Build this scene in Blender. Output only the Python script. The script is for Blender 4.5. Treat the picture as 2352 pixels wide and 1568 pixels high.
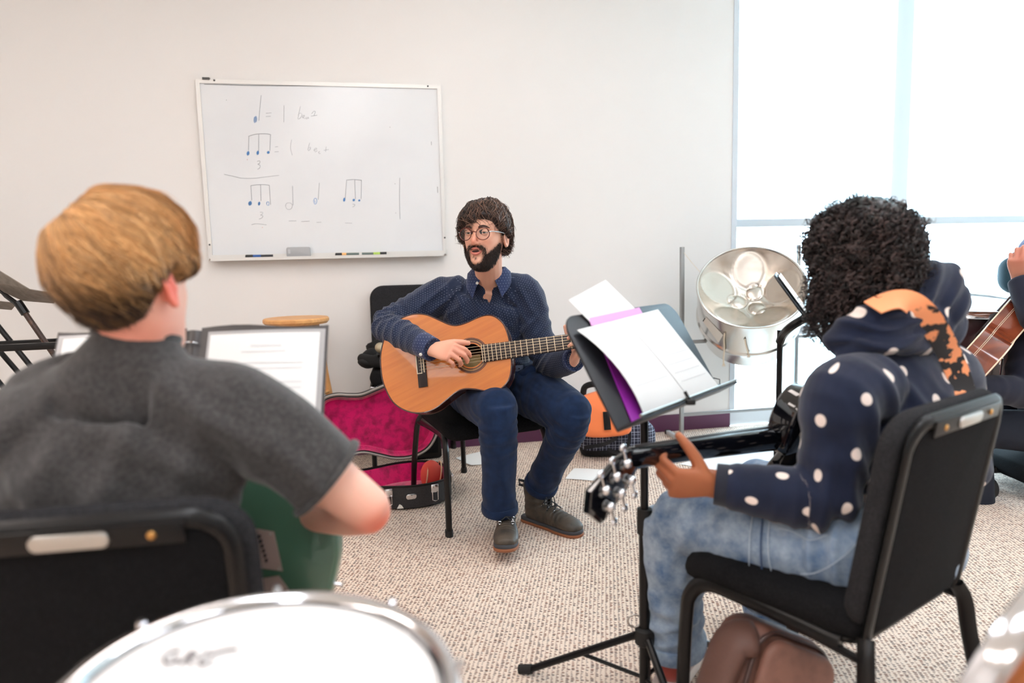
import bpy, bmesh, math, random
import numpy as np
from mathutils import Vector, Matrix

for o in list(bpy.data.objects):
    bpy.data.objects.remove(o)
random.seed(7)
RNG = np.random.default_rng(11)
SC = bpy.context.scene
COL = SC.collection
PI = math.pi
R = math.radians

# ------------------------------------------------------------------ camera
CAM_H, PITCH, ROLL, FPX = 1.06, R(6.6), R(1.43), 1568.0
FWD = np.array([0, math.cos(PITCH), -math.sin(PITCH)])
_u0 = np.cross(np.array([1., 0, 0]), FWD)
RGT = math.cos(ROLL) * np.array([1., 0, 0]) - math.sin(ROLL) * _u0
UPV = math.sin(ROLL) * np.array([1., 0, 0]) + math.cos(ROLL) * _u0
CPOS = np.array([0, 0, CAM_H])
cam = bpy.data.cameras.new('camera')
cam.sensor_width = 36.0
cam.lens = FPX / 2352 * 36.0
cam.clip_start = 0.05
cam.dof.use_dof = True
cam.dof.focus_distance = 2.52
cam.dof.aperture_fstop = 2.0
cam_ob = bpy.data.objects.new('camera', cam)
COL.objects.link(cam_ob)
cam_ob.matrix_world = Matrix(((RGT[0], UPV[0], -FWD[0], 0), (RGT[1], UPV[1], -FWD[1], 0),
                              (RGT[2], UPV[2], -FWD[2], CAM_H), (0, 0, 0, 1)))
SC.camera = cam_ob

# ------------------------------------------------------------------ world, exposure
SC.view_settings.view_transform = 'Standard'
SC.view_settings.look = 'None'
SC.view_settings.gamma = 1
SC.view_settings.use_curve_mapping = False
SC.view_settings.exposure = 0.52
world = bpy.data.worlds.new('overcast_sky')
SC.world = world
world.use_nodes = True
bg = world.node_tree.nodes['Background']
bg.inputs[0].default_value = (0.62, 0.83, 1.0, 1)
bg.inputs[1].default_value = 15.0
SC.cycles.max_bounces = 8
SC.cycles.diffuse_bounces = 5
SC.cycles.glossy_bounces = 4
SC.cycles.transmission_bounces = 6
SC.cycles.transparent_max_bounces = 8
SC.cycles.caustics_reflective = False
SC.cycles.caustics_refractive = False
SC.cycles.sample_clamp_indirect = 6
SC.cycles.use_denoising = True
CEILING_LAMP_POWER = 9.0     # radiance of the ceiling fixtures' diffusers

def at(px, py, y):
    """the world point at depth y (world Y) that the photograph shows at px, py"""
    v = FWD + RGT * ((px - 1176) / FPX) - UPV * ((py - 784) / FPX)
    return CPOS + v * (y / v[1])

def fl(px, py, z=0.0):
    v = FWD + RGT * ((px - 1176) / FPX) - UPV * ((py - 784) / FPX)
    return CPOS + v * ((z - CAM_H) / v[2])

# ------------------------------------------------------------------ helpers
def lin(c):
    return tuple(((x / 255) / 12.92 if x / 255 <= 0.04045 else ((x / 255 + 0.055) / 1.055) ** 2.4) for x in c)

def N_(v):
    v = np.asarray(v, float)
    return v / (np.linalg.norm(v) + 1e-12)

def catmull(pts, sub, closed=False):
    P = np.asarray(pts, float)
    n = len(P)
    out = []
    rng = range(n) if closed else range(n - 1)
    for i in rng:
        if closed:
            p0, p1, p2, p3 = P[i - 1], P[i], P[(i + 1) % n], P[(i + 2) % n]
        else:
            p1, p2 = P[i], P[i + 1]
            p0 = P[i - 1] if i > 0 else 2 * p1 - p2
            p3 = P[i + 2] if i + 2 < n else 2 * p2 - p1
        for k in range(sub):
            t = k / sub
            out.append(0.5 * ((2 * p1) + (-p0 + p2) * t + (2 * p0 - 5 * p1 + 4 * p2 - p3) * t * t + (-p0 + 3 * p1 - 3 * p2 + p3) * t ** 3))
    if not closed:
        out.append(P[-1])
    return np.array(out)

def frames(P, ref=None, closed=False):
    P = np.asarray(P, float)
    n = len(P)
    T = np.zeros_like(P)
    for i in range(n):
        a = P[(i - 1) % n] if closed else P[max(i - 1, 0)]
        b = P[(i + 1) % n] if closed else P[min(i + 1, n - 1)]
        T[i] = N_(b - a)
    X = np.zeros_like(P)
    if ref is not None:
        for i in range(n):
            rr = np.asarray(ref[i] if np.ndim(ref) == 2 else ref, float)
            X[i] = N_(rr - T[i] * (rr @ T[i]))
    else:
        h = np.array([0, 0, 1.]) if abs(T[0][2]) < 0.9 else np.array([1., 0, 0])
        x = N_(h - T[0] * (h @ T[0]))
        for i in range(n):
            x = N_(x - T[i] * (x @ T[i]))
            X[i] = x
    Y = np.cross(T, X)
    return T, X, Y

class MB:
    """collects shapes; build() links them as ONE mesh object"""
    def __init__(s):
        s.v, s.f = [], []
    def add(s, v, f):
        o = len(s.v)
        s.v.extend([tuple(float(c) for c in p) for p in v])
        s.f.extend([tuple(int(i) + o for i in q) for q in f])
        return s
    def xf(s, M, start=0):
        M = np.array(M)
        for i in range(start, len(s.v)):
            p = M @ np.array([*s.v[i], 1.0])
            s.v[i] = (p[0], p[1], p[2])
        return s
    def map(s, fn, start=0):
        for i in range(start, len(s.v)):
            s.v[i] = tuple(fn(*s.v[i]))
        return s
    def box(s, c, size, bev=0.0, M=None, seg=2):
        bm = bmesh.new()
        bmesh.ops.create_cube(bm, size=1)
        for v in bm.verts:
            v.co = Vector((v.co.x * size[0], v.co.y * size[1], v.co.z * size[2]))
        if bev > 0:
            bmesh.ops.bevel(bm, geom=bm.edges[:], offset=bev, segments=seg, profile=0.5, affect='EDGES')
        k = len(s.v)
        bm.verts.index_update()
        s.add([v.co + Vector(c) if M is None else v.co for v in bm.verts], [[v.index for v in f.verts] for f in bm.faces])
        bm.free()
        if M is not None:
            s.xf(Matrix.Translation(Vector(c)) @ M if len(M) == 3 or True else M, k)
        return s
    def tube(s, pts, r, seg=10, closed=False, caps=True, ref=None, rx=None):
        P = np.asarray(pts, float)
        n = len(P)
        rr = np.full(n, r, float) if np.ndim(r) == 0 else np.asarray(r, float)
        r2 = rr if rx is None else (np.full(n, rx, float) if np.ndim(rx) == 0 else np.asarray(rx, float))
        T, X, Y = frames(P, ref, closed)
        V, Fc = [], []
        for i in range(n):
            for k in range(seg):
                a = 2 * PI * k / seg
                V.append(P[i] + X[i] * math.cos(a) * rr[i] + Y[i] * math.sin(a) * r2[i])
        m = n if closed else n - 1
        for i in range(m):
            j = (i + 1) % n
            for k in range(seg):
                l = (k + 1) % seg
                Fc.append((i * seg + k, i * seg + l, j * seg + l, j * seg + k))
        if caps and not closed:
            Fc.append(tuple(range(seg - 1, -1, -1)))
            Fc.append(tuple((n - 1) * seg + k for k in range(seg)))
        return s.add(V, Fc)
    def limb(s, pts, rad, ref=None, sub=5, seg=18, cap=0.6, power=2.0):
        """smooth tapered closed body; rad = r or (rx, ry); rx lies along ref"""
        P = catmull(pts, sub)
        rr = np.array([(q, q) if np.ndim(q) == 0 else q for q in rad], float)
        Q = catmull(rr, sub)
        rf = None
        if ref is not None:
            rf = np.asarray(ref, float)
            if rf.ndim == 2:
                rf = catmull(rf, sub)
        T, X, Y = frames(P, rf)
        V, Fc = [], []
        ring = []
        def put(c, x, y, a, b):
            k0 = len(V)
            for k in range(seg):
                t = 2 * PI * k / seg
                ct, st = math.cos(t), math.sin(t)
                if power != 2.0:
                    ct = math.copysign(abs(ct) ** (2 / power), ct)
                    st = math.copysign(abs(st) ** (2 / power), st)
                V.append(c + x * ct * a + y * st * b)
            ring.append(k0)
        if cap > 0:
            for q in (0.2, 0.6, 0.9):
                h = math.sqrt(1 - q * q)
                put(P[0] - T[0] * cap * min(Q[0]) * h, X[0], Y[0], Q[0][0] * q, Q[0][1] * q)
        for i in range(len(P)):
            put(P[i], X[i], Y[i], *Q[i])
        if cap > 0:
            for q in (0.9, 0.6, 0.2):
                h = math.sqrt(1 - q * q)
                put(P[-1] + T[-1] * cap * min(Q[-1]) * h, X[-1], Y[-1], Q[-1][0] * q, Q[-1][1] * q)
        for a, b in zip(ring[:-1], ring[1:]):
            for k in range(seg):
                l = (k + 1) % seg
                Fc.append((a + k, a + l, b + l, b + k))
        Fc.append(tuple(ring[0] + k for k in range(seg - 1, -1, -1)))
        Fc.append(tuple(ring[-1] + k for k in range(seg)))
        return s.add(V, Fc)
    def ball(s, c, r, seg=16, rings=10, M=None):
        r = (r, r, r) if np.ndim(r) == 0 else r
        V, Fc = [], []
        for i in range(rings + 1):
            t = PI * i / rings
            for k in range(seg):
                a = 2 * PI * k / seg
                p = np.array([math.sin(t) * math.cos(a) * r[0], math.sin(t) * math.sin(a) * r[1], math.cos(t) * r[2]])
                if M is not None:
                    p = np.array(M)[:3, :3] @ p
                V.append(p + np.asarray(c, float))
        for i in range(rings):
            for k in range(seg):
                l = (k + 1) % seg
                Fc.append((i * seg + k, (i + 1) * seg + k, (i + 1) * seg + l, i * seg + l))
        return s.add(V, Fc)
    def lathe(s, prof, seg=48, c=(0, 0, 0), closed=False):
        V, Fc = [], []
        n = len(prof)
        for (r, z) in prof:
            for k in range(seg):
                a = 2 * PI * k / seg
                V.append((c[0] + r * math.cos(a), c[1] + r * math.sin(a), c[2] + z))
        for i in range(n if closed else n - 1):
            j = (i + 1) % n
            for k in range(seg):
                l = (k + 1) % seg
                Fc.append((i * seg + k, i * seg + l, j * seg + l, j * seg + k))
        if not closed:
            if prof[0][0] > 1e-6:
                Fc.append(tuple(range(seg - 1, -1, -1)))
            if prof[-1][0] > 1e-6:
                Fc.append(tuple((n - 1) * seg + k for k in range(seg)))
        return s.add(V, Fc)
    def slab(s, out, z0, z1, bev=0.0):
        """extruded 2-D outline (ccw) with chamfered rims"""
        o = np.asarray(out, float)
        n = len(o)
        if bev > 0:
            i = offset(o, bev)
            rings = [(i, z0), (offset(o, bev * .3), z0 + bev * .3), (o, z0 + bev), (o, z1 - bev), (offset(o, bev * .3), z1 - bev * .3), (i, z1)]
        else:
            rings = [(o, z0), (o, z1)]
        V = [(p[0], p[1], z) for q, z in rings for p in q]
        Fc = []
        for a in range(len(rings) - 1):
            for k in range(n):
                l = (k + 1) % n
                Fc.append((a * n + k, a * n + l, (a + 1) * n + l, (a + 1) * n + k))
        Fc.append(tuple(range(n - 1, -1, -1)))
        Fc.append(tuple((len(rings) - 1) * n + k for k in range(n)))
        return s.add(V, Fc)
    def pad(s, out, t, bev, inner=5, dome=0.0):
        """upholstered pad: outline with rounded rim, both faces split in rings so that it can be bent"""
        o = np.asarray(out, float)
        n = len(o)
        c = o.mean(0)
        rings = []
        for k in range(inner):
            q = (k + 0.4) / inner
            rings.append((c + (offset(o, bev) - c) * q, -t / 2 - dome * (1 - q * q)))
        for a in (0, 30, 60, 90):
            rings.append((offset(o, bev * (1 - math.sin(R(a)))), -t / 2 + bev * (1 - math.cos(R(a)))))
        for a in (90, 60, 30, 0):
            rings.append((offset(o, bev * (1 - math.sin(R(a)))), t / 2 - bev * (1 - math.cos(R(a)))))
        for k in range(inner - 1, -1, -1):
            q = (k + 0.4) / inner
            rings.append((c + (offset(o, bev) - c) * q, t / 2 + dome * (1 - q * q)))
        V = [(p[0], p[1], z) for q, z in rings for p in q]
        Fc = []
        for a in range(len(rings) - 1):
            for k in range(n):
                l = (k + 1) % n
                Fc.append((a * n + k, a * n + l, (a + 1) * n + l, (a + 1) * n + k))
        Fc.append(tuple(range(n - 1, -1, -1)))
        Fc.append(tuple((len(rings) - 1) * n + k for k in range(n)))
        return s.add(V, Fc)
    def sheet(s, grid, t=0.0006):
        """thin solid from an (a, b, 3) grid of points"""
        G = np.asarray(grid, float)
        a, b = G.shape[:2]
        du = np.gradient(G, axis=0)
        dv = np.gradient(G, axis=1)
        nn = np.cross(du, dv)
        nn /= np.linalg.norm(nn, axis=2, keepdims=True) + 1e-12
        V = list((G + nn * t / 2).reshape(-1, 3)) + list((G - nn * t / 2).reshape(-1, 3))
        m = a * b
        Fc = []
        for i in range(a - 1):
            for j in range(b - 1):
                q = (i * b + j, (i + 1) * b + j, (i + 1) * b + j + 1, i * b + j + 1)
                Fc.append(q)
                Fc.append(tuple(m + x for x in q[::-1]))
        rim = [i * b for i in range(a)] + [(a - 1) * b + j for j in range(1, b)] + [i * b + b - 1 for i in range(a - 2, -1, -1)] + [j for j in range(b - 2, 0, -1)]
        for k in range(len(rim)):
            p, q = rim[k], rim[(k + 1) % len(rim)]
            Fc.append((p, p + m, q + m, q))
        return s.add(V, Fc)
    def ribbon(s, pts, nrm, w, t=0.003, sub=6):
        P = catmull(pts, sub)
        Nn = catmull(nrm, sub)
        T, _, _ = frames(P, np.array([0.3, 0.2, 1]))
        G = []
        for i in range(len(P)):
            side = N_(np.cross(T[i], N_(Nn[i])))
            G.append([P[i] - side * w / 2, P[i] - side * w / 6, P[i] + side * w / 6, P[i] + side * w / 2])
        return s.sheet(G, t)
    def build(s, name, mat, parent=None, smooth=35, local=False):
        me = bpy.data.meshes.new(name)
        v = s.v
        if parent is not None and not local:
            L = world_loc(parent)
            v = [(p[0] - L[0], p[1] - L[1], p[2] - L[2]) for p in v]
        me.from_pydata(v, [], s.f)
        bm = bmesh.new()
        bm.from_mesh(me)
        bmesh.ops.recalc_face_normals(bm, faces=bm.faces)
        bm.to_mesh(me)
        bm.free()
        if smooth:
            me.polygons.foreach_set('use_smooth', [True] * len(me.polygons))
            me.set_sharp_from_angle(angle=R(smooth))
        me.materials.append(mat)
        o = bpy.data.objects.new(name, me)
        COL.objects.link(o)
        o.parent = parent
        return o

def offset(o, d):
    o = np.asarray(o, float)
    if d == 0:
        return o
    a = o - np.roll(o, 1, 0)
    b = np.roll(o, -1, 0) - o
    na = np.stack([-a[:, 1], a[:, 0]], 1)
    nb = np.stack([-b[:, 1], b[:, 0]], 1)
    na /= np.linalg.norm(na, axis=1, keepdims=True) + 1e-12
    nb /= np.linalg.norm(nb, axis=1, keepdims=True) + 1e-12
    m = na + nb
    m /= np.linalg.norm(m, axis=1, keepdims=True) + 1e-12
    return o + m * d

def rrect(w, h, r, n=6, c=(0, 0)):
    out = []
    for cx, cy, a0 in ((w / 2 - r, h / 2 - r, 0), (-w / 2 + r, h / 2 - r, 90), (-w / 2 + r, -h / 2 + r, 180), (w / 2 - r, -h / 2 + r, 270)):
        for k in range(n + 1):
            a = R(a0 + 90 * k / n)
            out.append((c[0] + cx + r * math.cos(a), c[1] + cy + r * math.sin(a)))
    return np.array(out)

def circle(r, n=32, c=(0, 0)):
    return np.array([(c[0] + r * math.cos(2 * PI * k / n), c[1] + r * math.sin(2 * PI * k / n)) for k in range(n)])

def world_loc(o):
    l = np.zeros(3)
    while o is not None:
        l = l + np.array(o.location)
        o = o.parent
    return l

def tag(o, label=None, cat=None, group=None, kind=None):
    if label: o['label'] = label
    if cat: o['category'] = cat
    if group: o['group'] = group
    if kind: o['kind'] = kind
    return o

def thing(name, label, cat, loc=(0, 0, 0), rz=0.0, group=None, rot=None, scale=1.0):
    o = bpy.data.objects.new(name, None)
    o.empty_display_size = 0.05
    COL.objects.link(o)
    o.location = Vector([float(c) for c in loc])
    o.rotation_euler = rot if rot is not None else (0, 0, rz)
    o.scale = (scale, scale, scale)
    return tag(o, label, cat, group)

def frame_rot(x, y, z):
    """euler of the frame whose axes are x, y, z"""
    return Matrix(((x[0], y[0], z[0]), (x[1], y[1], z[1]), (x[2], y[2], z[2]))).to_euler()

def copy_tree(o, parent=None):
    c = o.copy()
    COL.objects.link(c)
    c.parent = parent
    for ch in list(o.children):
        copy_tree(ch, c)
    return c

# ------------------------------------------------------------------ materials
def M(name, rgb, rough=0.6, metal=0.0, spec=0.5, bump=None, var=None, sheen=0.0, coat=0.0, sss=0.0, trans=0.0, aniso=None):
    m = bpy.data.materials.new(name)
    m.use_nodes = True
    nt = m.node_tree
    b = nt.nodes['Principled BSDF']
    b.inputs['Base Color'].default_value = (*lin(rgb), 1)
    b.inputs['Roughness'].default_value = rough
    b.inputs['Metallic'].default_value = metal
    b.inputs['Specular IOR Level'].default_value = spec
    if sheen: 
        b.inputs['Sheen Weight'].default_value = sheen
        b.inputs['Sheen Roughness'].default_value = 0.5
    if coat: b.inputs['Coat Weight'].default_value = coat
    if sss:
        b.inputs['Subsurface Weight'].default_value = sss
        b.inputs['Subsurface Radius'].default_value = (0.9, 0.35, 0.2)
        b.inputs['Subsurface Scale'].default_value = 0.008
    if trans: b.inputs['Transmission Weight'].default_value = trans
    tc = None
    def coord(scale3=None):
        nonlocal tc
        if tc is None:
            tc = nt.nodes.new('ShaderNodeTexCoord')
        if scale3 is None:
            return tc.outputs['Object']
        mp = nt.nodes.new('ShaderNodeMapping')
        mp.inputs['Scale'].default_value = scale3
        nt.links.new(tc.outputs['Object'], mp.inputs['Vector'])
        return mp.outputs['Vector']
    if var:   # (scale, rgb2, lo, hi[, scale3])
        n = nt.nodes.new('ShaderNodeTexNoise')
        n.inputs['Scale'].default_value = var[0]
        n.inputs['Detail'].default_value = 4
        nt.links.new(coord(var[4] if len(var) > 4 else None), n.inputs['Vector'])
        r = nt.nodes.new('ShaderNodeValToRGB')
        r.color_ramp.elements[0].position = var[2]
        r.color_ramp.elements[0].color = (*lin(rgb), 1)
        r.color_ramp.elements[1].position = var[3]
        r.color_ramp.elements[1].color = (*lin(var[1]), 1)
        nt.links.new(n.outputs['Fac'], r.inputs['Fac'])
        nt.links.new(r.outputs['Color'], b.inputs['Base Color'])
    if bump:  # (scale, strength[, scale3])
        n = nt.nodes.new('ShaderNodeTexNoise')
        n.inputs['Scale'].default_value = bump[0]
        n.inputs['Detail'].default_value = 3
        nt.links.new(coord(bump[2] if len(bump) > 2 else None), n.inputs['Vector'])
        bp = nt.nodes.new('ShaderNodeBump')
        bp.inputs['Strength'].default_value = bump[1]
        bp.inputs['Distance'].default_value = 0.002
        nt.links.new(n.outputs['Fac'], bp.inputs['Height'])
        nt.links.new(bp.outputs['Normal'], b.inputs['Normal'])
    return m

def nodes_of(m):
    nt = m.node_tree
    return nt, nt.nodes['Principled BSDF']

def emit(name, rgb, strength):
    m = bpy.data.materials.new(name)
    m.use_nodes = True
    nt = m.node_tree
    nt.nodes.remove(nt.nodes['Principled BSDF'])
    e = nt.nodes.new('ShaderNodeEmission')
    e.inputs[0].default_value = (*rgb, 1)
    e.inputs[1].default_value = strength
    nt.links.new(e.outputs[0], nt.nodes['Material Output'].inputs[0])
    return m

def mathn(nt, op, a, b=None, c=None):
    n = nt.nodes.new('ShaderNodeMath')
    n.operation = op
    for i, x in enumerate((a, b, c)):
        if x is None: continue
        if isinstance(x, (int, float)): n.inputs[i].default_value = x
        else: nt.links.new(x, n.inputs[i])
    return n.outputs[0]

def mixc(nt, fac, a, b):
    n = nt.nodes.new('ShaderNodeMix')
    n.data_type = 'RGBA'
    for k, x in ((0, fac), (6, a), (7, b)):
        if isinstance(x, (int, float)): n.inputs[k].default_value = x
        elif isinstance(x, tuple): n.inputs[k].default_value = (*x, 1) if len(x) == 3 else x
        else: nt.links.new(x, n.inputs[k])
    return n.outputs[2]

BLACK_STEEL = M('black_painted_steel', (10, 10, 11), 0.32, spec=0.32)
BLACK_FABRIC = M('black_woven_fabric', (17, 17, 18), 0.95, spec=0.15, bump=(900, 0.35), var=(300, (32, 32, 34), 0.45, 0.75))
GREY_FABRIC = M('charcoal_rim_fabric', (32, 32, 34), 0.95, spec=0.15, bump=(900, 0.35), var=(400, (58, 58, 60), 0.4, 0.75))
CHROME = M('chrome', (225, 225, 228), 0.12, 1.0)
SATIN = M('brushed_steel', (190, 188, 184), 0.3, 1.0)
BRASS = M('brass_bolt', (200, 150, 90), 0.3, 1.0)
RUBBER = M('black_rubber', (20, 20, 20), 0.7)
WHITE_PLASTIC = M('white_plastic', (235, 235, 232), 0.4)
# ------------------------------------------------------------------ room shell
WALL_A = np.array([-0.328, 3.885, 0.0])
WANG = R(11.07)
WU = np.array([math.cos(WANG), math.sin(WANG), 0])
WN = np.array([WU[1], -WU[0], 0])          # towards the room
def wl(u, z, out=0.0):
    return WALL_A + WU * u + WN * out + np.array([0, 0, z])

def wall_box(mb, u0, u1, z0, z1, o0, o1):
    P = [wl(u, z, o) for z in (z0, z1) for (u, o) in ((u0, o0), (u1, o0), (u1, o1), (u0, o1))]
    return mb.add(P, [(0, 1, 2, 3), (7, 6, 5, 4), (0, 4, 5, 1), (1, 5, 6, 2), (2, 6, 7, 3), (3, 7, 4, 0)])

wall_m = M('cream_wall_paint', (233, 231, 229), 0.75, spec=0.25, bump=(160, 0.05), var=(0.9, (230, 228, 226), 0.4, 0.6))
ceil_m = M('white_ceiling', (240, 238, 232), 0.9)
plum = M('plum_vinyl_baseboard', (88, 44, 76), 0.45, bump=(200, 0.05))
frame_m = M('white_window_frame', (206, 213, 220), 0.45)

# carpet: looped weave, rows of small dark gaps
carpet = M('woven_loop_carpet', (214, 196, 176), 0.95, spec=0.1)
nt, b = nodes_of(carpet)
tc = nt.nodes.new('ShaderNodeTexCoord')
mp = nt.nodes.new('ShaderNodeMapping')
mp.inputs['Rotation'].default_value = (0, 0, R(8))
nt.links.new(tc.outputs['Object'], mp.inputs['Vector'])
wob = nt.nodes.new('ShaderNodeTexNoise'); wob.inputs['Scale'].default_value = 14
nt.links.new(mp.outputs[0], wob.inputs['Vector'])
sc1 = nt.nodes.new('ShaderNodeMapping'); sc1.inputs['Scale'].default_value = (80, 138, 1)
nt.links.new(mp.outputs[0], sc1.inputs['Vector'])
vor = nt.nodes.new('ShaderNodeTexVoronoi'); vor.voronoi_dimensions = '2D'
vor.inputs['Scale'].default_value = 1.0; vor.inputs['Randomness'].default_value = 0.36
nt.links.new(sc1.outputs[0], vor.inputs['Vector'])
sep = nt.nodes.new('ShaderNodeSeparateColor')
nt.links.new(vor.outputs['Color'], sep.inputs[0])
size = mathn(nt, 'MULTIPLY_ADD', sep.outputs[0], 0.26, 0.14)
dot = nt.nodes.new('ShaderNodeMapRange'); dot.interpolation_type = 'SMOOTHSTEP'
nt.links.new(mathn(nt, 'SUBTRACT', vor.outputs['Distance'], size), dot.inputs['Value'])
dot.inputs['From Min'].default_value = -0.08; dot.inputs['From Max'].default_value = 0.12
big = nt.nodes.new('ShaderNodeTexNoise'); big.inputs['Scale'].default_value = 2.2; big.inputs['Detail'].default_value = 5
nt.links.new(mp.outputs[0], big.inputs['Vector'])
fine = nt.nodes.new('ShaderNodeTexNoise'); fine.inputs['Scale'].default_value = 240
nt.links.new(mp.outputs[0], fine.inputs['Vector'])
yarn = mixc(nt, fine.outputs['Fac'], lin((220, 196, 174)), lin((246, 234, 222)))
base = mixc(nt, mathn(nt, 'MULTIPLY', big.outputs['Fac'], 0.35), yarn, lin((222, 202, 184)))
hole = mixc(nt, sep.outputs[1], lin((150, 110, 92)), lin((104, 96, 94)))
nt.links.new(mixc(nt, dot.outputs[0], hole, base), b.inputs['Base Color'])
bp = nt.nodes.new('ShaderNodeBump'); bp.inputs['Strength'].default_value = 0.5; bp.inputs['Distance'].default_value = 0.003
nt.links.new(dot.outputs[0], bp.inputs['Height'])
nt.links.new(bp.outputs[0], b.inputs['Normal'])

RX0, RX1, RY0, CH = -3.6, 4.6, -3.2, 3.0
def wall_y(x):
    return WALL_A[1] + (x - WALL_A[0]) * math.tan(WANG)
mb = MB()
mb.add([(RX0, RY0, 0), (RX1, RY0, 0), (RX1, wall_y(RX1), 0), (RX0, wall_y(RX0), 0), (RX0, RY0, -.1), (RX1, RY0, -.1), (RX1, wall_y(RX1), -.1), (RX0, wall_y(RX0), -.1)],
       [(0, 1, 2, 3), (7, 6, 5, 4), (0, 4, 5, 1), (1, 5, 6, 2), (2, 6, 7, 3), (3, 7, 4, 0)])
tag(mb.build('floor', carpet, smooth=0), 'tan woven loop carpet', kind='structure')
mb = MB()
mb.add([(RX0, RY0, CH), (RX1, RY0, CH), (RX1, wall_y(RX1) + .15, CH), (RX0, wall_y(RX0) + .15, CH), (RX0, RY0, CH + .1), (RX1, RY0, CH + .1), (RX1, wall_y(RX1) + .15, CH + .1), (RX0, wall_y(RX0) + .15, CH + .1)],
       [(3, 2, 1, 0), (4, 5, 6, 7), (0, 1, 5, 4), (1, 2, 6, 5), (2, 3, 7, 6), (3, 0, 4, 7)])
tag(mb.build('ceiling', ceil_m, smooth=0), kind='structure')

uL = (RX0 - WALL_A[0]) / WU[0]
uR = (RX1 - WALL_A[0]) / WU[0]
U_WIN0, U_WIN1, Z_WIN0, Z_WIN1 = 1.715, 4.72, 0.105, 2.86
mb = MB()
wall_box(mb, uL, U_WIN0, 0, CH, -0.14, 0)
wall_box(mb, U_WIN0, U_WIN1, Z_WIN1, CH, -0.14, 0)
wall_box(mb, U_WIN1, uR, 0, CH, -0.14, 0)
tag(mb.build('wall_back', wall_m, smooth=0), 'cream painted wall behind the whiteboard', kind='structure')
mb = MB(); mb.box((RX0 - .06, (RY0 + wall_y(RX0)) / 2, CH / 2), (.12, wall_y(RX0) - RY0, CH))
tag(mb.build('wall_left', wall_m, smooth=0), kind='structure')
mb = MB(); mb.box((RX1 + .06, (RY0 + wall_y(RX1)) / 2, CH / 2), (.12, wall_y(RX1) - RY0, CH))
tag(mb.build('wall_right', wall_m, smooth=0), kind='structure')
mb = MB(); mb.box(((RX0 + RX1) / 2, RY0 - .06, CH / 2), (RX1 - RX0, .12, CH))
tag(mb.build('wall_front', wall_m, smooth=0), kind='structure')
mb = MB(); wall_box(mb, uL + .02, U_WIN0, 0.0, 0.102, 0.0, 0.012)
tag(mb.build('baseboard_back', plum, smooth=0), kind='structure')

# window: floor-to-ceiling glazing with curb, jamb, mullion and rail
win = bpy.data.objects.new('window_1', None); COL.objects.link(win); win['kind'] = 'structure'
tag(win, 'tall glazed window beside the cream wall')
mb = MB(); wall_box(mb, U_WIN0, U_WIN1, 0.0, 0.105, -0.13, -0.01)
mb.build('sill', frame_m, win, 0)
mb = MB(); wall_box(mb, U_WIN0, U_WIN0 + .035, .105, Z_WIN1, -0.12, 0.004)
mb.build('jamb', frame_m, win, 0)
mb = MB(); wall_box(mb, U_WIN1 - .05, U_WIN1, .105, Z_WIN1, -0.12, -0.01)
mb.build('jamb', frame_m, win, 0)
for k, u in enumerate((2.86, 4.02)):
    mb = MB(); wall_box(mb, u, u + .125, .105, Z_WIN1, -0.12, -0.05)
    mb.build('mullion', frame_m, win, 0)
mb = MB(); wall_box(mb, U_WIN0 + .035, U_WIN1 - .05, Z_WIN1 - .06, Z_WIN1, -0.12, -0.03)
mb.build('head_rail', frame_m, win, 0)
glass = bpy.data.materials.new('clear_glass'); glass.use_nodes = True
nt = glass.node_tree; nt.nodes.remove(nt.nodes['Principled BSDF'])
tr = nt.nodes.new('ShaderNodeBsdfTransparent'); tr.inputs[0].default_value = (.97, .99, .99, 1)
gl = nt.nodes.new('ShaderNodeBsdfGlossy'); gl.inputs['Roughness'].default_value = 0.02
mx = nt.nodes.new('ShaderNodeMixShader'); mx.inputs[0].default_value = 0.05
nt.links.new(tr.outputs[0], mx.inputs[1]); nt.links.new(gl.outputs[0], mx.inputs[2])
nt.links.new(mx.outputs[0], nt.nodes['Material Output'].inputs[0])
for (u0, u1) in ((U_WIN0 + .035, 2.86), (2.985, 4.02), (4.145, U_WIN1 - .05)):
    mb = MB(); wall_box(mb, u0, u1, .105, Z_WIN1 - .06, -0.092, -0.086)
    mb.build('pane', glass, win, 0)
    mb = MB(); wall_box(mb, u0, u1, .545, .605, -0.115, -0.07)
    mb.build('transom', frame_m, win, 0)

# roller shades: translucent woven cloth hanging to mid height
shade_m = bpy.data.materials.new('white_shade_cloth'); shade_m.use_nodes = True
nt = shade_m.node_tree; nt.nodes.remove(nt.nodes['Principled BSDF'])
d1 = nt.nodes.new('ShaderNodeBsdfDiffuse'); d1.inputs[0].default_value = (.86, .88, .88, 1)
d2 = nt.nodes.new('ShaderNodeBsdfTranslucent'); d2.inputs[0].default_value = (.86, .89, .90, 1)
d3 = nt.nodes.new('ShaderNodeBsdfTransparent')
m1 = nt.nodes.new('ShaderNodeMixShader'); m1.inputs[0].default_value = 0.45
m2 = nt.nodes.new('ShaderNodeMixShader'); m2.inputs[0].default_value = 0.16
nt.links.new(d1.outputs[0], m1.inputs[1]); nt.links.new(d2.outputs[0], m1.inputs[2])
nt.links.new(m1.outputs[0], m2.inputs[1]); nt.links.new(d3.outputs[0], m2.inputs[2])
nt.links.new(m2.outputs[0], nt.nodes['Material Output'].inputs[0])
rail_m = M('pale_shade_rail', (194, 203, 210), 0.5)
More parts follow.
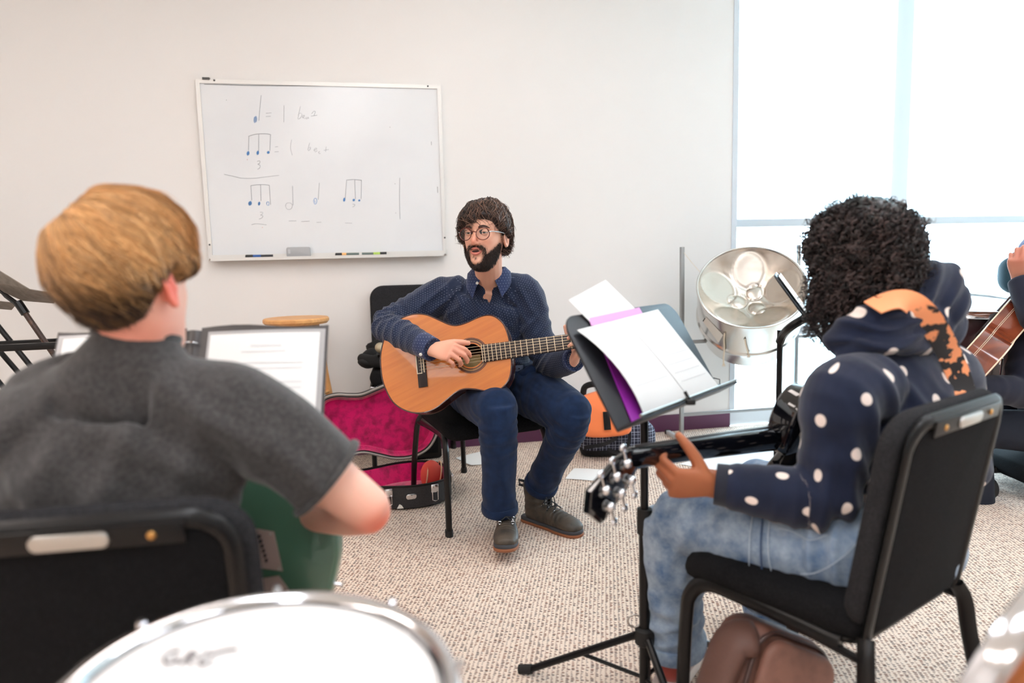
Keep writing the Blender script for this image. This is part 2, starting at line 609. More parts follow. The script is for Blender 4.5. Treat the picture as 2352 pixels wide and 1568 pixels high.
for k, (u0, u1, lab) in enumerate(((1.755, 2.835, 'white roller shade over the window pane next to the cream wall'),
                              (3.01, 3.99, 'white roller shade over the middle window pane, past the mullion'),
                              (4.16, 4.66, 'white roller shade over the last window pane at the far corner'))):
    t = thing('roller_shade', lab, 'window shade', wl((u0 + u1) / 2, 2.80, -.03), group='window shades')
    mb = MB()
    G = [[wl(u0 + (u1 - u0) * i / 8, 1.27 + (2.80 - 1.27) * j / 6, -.03 + .0015 * math.sin(i * 1.3)) for j in range(7)] for i in range(9)]
    mb.sheet(G, .0008)
    mb.build('shade_cloth', shade_m, t)
    mb = MB(); wall_box(mb, u0 - .002, u1 + .002, 1.240, 1.288, -.037, -.023)
    mb.build('bottom_rail', rail_m, t, 0)
    mb = MB(); mb.tube([wl(u0, 2.80, -.03), wl(u1, 2.80, -.03)], .025, 16)
    mb.build('roller', rail_m, t)

# daylight guides for the window opening (portal of the sky)
pl = bpy.data.lights.new('window_sky_portal', 'AREA')
pl.shape = 'RECTANGLE'; pl.size = U_WIN1 - U_WIN0; pl.size_y = Z_WIN1
pl.cycles.is_portal = True
po = bpy.data.objects.new('window_sky_portal', pl); COL.objects.link(po)
c = wl((U_WIN0 + U_WIN1) / 2, Z_WIN1 / 2 + .05, -.16)
zz = -WN
xx = WU
yy = np.cross(zz, xx)
po.matrix_world = Matrix(((xx[0], yy[0], zz[0], c[0]), (xx[1], yy[1], zz[1], c[1]), (xx[2], yy[2], zz[2], c[2]), (0, 0, 0, 1)))

# ground outside, snow-pale paving
mb = MB()
mb.add([wl(-6, -.12, -.2), wl(12, -.12, -.2), wl(12, -.12, -16), wl(-6, -.12, -16)], [(0, 1, 2, 3)])
tag(mb.build('ground', M('pale_paving', (205, 210, 205), .9), smooth=0), kind='structure')

# ceiling light fixtures (above and behind the photographer)
diff_w = emit('warm_lamp_diffuser', (1.0, 0.89, 0.83), CEILING_LAMP_POWER * .8)
diff_n = emit('neutral_lamp_diffuser', (0.945, 0.97, 1.03), CEILING_LAMP_POWER)
lamp_body = M('white_lamp_body', (235, 235, 235), .5)
i = 0
for (x, y, dm, where) in ((-2.2, 1.0, diff_w, 'over the stand cart'), (-2.4, -.6, diff_w, 'over the seated boy, outer row'), (-2.4, -2.2, diff_w, 'in the corner behind the photographer'),
                   (-.2, 2.2, diff_w, 'over the whiteboard player'), (-.2, .2, diff_n, 'over the photographer'), (-.2, -1.8, diff_n, 'behind the photographer'),
                   (2.0, 1.6, diff_n, 'over the curly-haired player'), (2.0, -.6, diff_n, 'behind the curly-haired player'), (3.6, .6, diff_n, 'near the right wall')):
    t = thing('ceiling_light', 'square recessed ceiling light ' + where, 'ceiling light', (x, y, CH), group='ceiling lights')
    mb = MB(); mb.box((0, 0, -.03), (.64, 1.24, .06), .005)
    mb.build('housing', lamp_body, t, local=True)
    mb = MB(); mb.box((0, 0, -.062), (.56, 1.16, .008))
    mb.build('diffuser', dm, t, 0, local=True)
# ------------------------------------------------------------------ whiteboard and what lies on its tray
WB0, WB1, WZ0, WZ1 = -1.283, -0.030, 1.117, 2.030
alu = M('pale_aluminium_trim', (222, 221, 218), 0.4, 0.3)
board_m = M('glossy_whiteboard_face', (226, 229, 232), 0.22, spec=0.5, var=(2.2, (220, 223, 227), 0.45, 0.7))
t = thing('whiteboard', 'white dry-erase board with faint music notes hanging on the cream wall', 'whiteboard', wl((WB0 + WB1) / 2, WZ0, 0))
mb = MB(); wall_box(mb, WB0 + .01, WB1 - .01, WZ0 + .01, WZ1 - .01, 0.001, 0.014); mb.build('panel', board_m, t, 0)
for (a, b_, c, d) in ((WB0, WB1, WZ1 - .02, WZ1), (WB0, WB1, WZ0, WZ0 + .02)):
    mb = MB(); wall_box(mb, a, b_, c, d, 0.001, 0.021); mb.build('frame_rail', alu, t, 0)
for (a, b_) in ((WB0, WB0 + .02), (WB1 - .02, WB1)):
    mb = MB(); wall_box(mb, a, b_, WZ0 + .02, WZ1 - .02, 0.001, 0.021); mb.build('frame_rail', alu, t, 0)
mb = MB(); wall_box(mb, WB0 + .02, WB1 - .02, WZ0 - .012, WZ0 - .002, 0.004, 0.068); wall_box(mb, WB0 + .02, WB1 - .02, WZ0 - .012, WZ0 + .004, 0.064, 0.069)
tray = mb.build('marker_tray', alu, t, 0)
clipm = M('dark_grey_clip', (70, 70, 70), .5)
mb = MB(); wall_box(mb, WB0 + .035, WB0 + .07, WZ1 - .003, WZ1 + .008, 0.004, 0.026); mb.build('hanging_clip', clipm, t, 0)
for (u, z) in ((WB0 + .092, WZ1 - .005), (WB1 - .07, WZ1 - .008), (WB0 + .01, WZ0 + .075), (WB1 - .008, WZ0 + .09)):
    mb = MB(); mb.ball(wl(u, z, .022), .005, 8, 6); mb.build('screw', clipm, t)
for u in (WB0, WB1):
    mb = MB(); wall_box(mb, u - .004, u + .004, WZ0 - .004, WZ0 + .024, 0.0, 0.024); mb.build('corner_cap', alu, t, 0)

# handwriting: thin ink strokes on the board face; source coordinates are the photograph's board, mapped on the board plane
def board(px, py):
    v = FWD + RGT * ((px - 1176) / FPX) - UPV * ((py - 784) / FPX)
    k = ((wl(0, 0, .0145) - CPOS) @ WN) / (v @ WN)
    return CPOS + v * k
def bz(x, y):   # crop (440,170)-(1060,620) shown at 3.484x
    return board(440 + x / 3.484, 170 + y / 3.484)
ink = M('grey_marker_ink', (168, 172, 178), .8)
ink_d = M('darker_grey_ink', (120, 122, 126), .8)
blue = M('blue_marker_ink', (98, 150, 205), .8)
def stroke(kind, pts, r=.0013, smooth=True):
    P = [bz(*p) for p in pts]
    m_, n_ = {'g': (ink, 'ink_stroke'), 'd': (ink_d, 'ink_smudge'), 'b': (blue, 'ink_stroke')}[kind]
    q = MB(); q.tube(catmull(P, 4) if smooth and len(P) > 2 else P, r, 4); q.build(n_, m_, t, 0)
def blob(kind, x, y, w, h):
    P = []
    for k in range(9):
        a = -h + 2 * h * k / 8
        q = math.sqrt(max(0.02, 1 - (a / h) ** 2)) * w
        P += [bz(x - q - a * .12, y + a), bz(x + q - a * .12, y + a)] if k % 2 == 0 else [bz(x + q - a * .12, y + a), bz(x - q - a * .12, y + a)]
    q = MB(); q.tube(P, .0013, 4); q.build('note_head', blue, t, 0)
ms, mbk, mbl = 'g', 'd', 'b'
for pts in ([(557, 170), (547, 270), (538, 372)], [(455, 498), (500, 484), (550, 478), (600, 478), (632, 484)], [(458, 495), (456, 610)], [(537, 482), (537, 615)], [(632, 482), (627, 615)],
            [(472, 893), (520, 886), (580, 884), (622, 890)], [(474, 893), (482, 1010)], [(553, 886), (556, 1015)], [(622, 890), (632, 1045)],
            [(1238, 848), (1300, 843), (1362, 850)], [(1240, 848), (1230, 1000)], [(1306, 845), (1312, 1000)], [(1360, 850), (1357, 1000)],
            [(808, 895), (812, 1050)], [(1022, 870), (1014, 1005)], [(1666, 830), (1664, 1000), (1668, 1160)]):
    stroke(ms, pts, .0015)
for pts in ([(595, 314), (640, 310)], [(595, 340), (634, 337)], [(740, 250), (738, 385)], [(668, 583), (692, 580)], [(664, 622), (698, 620)], [(800, 525), (792, 590), (806, 650)],
            # b e a t  (twice, handwritten)
            [(871, 258), (855, 335), (852, 358), (870, 352), (884, 325), (868, 312), (852, 330)], [(884, 350), (902, 340), (900, 328), (888, 342), (905, 358)], [(922, 345), (912, 355), (926, 358), (932, 345), (938, 358)],
            [(960, 318), (978, 298), (990, 302), (978, 335)], [(955, 337), (1006, 329)],
            [(945, 550), (932, 600), (938, 612), (952, 596), (950, 585), (938, 592)], [(976, 610), (1000, 602), (998, 592), (982, 602), (990, 622), (1006, 612)], [(1028, 618), (1016, 626), (1022, 636), (1032, 634)], [(1078, 580), (1072, 622)], [(1058, 610), (1098, 604)],
            # triplet figures 3
            [(525, 698), (545, 695), (546, 712), (530, 722), (548, 730), (545, 750), (528, 762)], [(548, 1105), (568, 1106), (566, 1120), (552, 1128), (570, 1134), (564, 1150), (540, 1160)], [(1288, 1040), (1306, 1044), (1302, 1056), (1288, 1064)],
            [(260, 802), (330, 816), (400, 832), (500, 833), (600, 822), (700, 810)], [(480, 1205), (520, 1197), (600, 1206)], [(778, 1174), (838, 1174)], [(878, 1180), (945, 1176)], [(1000, 1186), (1038, 1185)], [(1228, 1191), (1285, 1193)],
            [(752, 1055), (760, 1035), (785, 1030), (805, 1045), (802, 1070), (785, 1083), (762, 1078), (752, 1055)]):
    stroke(ms, pts, .0011)
for (x, y, w, h) in ((510, 363, 13, 26), (452, 634, 11, 17), (530, 630, 10, 16), (614, 627, 11, 10), (468, 1034, 14, 17), (541, 1036, 9, 14), (1222, 1005, 9, 15), (1298, 1008, 10, 8), (1342, 1011, 8, 7)):
    blob(mbl, x, y, w, h)
for pts in ([(975, 1015), (985, 995), (1000, 1000), (1000, 1030), (985, 1040), (975, 1015)], [(985, 1010), (988, 1030)], [(600, 1045), (602, 1025), (618, 1025), (618, 1048), (604, 1048)]):
    stroke(mbl, pts, .0013)
for (x, y) in ((279, 208), (1588, 425), (1628, 878), (1634, 1111)):
    q = MB(); q.ball(bz(x, y), .0018, 6, 4); q.build('ink_speck', ink_d, t, 0)
for pts in ([(1990, 520), (1993, 580), (1992, 660)], [(1918, 540), (1920, 568)], [(1968, 900), (1970, 950)], [(1985, 150), (1988, 210)], [(100, 82), (500, 92), (1000, 96), (1500, 98), (1960, 104)], [(135, 1200), (138, 1290)]):
    stroke(mbk, pts, .0012)
red_ink = M('red_ink', (205, 80, 60), .8)
for (x, y) in ((567, 1226), (446, 684)):
    q = MB(); q.ball(bz(x, y), .0017, 6, 4); q.build('ink_speck', red_ink, t, 0)

# eraser and markers on the tray
grey_felt = M('grey_eraser_felt', (172, 173, 175), .85)
u0, z0 = -0.885, WZ0 - .001
t = thing('board_eraser', 'grey board eraser standing on the whiteboard tray', 'eraser', wl(-.82, z0, .035))
mb = MB(); k = len(mb.v); mb.slab(rrect(.122, .052, .010), 0, .026, .004)
mb.map(lambda x, y, z: wl(-.825 + x, z0 + .028 + y, .022 + z)); mb.build('body', grey_felt, t)
mb = MB(); mb.slab(rrect(.118, .048, .009), -.006, 0, .001); mb.map(lambda x, y, z: wl(-.825 + x, z0 + .028 + y, .022 + z)); mb.build('felt_pad', M('dark_felt', (110, 110, 112), .95), t)
mb = MB(); mb.box((0, 0, 0), (.012, .022, .0008)); mb.map(lambda x, y, z: wl(-.872 + x, z0 + .031 + y, .0485 + z)); mb.build('label_mark', M('pale_mark', (190, 191, 193), .8), t)
def marker(name, lab, u0, u1, body, cap, band=None, out=.045, capend=0):
    t = thing(name, lab, 'marker', wl((u0 + u1) / 2, z0, out), group='markers on the tray')
    z = z0 + .0095
    L = u1 - u0
    q0, q1 = (u0, u0 + L * .28) if capend == 0 else (u1 - L * .28, u1)
    mb = MB(); mb.tube([wl(u0 + .004, z, out), wl(u1 - .004, z, out)], .0082, 12); mb.build('barrel', body, t)
    mb = MB(); mb.tube([wl(q0, z, out), wl(q0 + .003, z, out), wl(q1 - .002, z, out), wl(q1, z, out)], [.006, .0094, .0094, .0085], 12); mb.build('cap', cap, t)
    if band:
        mb = MB(); mb.tube([wl(u0 + L * band[1], z, out), wl(u0 + L * band[2], z, out)], .0088, 12); mb.build('label_band', band[0], t)
kb = M('black_plastic', (28, 28, 30), .4)
marker('board_marker', 'blue and black marker on the tray, left of the grey eraser', -1.095, -.952, M('dark_marker_barrel', (35, 38, 46), .4), kb, (M('blue_label', (38, 92, 165), .4), .1, .55))
marker('board_marker', 'orange-banded marker with a black cap, right of the eraser', -.635, -.505, M('slate_barrel', (95, 110, 105), .4), kb, (M('orange_label', (248, 190, 120), .4), .22, .45))
marker('board_marker', 'green-banded marker at the right end of the tray row', -.498, -.362, M('slate_barrel', (95, 110, 105), .4), kb, (M('green_label', (178, 215, 95), .4), .48, .78), capend=1)

# ------------------------------------------------------------------ stacking music chairs
def music_chair(label, loc, rz, group='black padded chairs', high=0.0, scale=1.0, tall=0.0):
    """local frame: +y is where the sitter faces; all seats alike"""
    t = thing('music_chair', label, 'chair', loc, rz, group, scale=scale)
    H = 0.455 + high
    mb = MB(); mb.pad(rrect(.435, .43, .06), .064, .028, 5, .006)
    mb.map(lambda x, y, z: (x * (1.0 + .06 * (y / .22)), y + .01, H - .034 + z - 2.2 * max(0, y - .12) ** 2 * 1.2))
    mb.build('seat', BLACK_FABRIC, t, 60, local=True)
    mb = MB(); mb.slab(rrect(.40, .39, .05), -.006, .006, .002); mb.xf(Matrix.Translation((0, .005, H - .062)) @ Matrix.Rotation(R(1.7), 4, 'X')); mb.build('seat_pan', BLACK_STEEL, t, local=True)
    # backrest pad, leaning back
    bx = Matrix.Translation((0, -.215 - tall * .08, H + .128 + tall / 2)) @ Matrix.Rotation(R(90 + 9), 4, 'X')
    back = lambda mb: mb.xf(bx)
    mb = MB(); mb.pad(rrect(.425, .36 + tall, .075, 8), .036, .017, 5, .004)
    mb.map(lambda x, y, z: (x, y, z + .35 * (x * x) * -1)); back(mb); mb.build('backrest', GREY_FABRIC, t, 60, local=True)
    mb = MB(); mb.pad(rrect(.37, .325 + tall, .05, 8), .006, .003, 4); mb.map(lambda x, y, z: (x, y - .012, z + .0245 - .35 * x * x)); back(mb); mb.build('back_panel', BLACK_FABRIC, t, 60, local=True)
    # rear frame: inverted U running down into the rear legs
    up = []
    w, hh, r = .186, .166 + tall / 2, .055
    def bp(x, y, z=.026): 
        p = bx @ Vector((x, y, z - .35 * x * x)); return (p.x, p.y, p.z)
    for k in range(7):
        a = R(180 - 90 * k / 6); up.append(bp(-w + r + r * math.cos(a), hh - r + r * math.sin(a)))
    for k in range(7):
        a = R(90 - 90 * k / 6); up.append(bp(w - r + r * math.cos(a), hh - r + r * math.sin(a)))
    low = bp(-w, -.16)
    path = [bp(-w, -.19 - tall / 2)] + [bp(-w, -.08), bp(-w, 0.02)] + up + [bp(w, .02), bp(w, -.08), bp(w, -.19 - tall / 2)]
    mb = MB(); mb.tube(path, .0075, 8, rx=.013, ref=np.array([0, 1, -.15])); mb.build('back_frame', BLACK_STEEL, t, 60, local=True)
    mb = MB(); mb.box((0, 0, 0), (.27, .030, .004), .0015); mb.xf(bx @ Matrix.Translation((0, .152 + tall / 2, .029))); tb = mb.build('top_plate', BLACK_STEEL, t, local=True)
    mb = MB(); mb.slab(rrect(.094, .022, .0105), 0, .006, .002); mb.xf(bx @ Matrix.Translation((0, .152 + tall / 2, .030))); mb.build('grip_slot', SATIN, tb, local=True)
    for x in (-.095, .095):
        mb = MB(); mb.ball((0, 0, 0), (.006, .006, .003), 10, 6); mb.xf(bx @ Matrix.Translation((x, .151 + tall / 2, .0315))); mb.build('bolt', BRASS, tb, local=True)
    for sx in (-1, 1):
        q = bp(sx * w, -.18 - tall / 2)
        pts = [q, (sx * .205, -.212, H - .09), (sx * .215, -.222, H - .17), (sx * .22, -.25, .15), (sx * .222, -.272, 0.004)]
        mb = MB(); mb.tube(catmull(pts, 6), .0125, 8, rx=.018, ref=np.array([1., 0, 0])); l = mb.build('leg', BLACK_STEEL, t, 60, local=True)
        mb = MB(); mb.tube([(sx * .222, -.2725, .0), (sx * .222, -.269, .025)], .0155, 10, rx=.021, ref=np.array([1., 0, 0])); mb.build('foot_cap', RUBBER, l, local=True)
        z0 = H - .075
        pts = [(sx * .198, -.16, z0), (sx * .205, .06, z0 + .008), (sx * .212, .145, z0 + .006), (sx * .218, .185, z0 - .03), (sx * .220, .195, z0 - .09), (sx * .222, .203, .12), (sx * .223, .205, .004)]
        mb = MB(); mb.tube(catmull(pts, 6), .0125, 8, rx=.018, ref=np.array([1., 0, 0])); l = mb.build('leg', BLACK_STEEL, t, 60, local=True)
        mb = MB(); mb.tube([(sx * .223, .205, .0), (sx * .223, .205, .025)], .0155, 10, rx=.021, ref=np.array([1., 0, 0])); mb.build('foot_cap', RUBBER, l, local=True)
        mb = MB(); mb.tube([(sx * .205, -.2, z0 - .01), (sx * .2, -.1, z0 - .005), (sx * .2, .02, z0)], .009, 8); mb.build('seat_rail', BLACK_STEEL, t, local=True)
    for y in (-.15, .13):
        mb = MB(); mb.tube([(-.2, y, H - .075), (.2, y, H - .075)], .009, 8); mb.build('cross_bar', BLACK_STEEL, t, local=True)
    return t
# ------------------------------------------------------------------ classical guitars and other bodies
def body_outline(L=.49, k=1.0, n=6):
    half = [(0, 0), (.006, .062), (.035, .132), (.085, .172), (.14, .185), (.19, .176), (.235, .150), (.275, .126), (.305, .119), (.34, .124), (.38, .136), (.415, .141), (.445, .132), (.472, .104), (.486, .06), (.49, 0)]
    pts = [(x * L / .49, y * k) for x, y in half] + [(x * L / .49, -y * k) for x, y in half[-2:0:-1]]
    return catmull(np.array(pts), n, True)[::-1]      # ccw

# ------------------------------------------------------------------ wooden stool behind the boy's music stand
oak = M('honey_beech_wood', (226, 170, 108), 0.45, bump=(60, .06, (1, 1, 8)), var=(14, (205, 146, 88), .4, .7, (1, 6, 1)))
SX, SY, SZ = -1.08, 3.42, .812
t = thing('stool', 'round-topped wooden stool behind the black music stand', 'stool', (SX, SY, 0))
mb = MB(); mb.lathe([(.12, -.034), (.150, -.030), (.160, -.018), (.160, -.006), (.154, 0)], 48, (0, 0, SZ)); mb.build('seat', oak, t, local=True)
mb = MB(); mb.lathe([(.10, -.055), (.105, -.034)], 32, (0, 0, SZ)); mb.build('seat_ring', oak, t, local=True)
for k in range(4):
    a = R(35 + 90 * k)
    c, s_ = math.cos(a), math.sin(a)
    mb = MB(); mb.tube([(.10 * c, .10 * s_, SZ - .04), (.155 * c, .155 * s_, .35), (.195 * c, .195 * s_, 0)], [.015, .018, .014], 12); mb.build('leg', oak, t, local=True)
for z, rr in ((.25, .172), (.42, .150)):
    for k in range(4):
        a0, a1 = R(35 + 90 * k), R(35 + 90 * (k + 1))
        mb = MB(); mb.tube([(rr * math.cos(a0), rr * math.sin(a0), z), (rr * math.cos(a1), rr * math.sin(a1), z)], .009, 8); mb.build('rung', oak, t, local=True)

# ------------------------------------------------------------------ open guitar case
plush = M('crimson_plush', (206, 10, 100), 0.9, spec=.1, sheen=.7, bump=(140, .9), var=(26, (150, 4, 72), .42, .66))
case_m = M('black_textured_case', (30, 30, 33), .5, bump=(500, .25), var=(180, (46, 46, 48), .4, .7))
case_rim = M('grey_case_rim', (150, 146, 140), .45, .2)
cyaw = R(17)
ca = np.array([math.cos(cyaw), math.sin(cyaw), 0])       # towards the wide end
cb = np.array([-math.sin(cyaw), math.cos(cyaw), 0])      # towards the hinge
CQ = at(1030, 1100, 3.20); CQ[2] = 0
CQ = np.array([-.315, 3.115, 0]) - ca * .20               # centre of the lower bout
half = [(.205, 0), (.196, .085), (.15, .165), (.07, .205), (-.02, .205), (-.10, .178), (-.165, .156), (-.22, .158), (-.28, .165), (-.34, .150), (-.385, .10), (-.43, .066), (-.55, .062), (-.68, .070), (-.735, .066), (-.75, .03), (-.75, 0)]
pts = half + [(x, -y) for x, y in half[-2:0:-1]]
cout = catmull(np.array(pts) * np.array([1, .93]), 4, True)
if sum(cout[i - 1][0] * cout[i][1] - cout[i][0] * cout[i - 1][1] for i in range(len(cout))) < 0:
    cout = cout[::-1]
t = thing('guitar_case', 'open black guitar case with crimson plush lining on the carpet', 'guitar case', CQ)
def case_tray(depth, wall, to_world, name, shellmat, parent):
    n = len(cout)
    inn = offset(cout, .016); inn2 = offset(cout, .034)
    rings = [(offset(cout, .02), 0), (cout, .012), (cout, depth), (inn, depth)]
    V = [to_world(p[0], p[1], z) for q, z in rings for p in q]
    Fc = [tuple(range(n - 1, -1, -1))]
    for a in range(len(rings) - 1):
        for k in range(n):
            l = (k + 1) % n; Fc.append((a * n + k, a * n + l, (a + 1) * n + l, (a + 1) * n + k))
    mb = MB(); mb.add(V, Fc); sh = mb.build(name, shellmat, parent, 40)
    mb = MB(); rim = [to_world(p[0], p[1], depth) for p in offset(cout, .004)]
    mb.tube(rim, .006, 6, closed=True); mb.build('rim_trim', BLACK_STEEL if name == 'case_bottom' else case_rim, sh)
    c = inn2.mean(0)
    rings = [(inn, depth - .002), (offset(cout, .022), depth - .02), (offset(cout, .027), .03), (inn2, .018)] + [(c + (inn2 - c) * q, .016 + .004 * math.sin(9 * q)) for q in (.9, .7, .5, .3, .1)]
    V = [to_world(p[0], p[1], z) for q, z in rings for p in q]
    Fc = []
    for a in range(len(rings) - 1):
        for k in range(n):
            l = (k + 1) % n; Fc.append((a * n + k, (a + 1) * n + k, (a + 1) * n + l, a * n + l))
    Fc.append(tuple((len(rings) - 1) * n + k for k in range(n)))
    mb = MB(); mb.add(V, Fc); mb.build('plush_lining', plush, parent if name != 'case_lid' else sh, 60)
    return sh
case_tray(.105, .016, lambda x, y, z: CQ + ca * x + cb * y + np.array([0, 0, z]), 'case_bottom', case_m, t)
open_a = R(91)
hin = CQ + cb * .198 + np.array([0, 0, .118])
lu = cb * math.cos(PI - open_a) + np.array([0, 0, math.sin(PI - open_a)])      # up the lid
lu = cb * -math.cos(open_a) + np.array([0, 0, math.sin(open_a)])
ln = -np.cross(ca, lu)                                                         # inside of the lid -> viewer
if ln[1] > 0: ln = -ln
lid = case_tray(.055, .016, lambda x, y, z: hin + ca * x + lu * (.194 + y) - ln * (.055 - z), 'case_lid', case_m, t)
for (x, y) in ((-.10, -.168), (.10, -.178)):
    p = CQ + ca * x + cb * y
    mb = MB(); mb.box((0, 0, 0), (.034, .010, .036), .003); mb.xf(Matrix.Translation(Vector(p + np.array([0, 0, .085]) - cb * .012)) @ Matrix.Rotation(cyaw, 4, 'Z')); lt = mb.build('latch', CHROME, t)
    q = p + np.array([0, 0, .05]) - cb * .02
    mb = MB(); mb.tube([q + ca * .012 + np.array([0, 0, .02]), q + ca * .012 + np.array([0, 0, -.015]), q - ca * .0 + np.array([0, 0, -.02]), q - ca * .012 + np.array([0, 0, -.015]), q - ca * .012 + np.array([0, 0, .02])], .002, 6); mb.build('latch_loop', CHROME, lt)
p = CQ + ca * .198 + cb * -.07
mb = MB(); mb.box((0, 0, 0), (.012, .032, .036), .003); mb.xf(Matrix.Translation(Vector(p + np.array([0, 0, .085]) + ca * .004)) @ Matrix.Rotation(cyaw, 4, 'Z')); lt = mb.build('latch', CHROME, t)
mb = MB(); q = p + ca * .012; mb.tube([q + cb * .01 + np.array([0, 0, .07]), q + cb * .01 + np.array([0, 0, .035]), q - cb * .01 + np.array([0, 0, .035]), q - cb * .01 + np.array([0, 0, .07])], .002, 6); mb.build('latch_loop', CHROME, lt)
# oval handle mount on the front face
p = CQ + ca * -.005 + cb * -.193 + np.array([0, 0, .062])
mb = MB(); mb.slab(rrect(.046, .024, .0115), 0, .005, .0015); mb.map(lambda x, y, z: p + ca * x + np.array([0, 0, y]) - cb * z); mb.build('handle_mount', CHROME, t)
p2 = CQ + ca * -.055 + cb * -.188 + np.array([0, 0, .022])
mb = MB(); mb.slab(np.array([(-.014, -.008), (.016, -.01), (.008, .004), (-.002, .011)]), 0, .001); mb.map(lambda x, y, z: p2 + ca * x + np.array([0, 0, y]) - cb * (z + .003)); mb.build('paint_chip', M('white_paint_chip', (228, 226, 220), .8), t)
ltop = hin + ca * -.10 + lu * (.194 + .166) - ln * .02
mb = MB(); mb.box((0, 0, 0), (.04, .02, .012), .002); mb.xf(Matrix.Translation(Vector(ltop)) @ Matrix.Rotation(cyaw, 4, 'Z')); mb.build('latch_catch', CHROME, lid)
# red ball cap lying in the case
red = M('coral_red_cloth', (222, 84, 70), .8, bump=(300, .2))
cc = CQ + ca * .128 + cb * .045 + np.array([0, 0, .028])
t2 = thing('ball_cap', 'coral red cap with pale trim lying in the wide end of the guitar case', 'cap', cc)
mb = MB(); mb.ball(cc + np.array([0, 0, .042]), (.052, .058, .072), 24, 14); mb.map(lambda x, y, z: (x, y, max(z, cc[2] - .006))); mb.build('crown', red, t2, 60)
for dx in (-.030, .034):
    P = [cc + ca * (dx + .012 * math.sin(a)) * 1.0 + np.array([0, 0, .042]) + (-cb) * math.cos(a) * .052 * 1.0 + np.array([0, 0, 1]) * math.sin(a) * .062 for a in np.linspace(-.5, 2.4, 14)]
    mb = MB(); mb.tube(P, .003, 6); mb.build('pale_trim', M('cream_trim', (240, 205, 165), .8), t2)

# ------------------------------------------------------------------ black chair with belongings, against the wall
music_chair('black padded chair against the wall holding a dark jacket', (-.520, 3.555, 0), R(180 + 11), high=.09, tall=.10)
dark = M('black_fleece', (18, 18, 19), .95, bump=(120, .5))
t = thing('jacket', 'crumpled black jacket heaped on the wall chair seat', 'jacket', (-.63, 3.47, .552), )
t.scale = (.85, .85, .85)
mb = MB()
for (x, y, z, a, b_, c) in ((-.09, -.02, .03, .10, .11, .035), (.0, .05, .05, .13, .09, .05), (.08, .0, .035, .12, .1, .04), (-.04, .1, .09, .12, .07, .07), (-.1, .02, .06, .07, .06, .04)):
    mb.ball((x, y, z), (a, b_, c), 20, 12)
mb.map(lambda x, y, z: (x + .006 * math.sin(70 * z + 30 * y), y + .006 * math.sin(60 * x), z + .007 * math.sin(45 * x + 38 * y)))
mb.build('folded_cloth', dark, t, 60, local=True)
mb = MB(); mb.limb([(-.16, -.03, .05), (-.08, -.1, .04), (.02, -.12, .03)], [.03, .034, .028], sub=5); mb.build('sleeve', dark, t, 60, local=True)
t = thing('microphone', 'silver-headed microphone lying on the black jacket', 'microphone', at(872, 797, 3.36))
p = at(874, 798, 3.36)
mb = MB(); mb.ball(p, (.028, .028, .026), 16, 12); mb.build('grille_head', M('champagne_mesh', (196, 186, 160), .35, 1.0, bump=(600, 1.0)), t)
mb = MB(); mb.tube([p + np.array([.0, 0, -.02]), p + np.array([.02, .02, -.055])], .024, 14); mb.build('grip_collar', BLACK_STEEL, t)
mb = MB(); mb.tube([p + np.array([.018, .016, -.045]), p + np.array([.11, .06, -.10])], [.02, .012], 12); mb.build('body', BLACK_STEEL, t)
t = thing('cable_box', 'small black box on the carpet beside the plum baseboard', 'box', (-.49, 3.70, 0))
mb = MB(); mb.box((0, 0, .075), (.16, .12, .14), .012); mb.xf(Matrix.Rotation(WANG, 4, 'Z')); mb.build('body', BLACK_STEEL, t, local=True)
mb = MB(); mb.box((0, -.062, .08), (.12, .006, .09), .002); mb.xf(Matrix.Rotation(WANG, 4, 'Z')); mb.build('front_panel', BLACK_FABRIC, t, local=True)
for x in (-.06, .06):
    mb = MB(); mb.lathe([(.012, 0), (.014, .008)], 10, (x, 0, 0)); mb.xf(Matrix.Rotation(WANG, 4, 'Z')); mb.build('foot', RUBBER, t, local=True)

# ------------------------------------------------------------------ paper
def paper_mat(name, rgb=(240, 240, 238), lines=None):
    m = M(name, rgb, .85, spec=.2)
    return m
paper = paper_mat('white_paper')
print_m = M('faint_grey_print', (218, 218, 218), .9)
def sheet_of(name, lab, cat, fn, nx=8, ny=10, mat=None, t_=.0008, group=None, parent=None, prints=None):
    """fn(u, v) -> point, u, v in 0..1 with v upwards"""
    G = [[fn(i / nx, j / ny) for j in range(ny + 1)] for i in range(nx + 1)]
    mb = MB(); mb.sheet(G, t_)
    loc = np.mean(np.array(G).reshape(-1, 3), 0)
    if parent is None:
        t = thing(name, lab, cat, loc, group=group)
        mb.build('page', mat or paper, t, 60)
    else:
        t = parent
        mb.build(name, mat or paper, t, 60)
    if prints:
        mb = MB()
        for (v0, v1, u0, u1) in prints:
            mb.sheet([[np.array(fn(u0 + (u1 - u0) * i / 8, v0 + (v1 - v0) * j)) + PN * .0009 for j in (0, 1)] for i in range(9)], .0002)
        mb.build('printed_lines', print_m, t, 60)
    return t

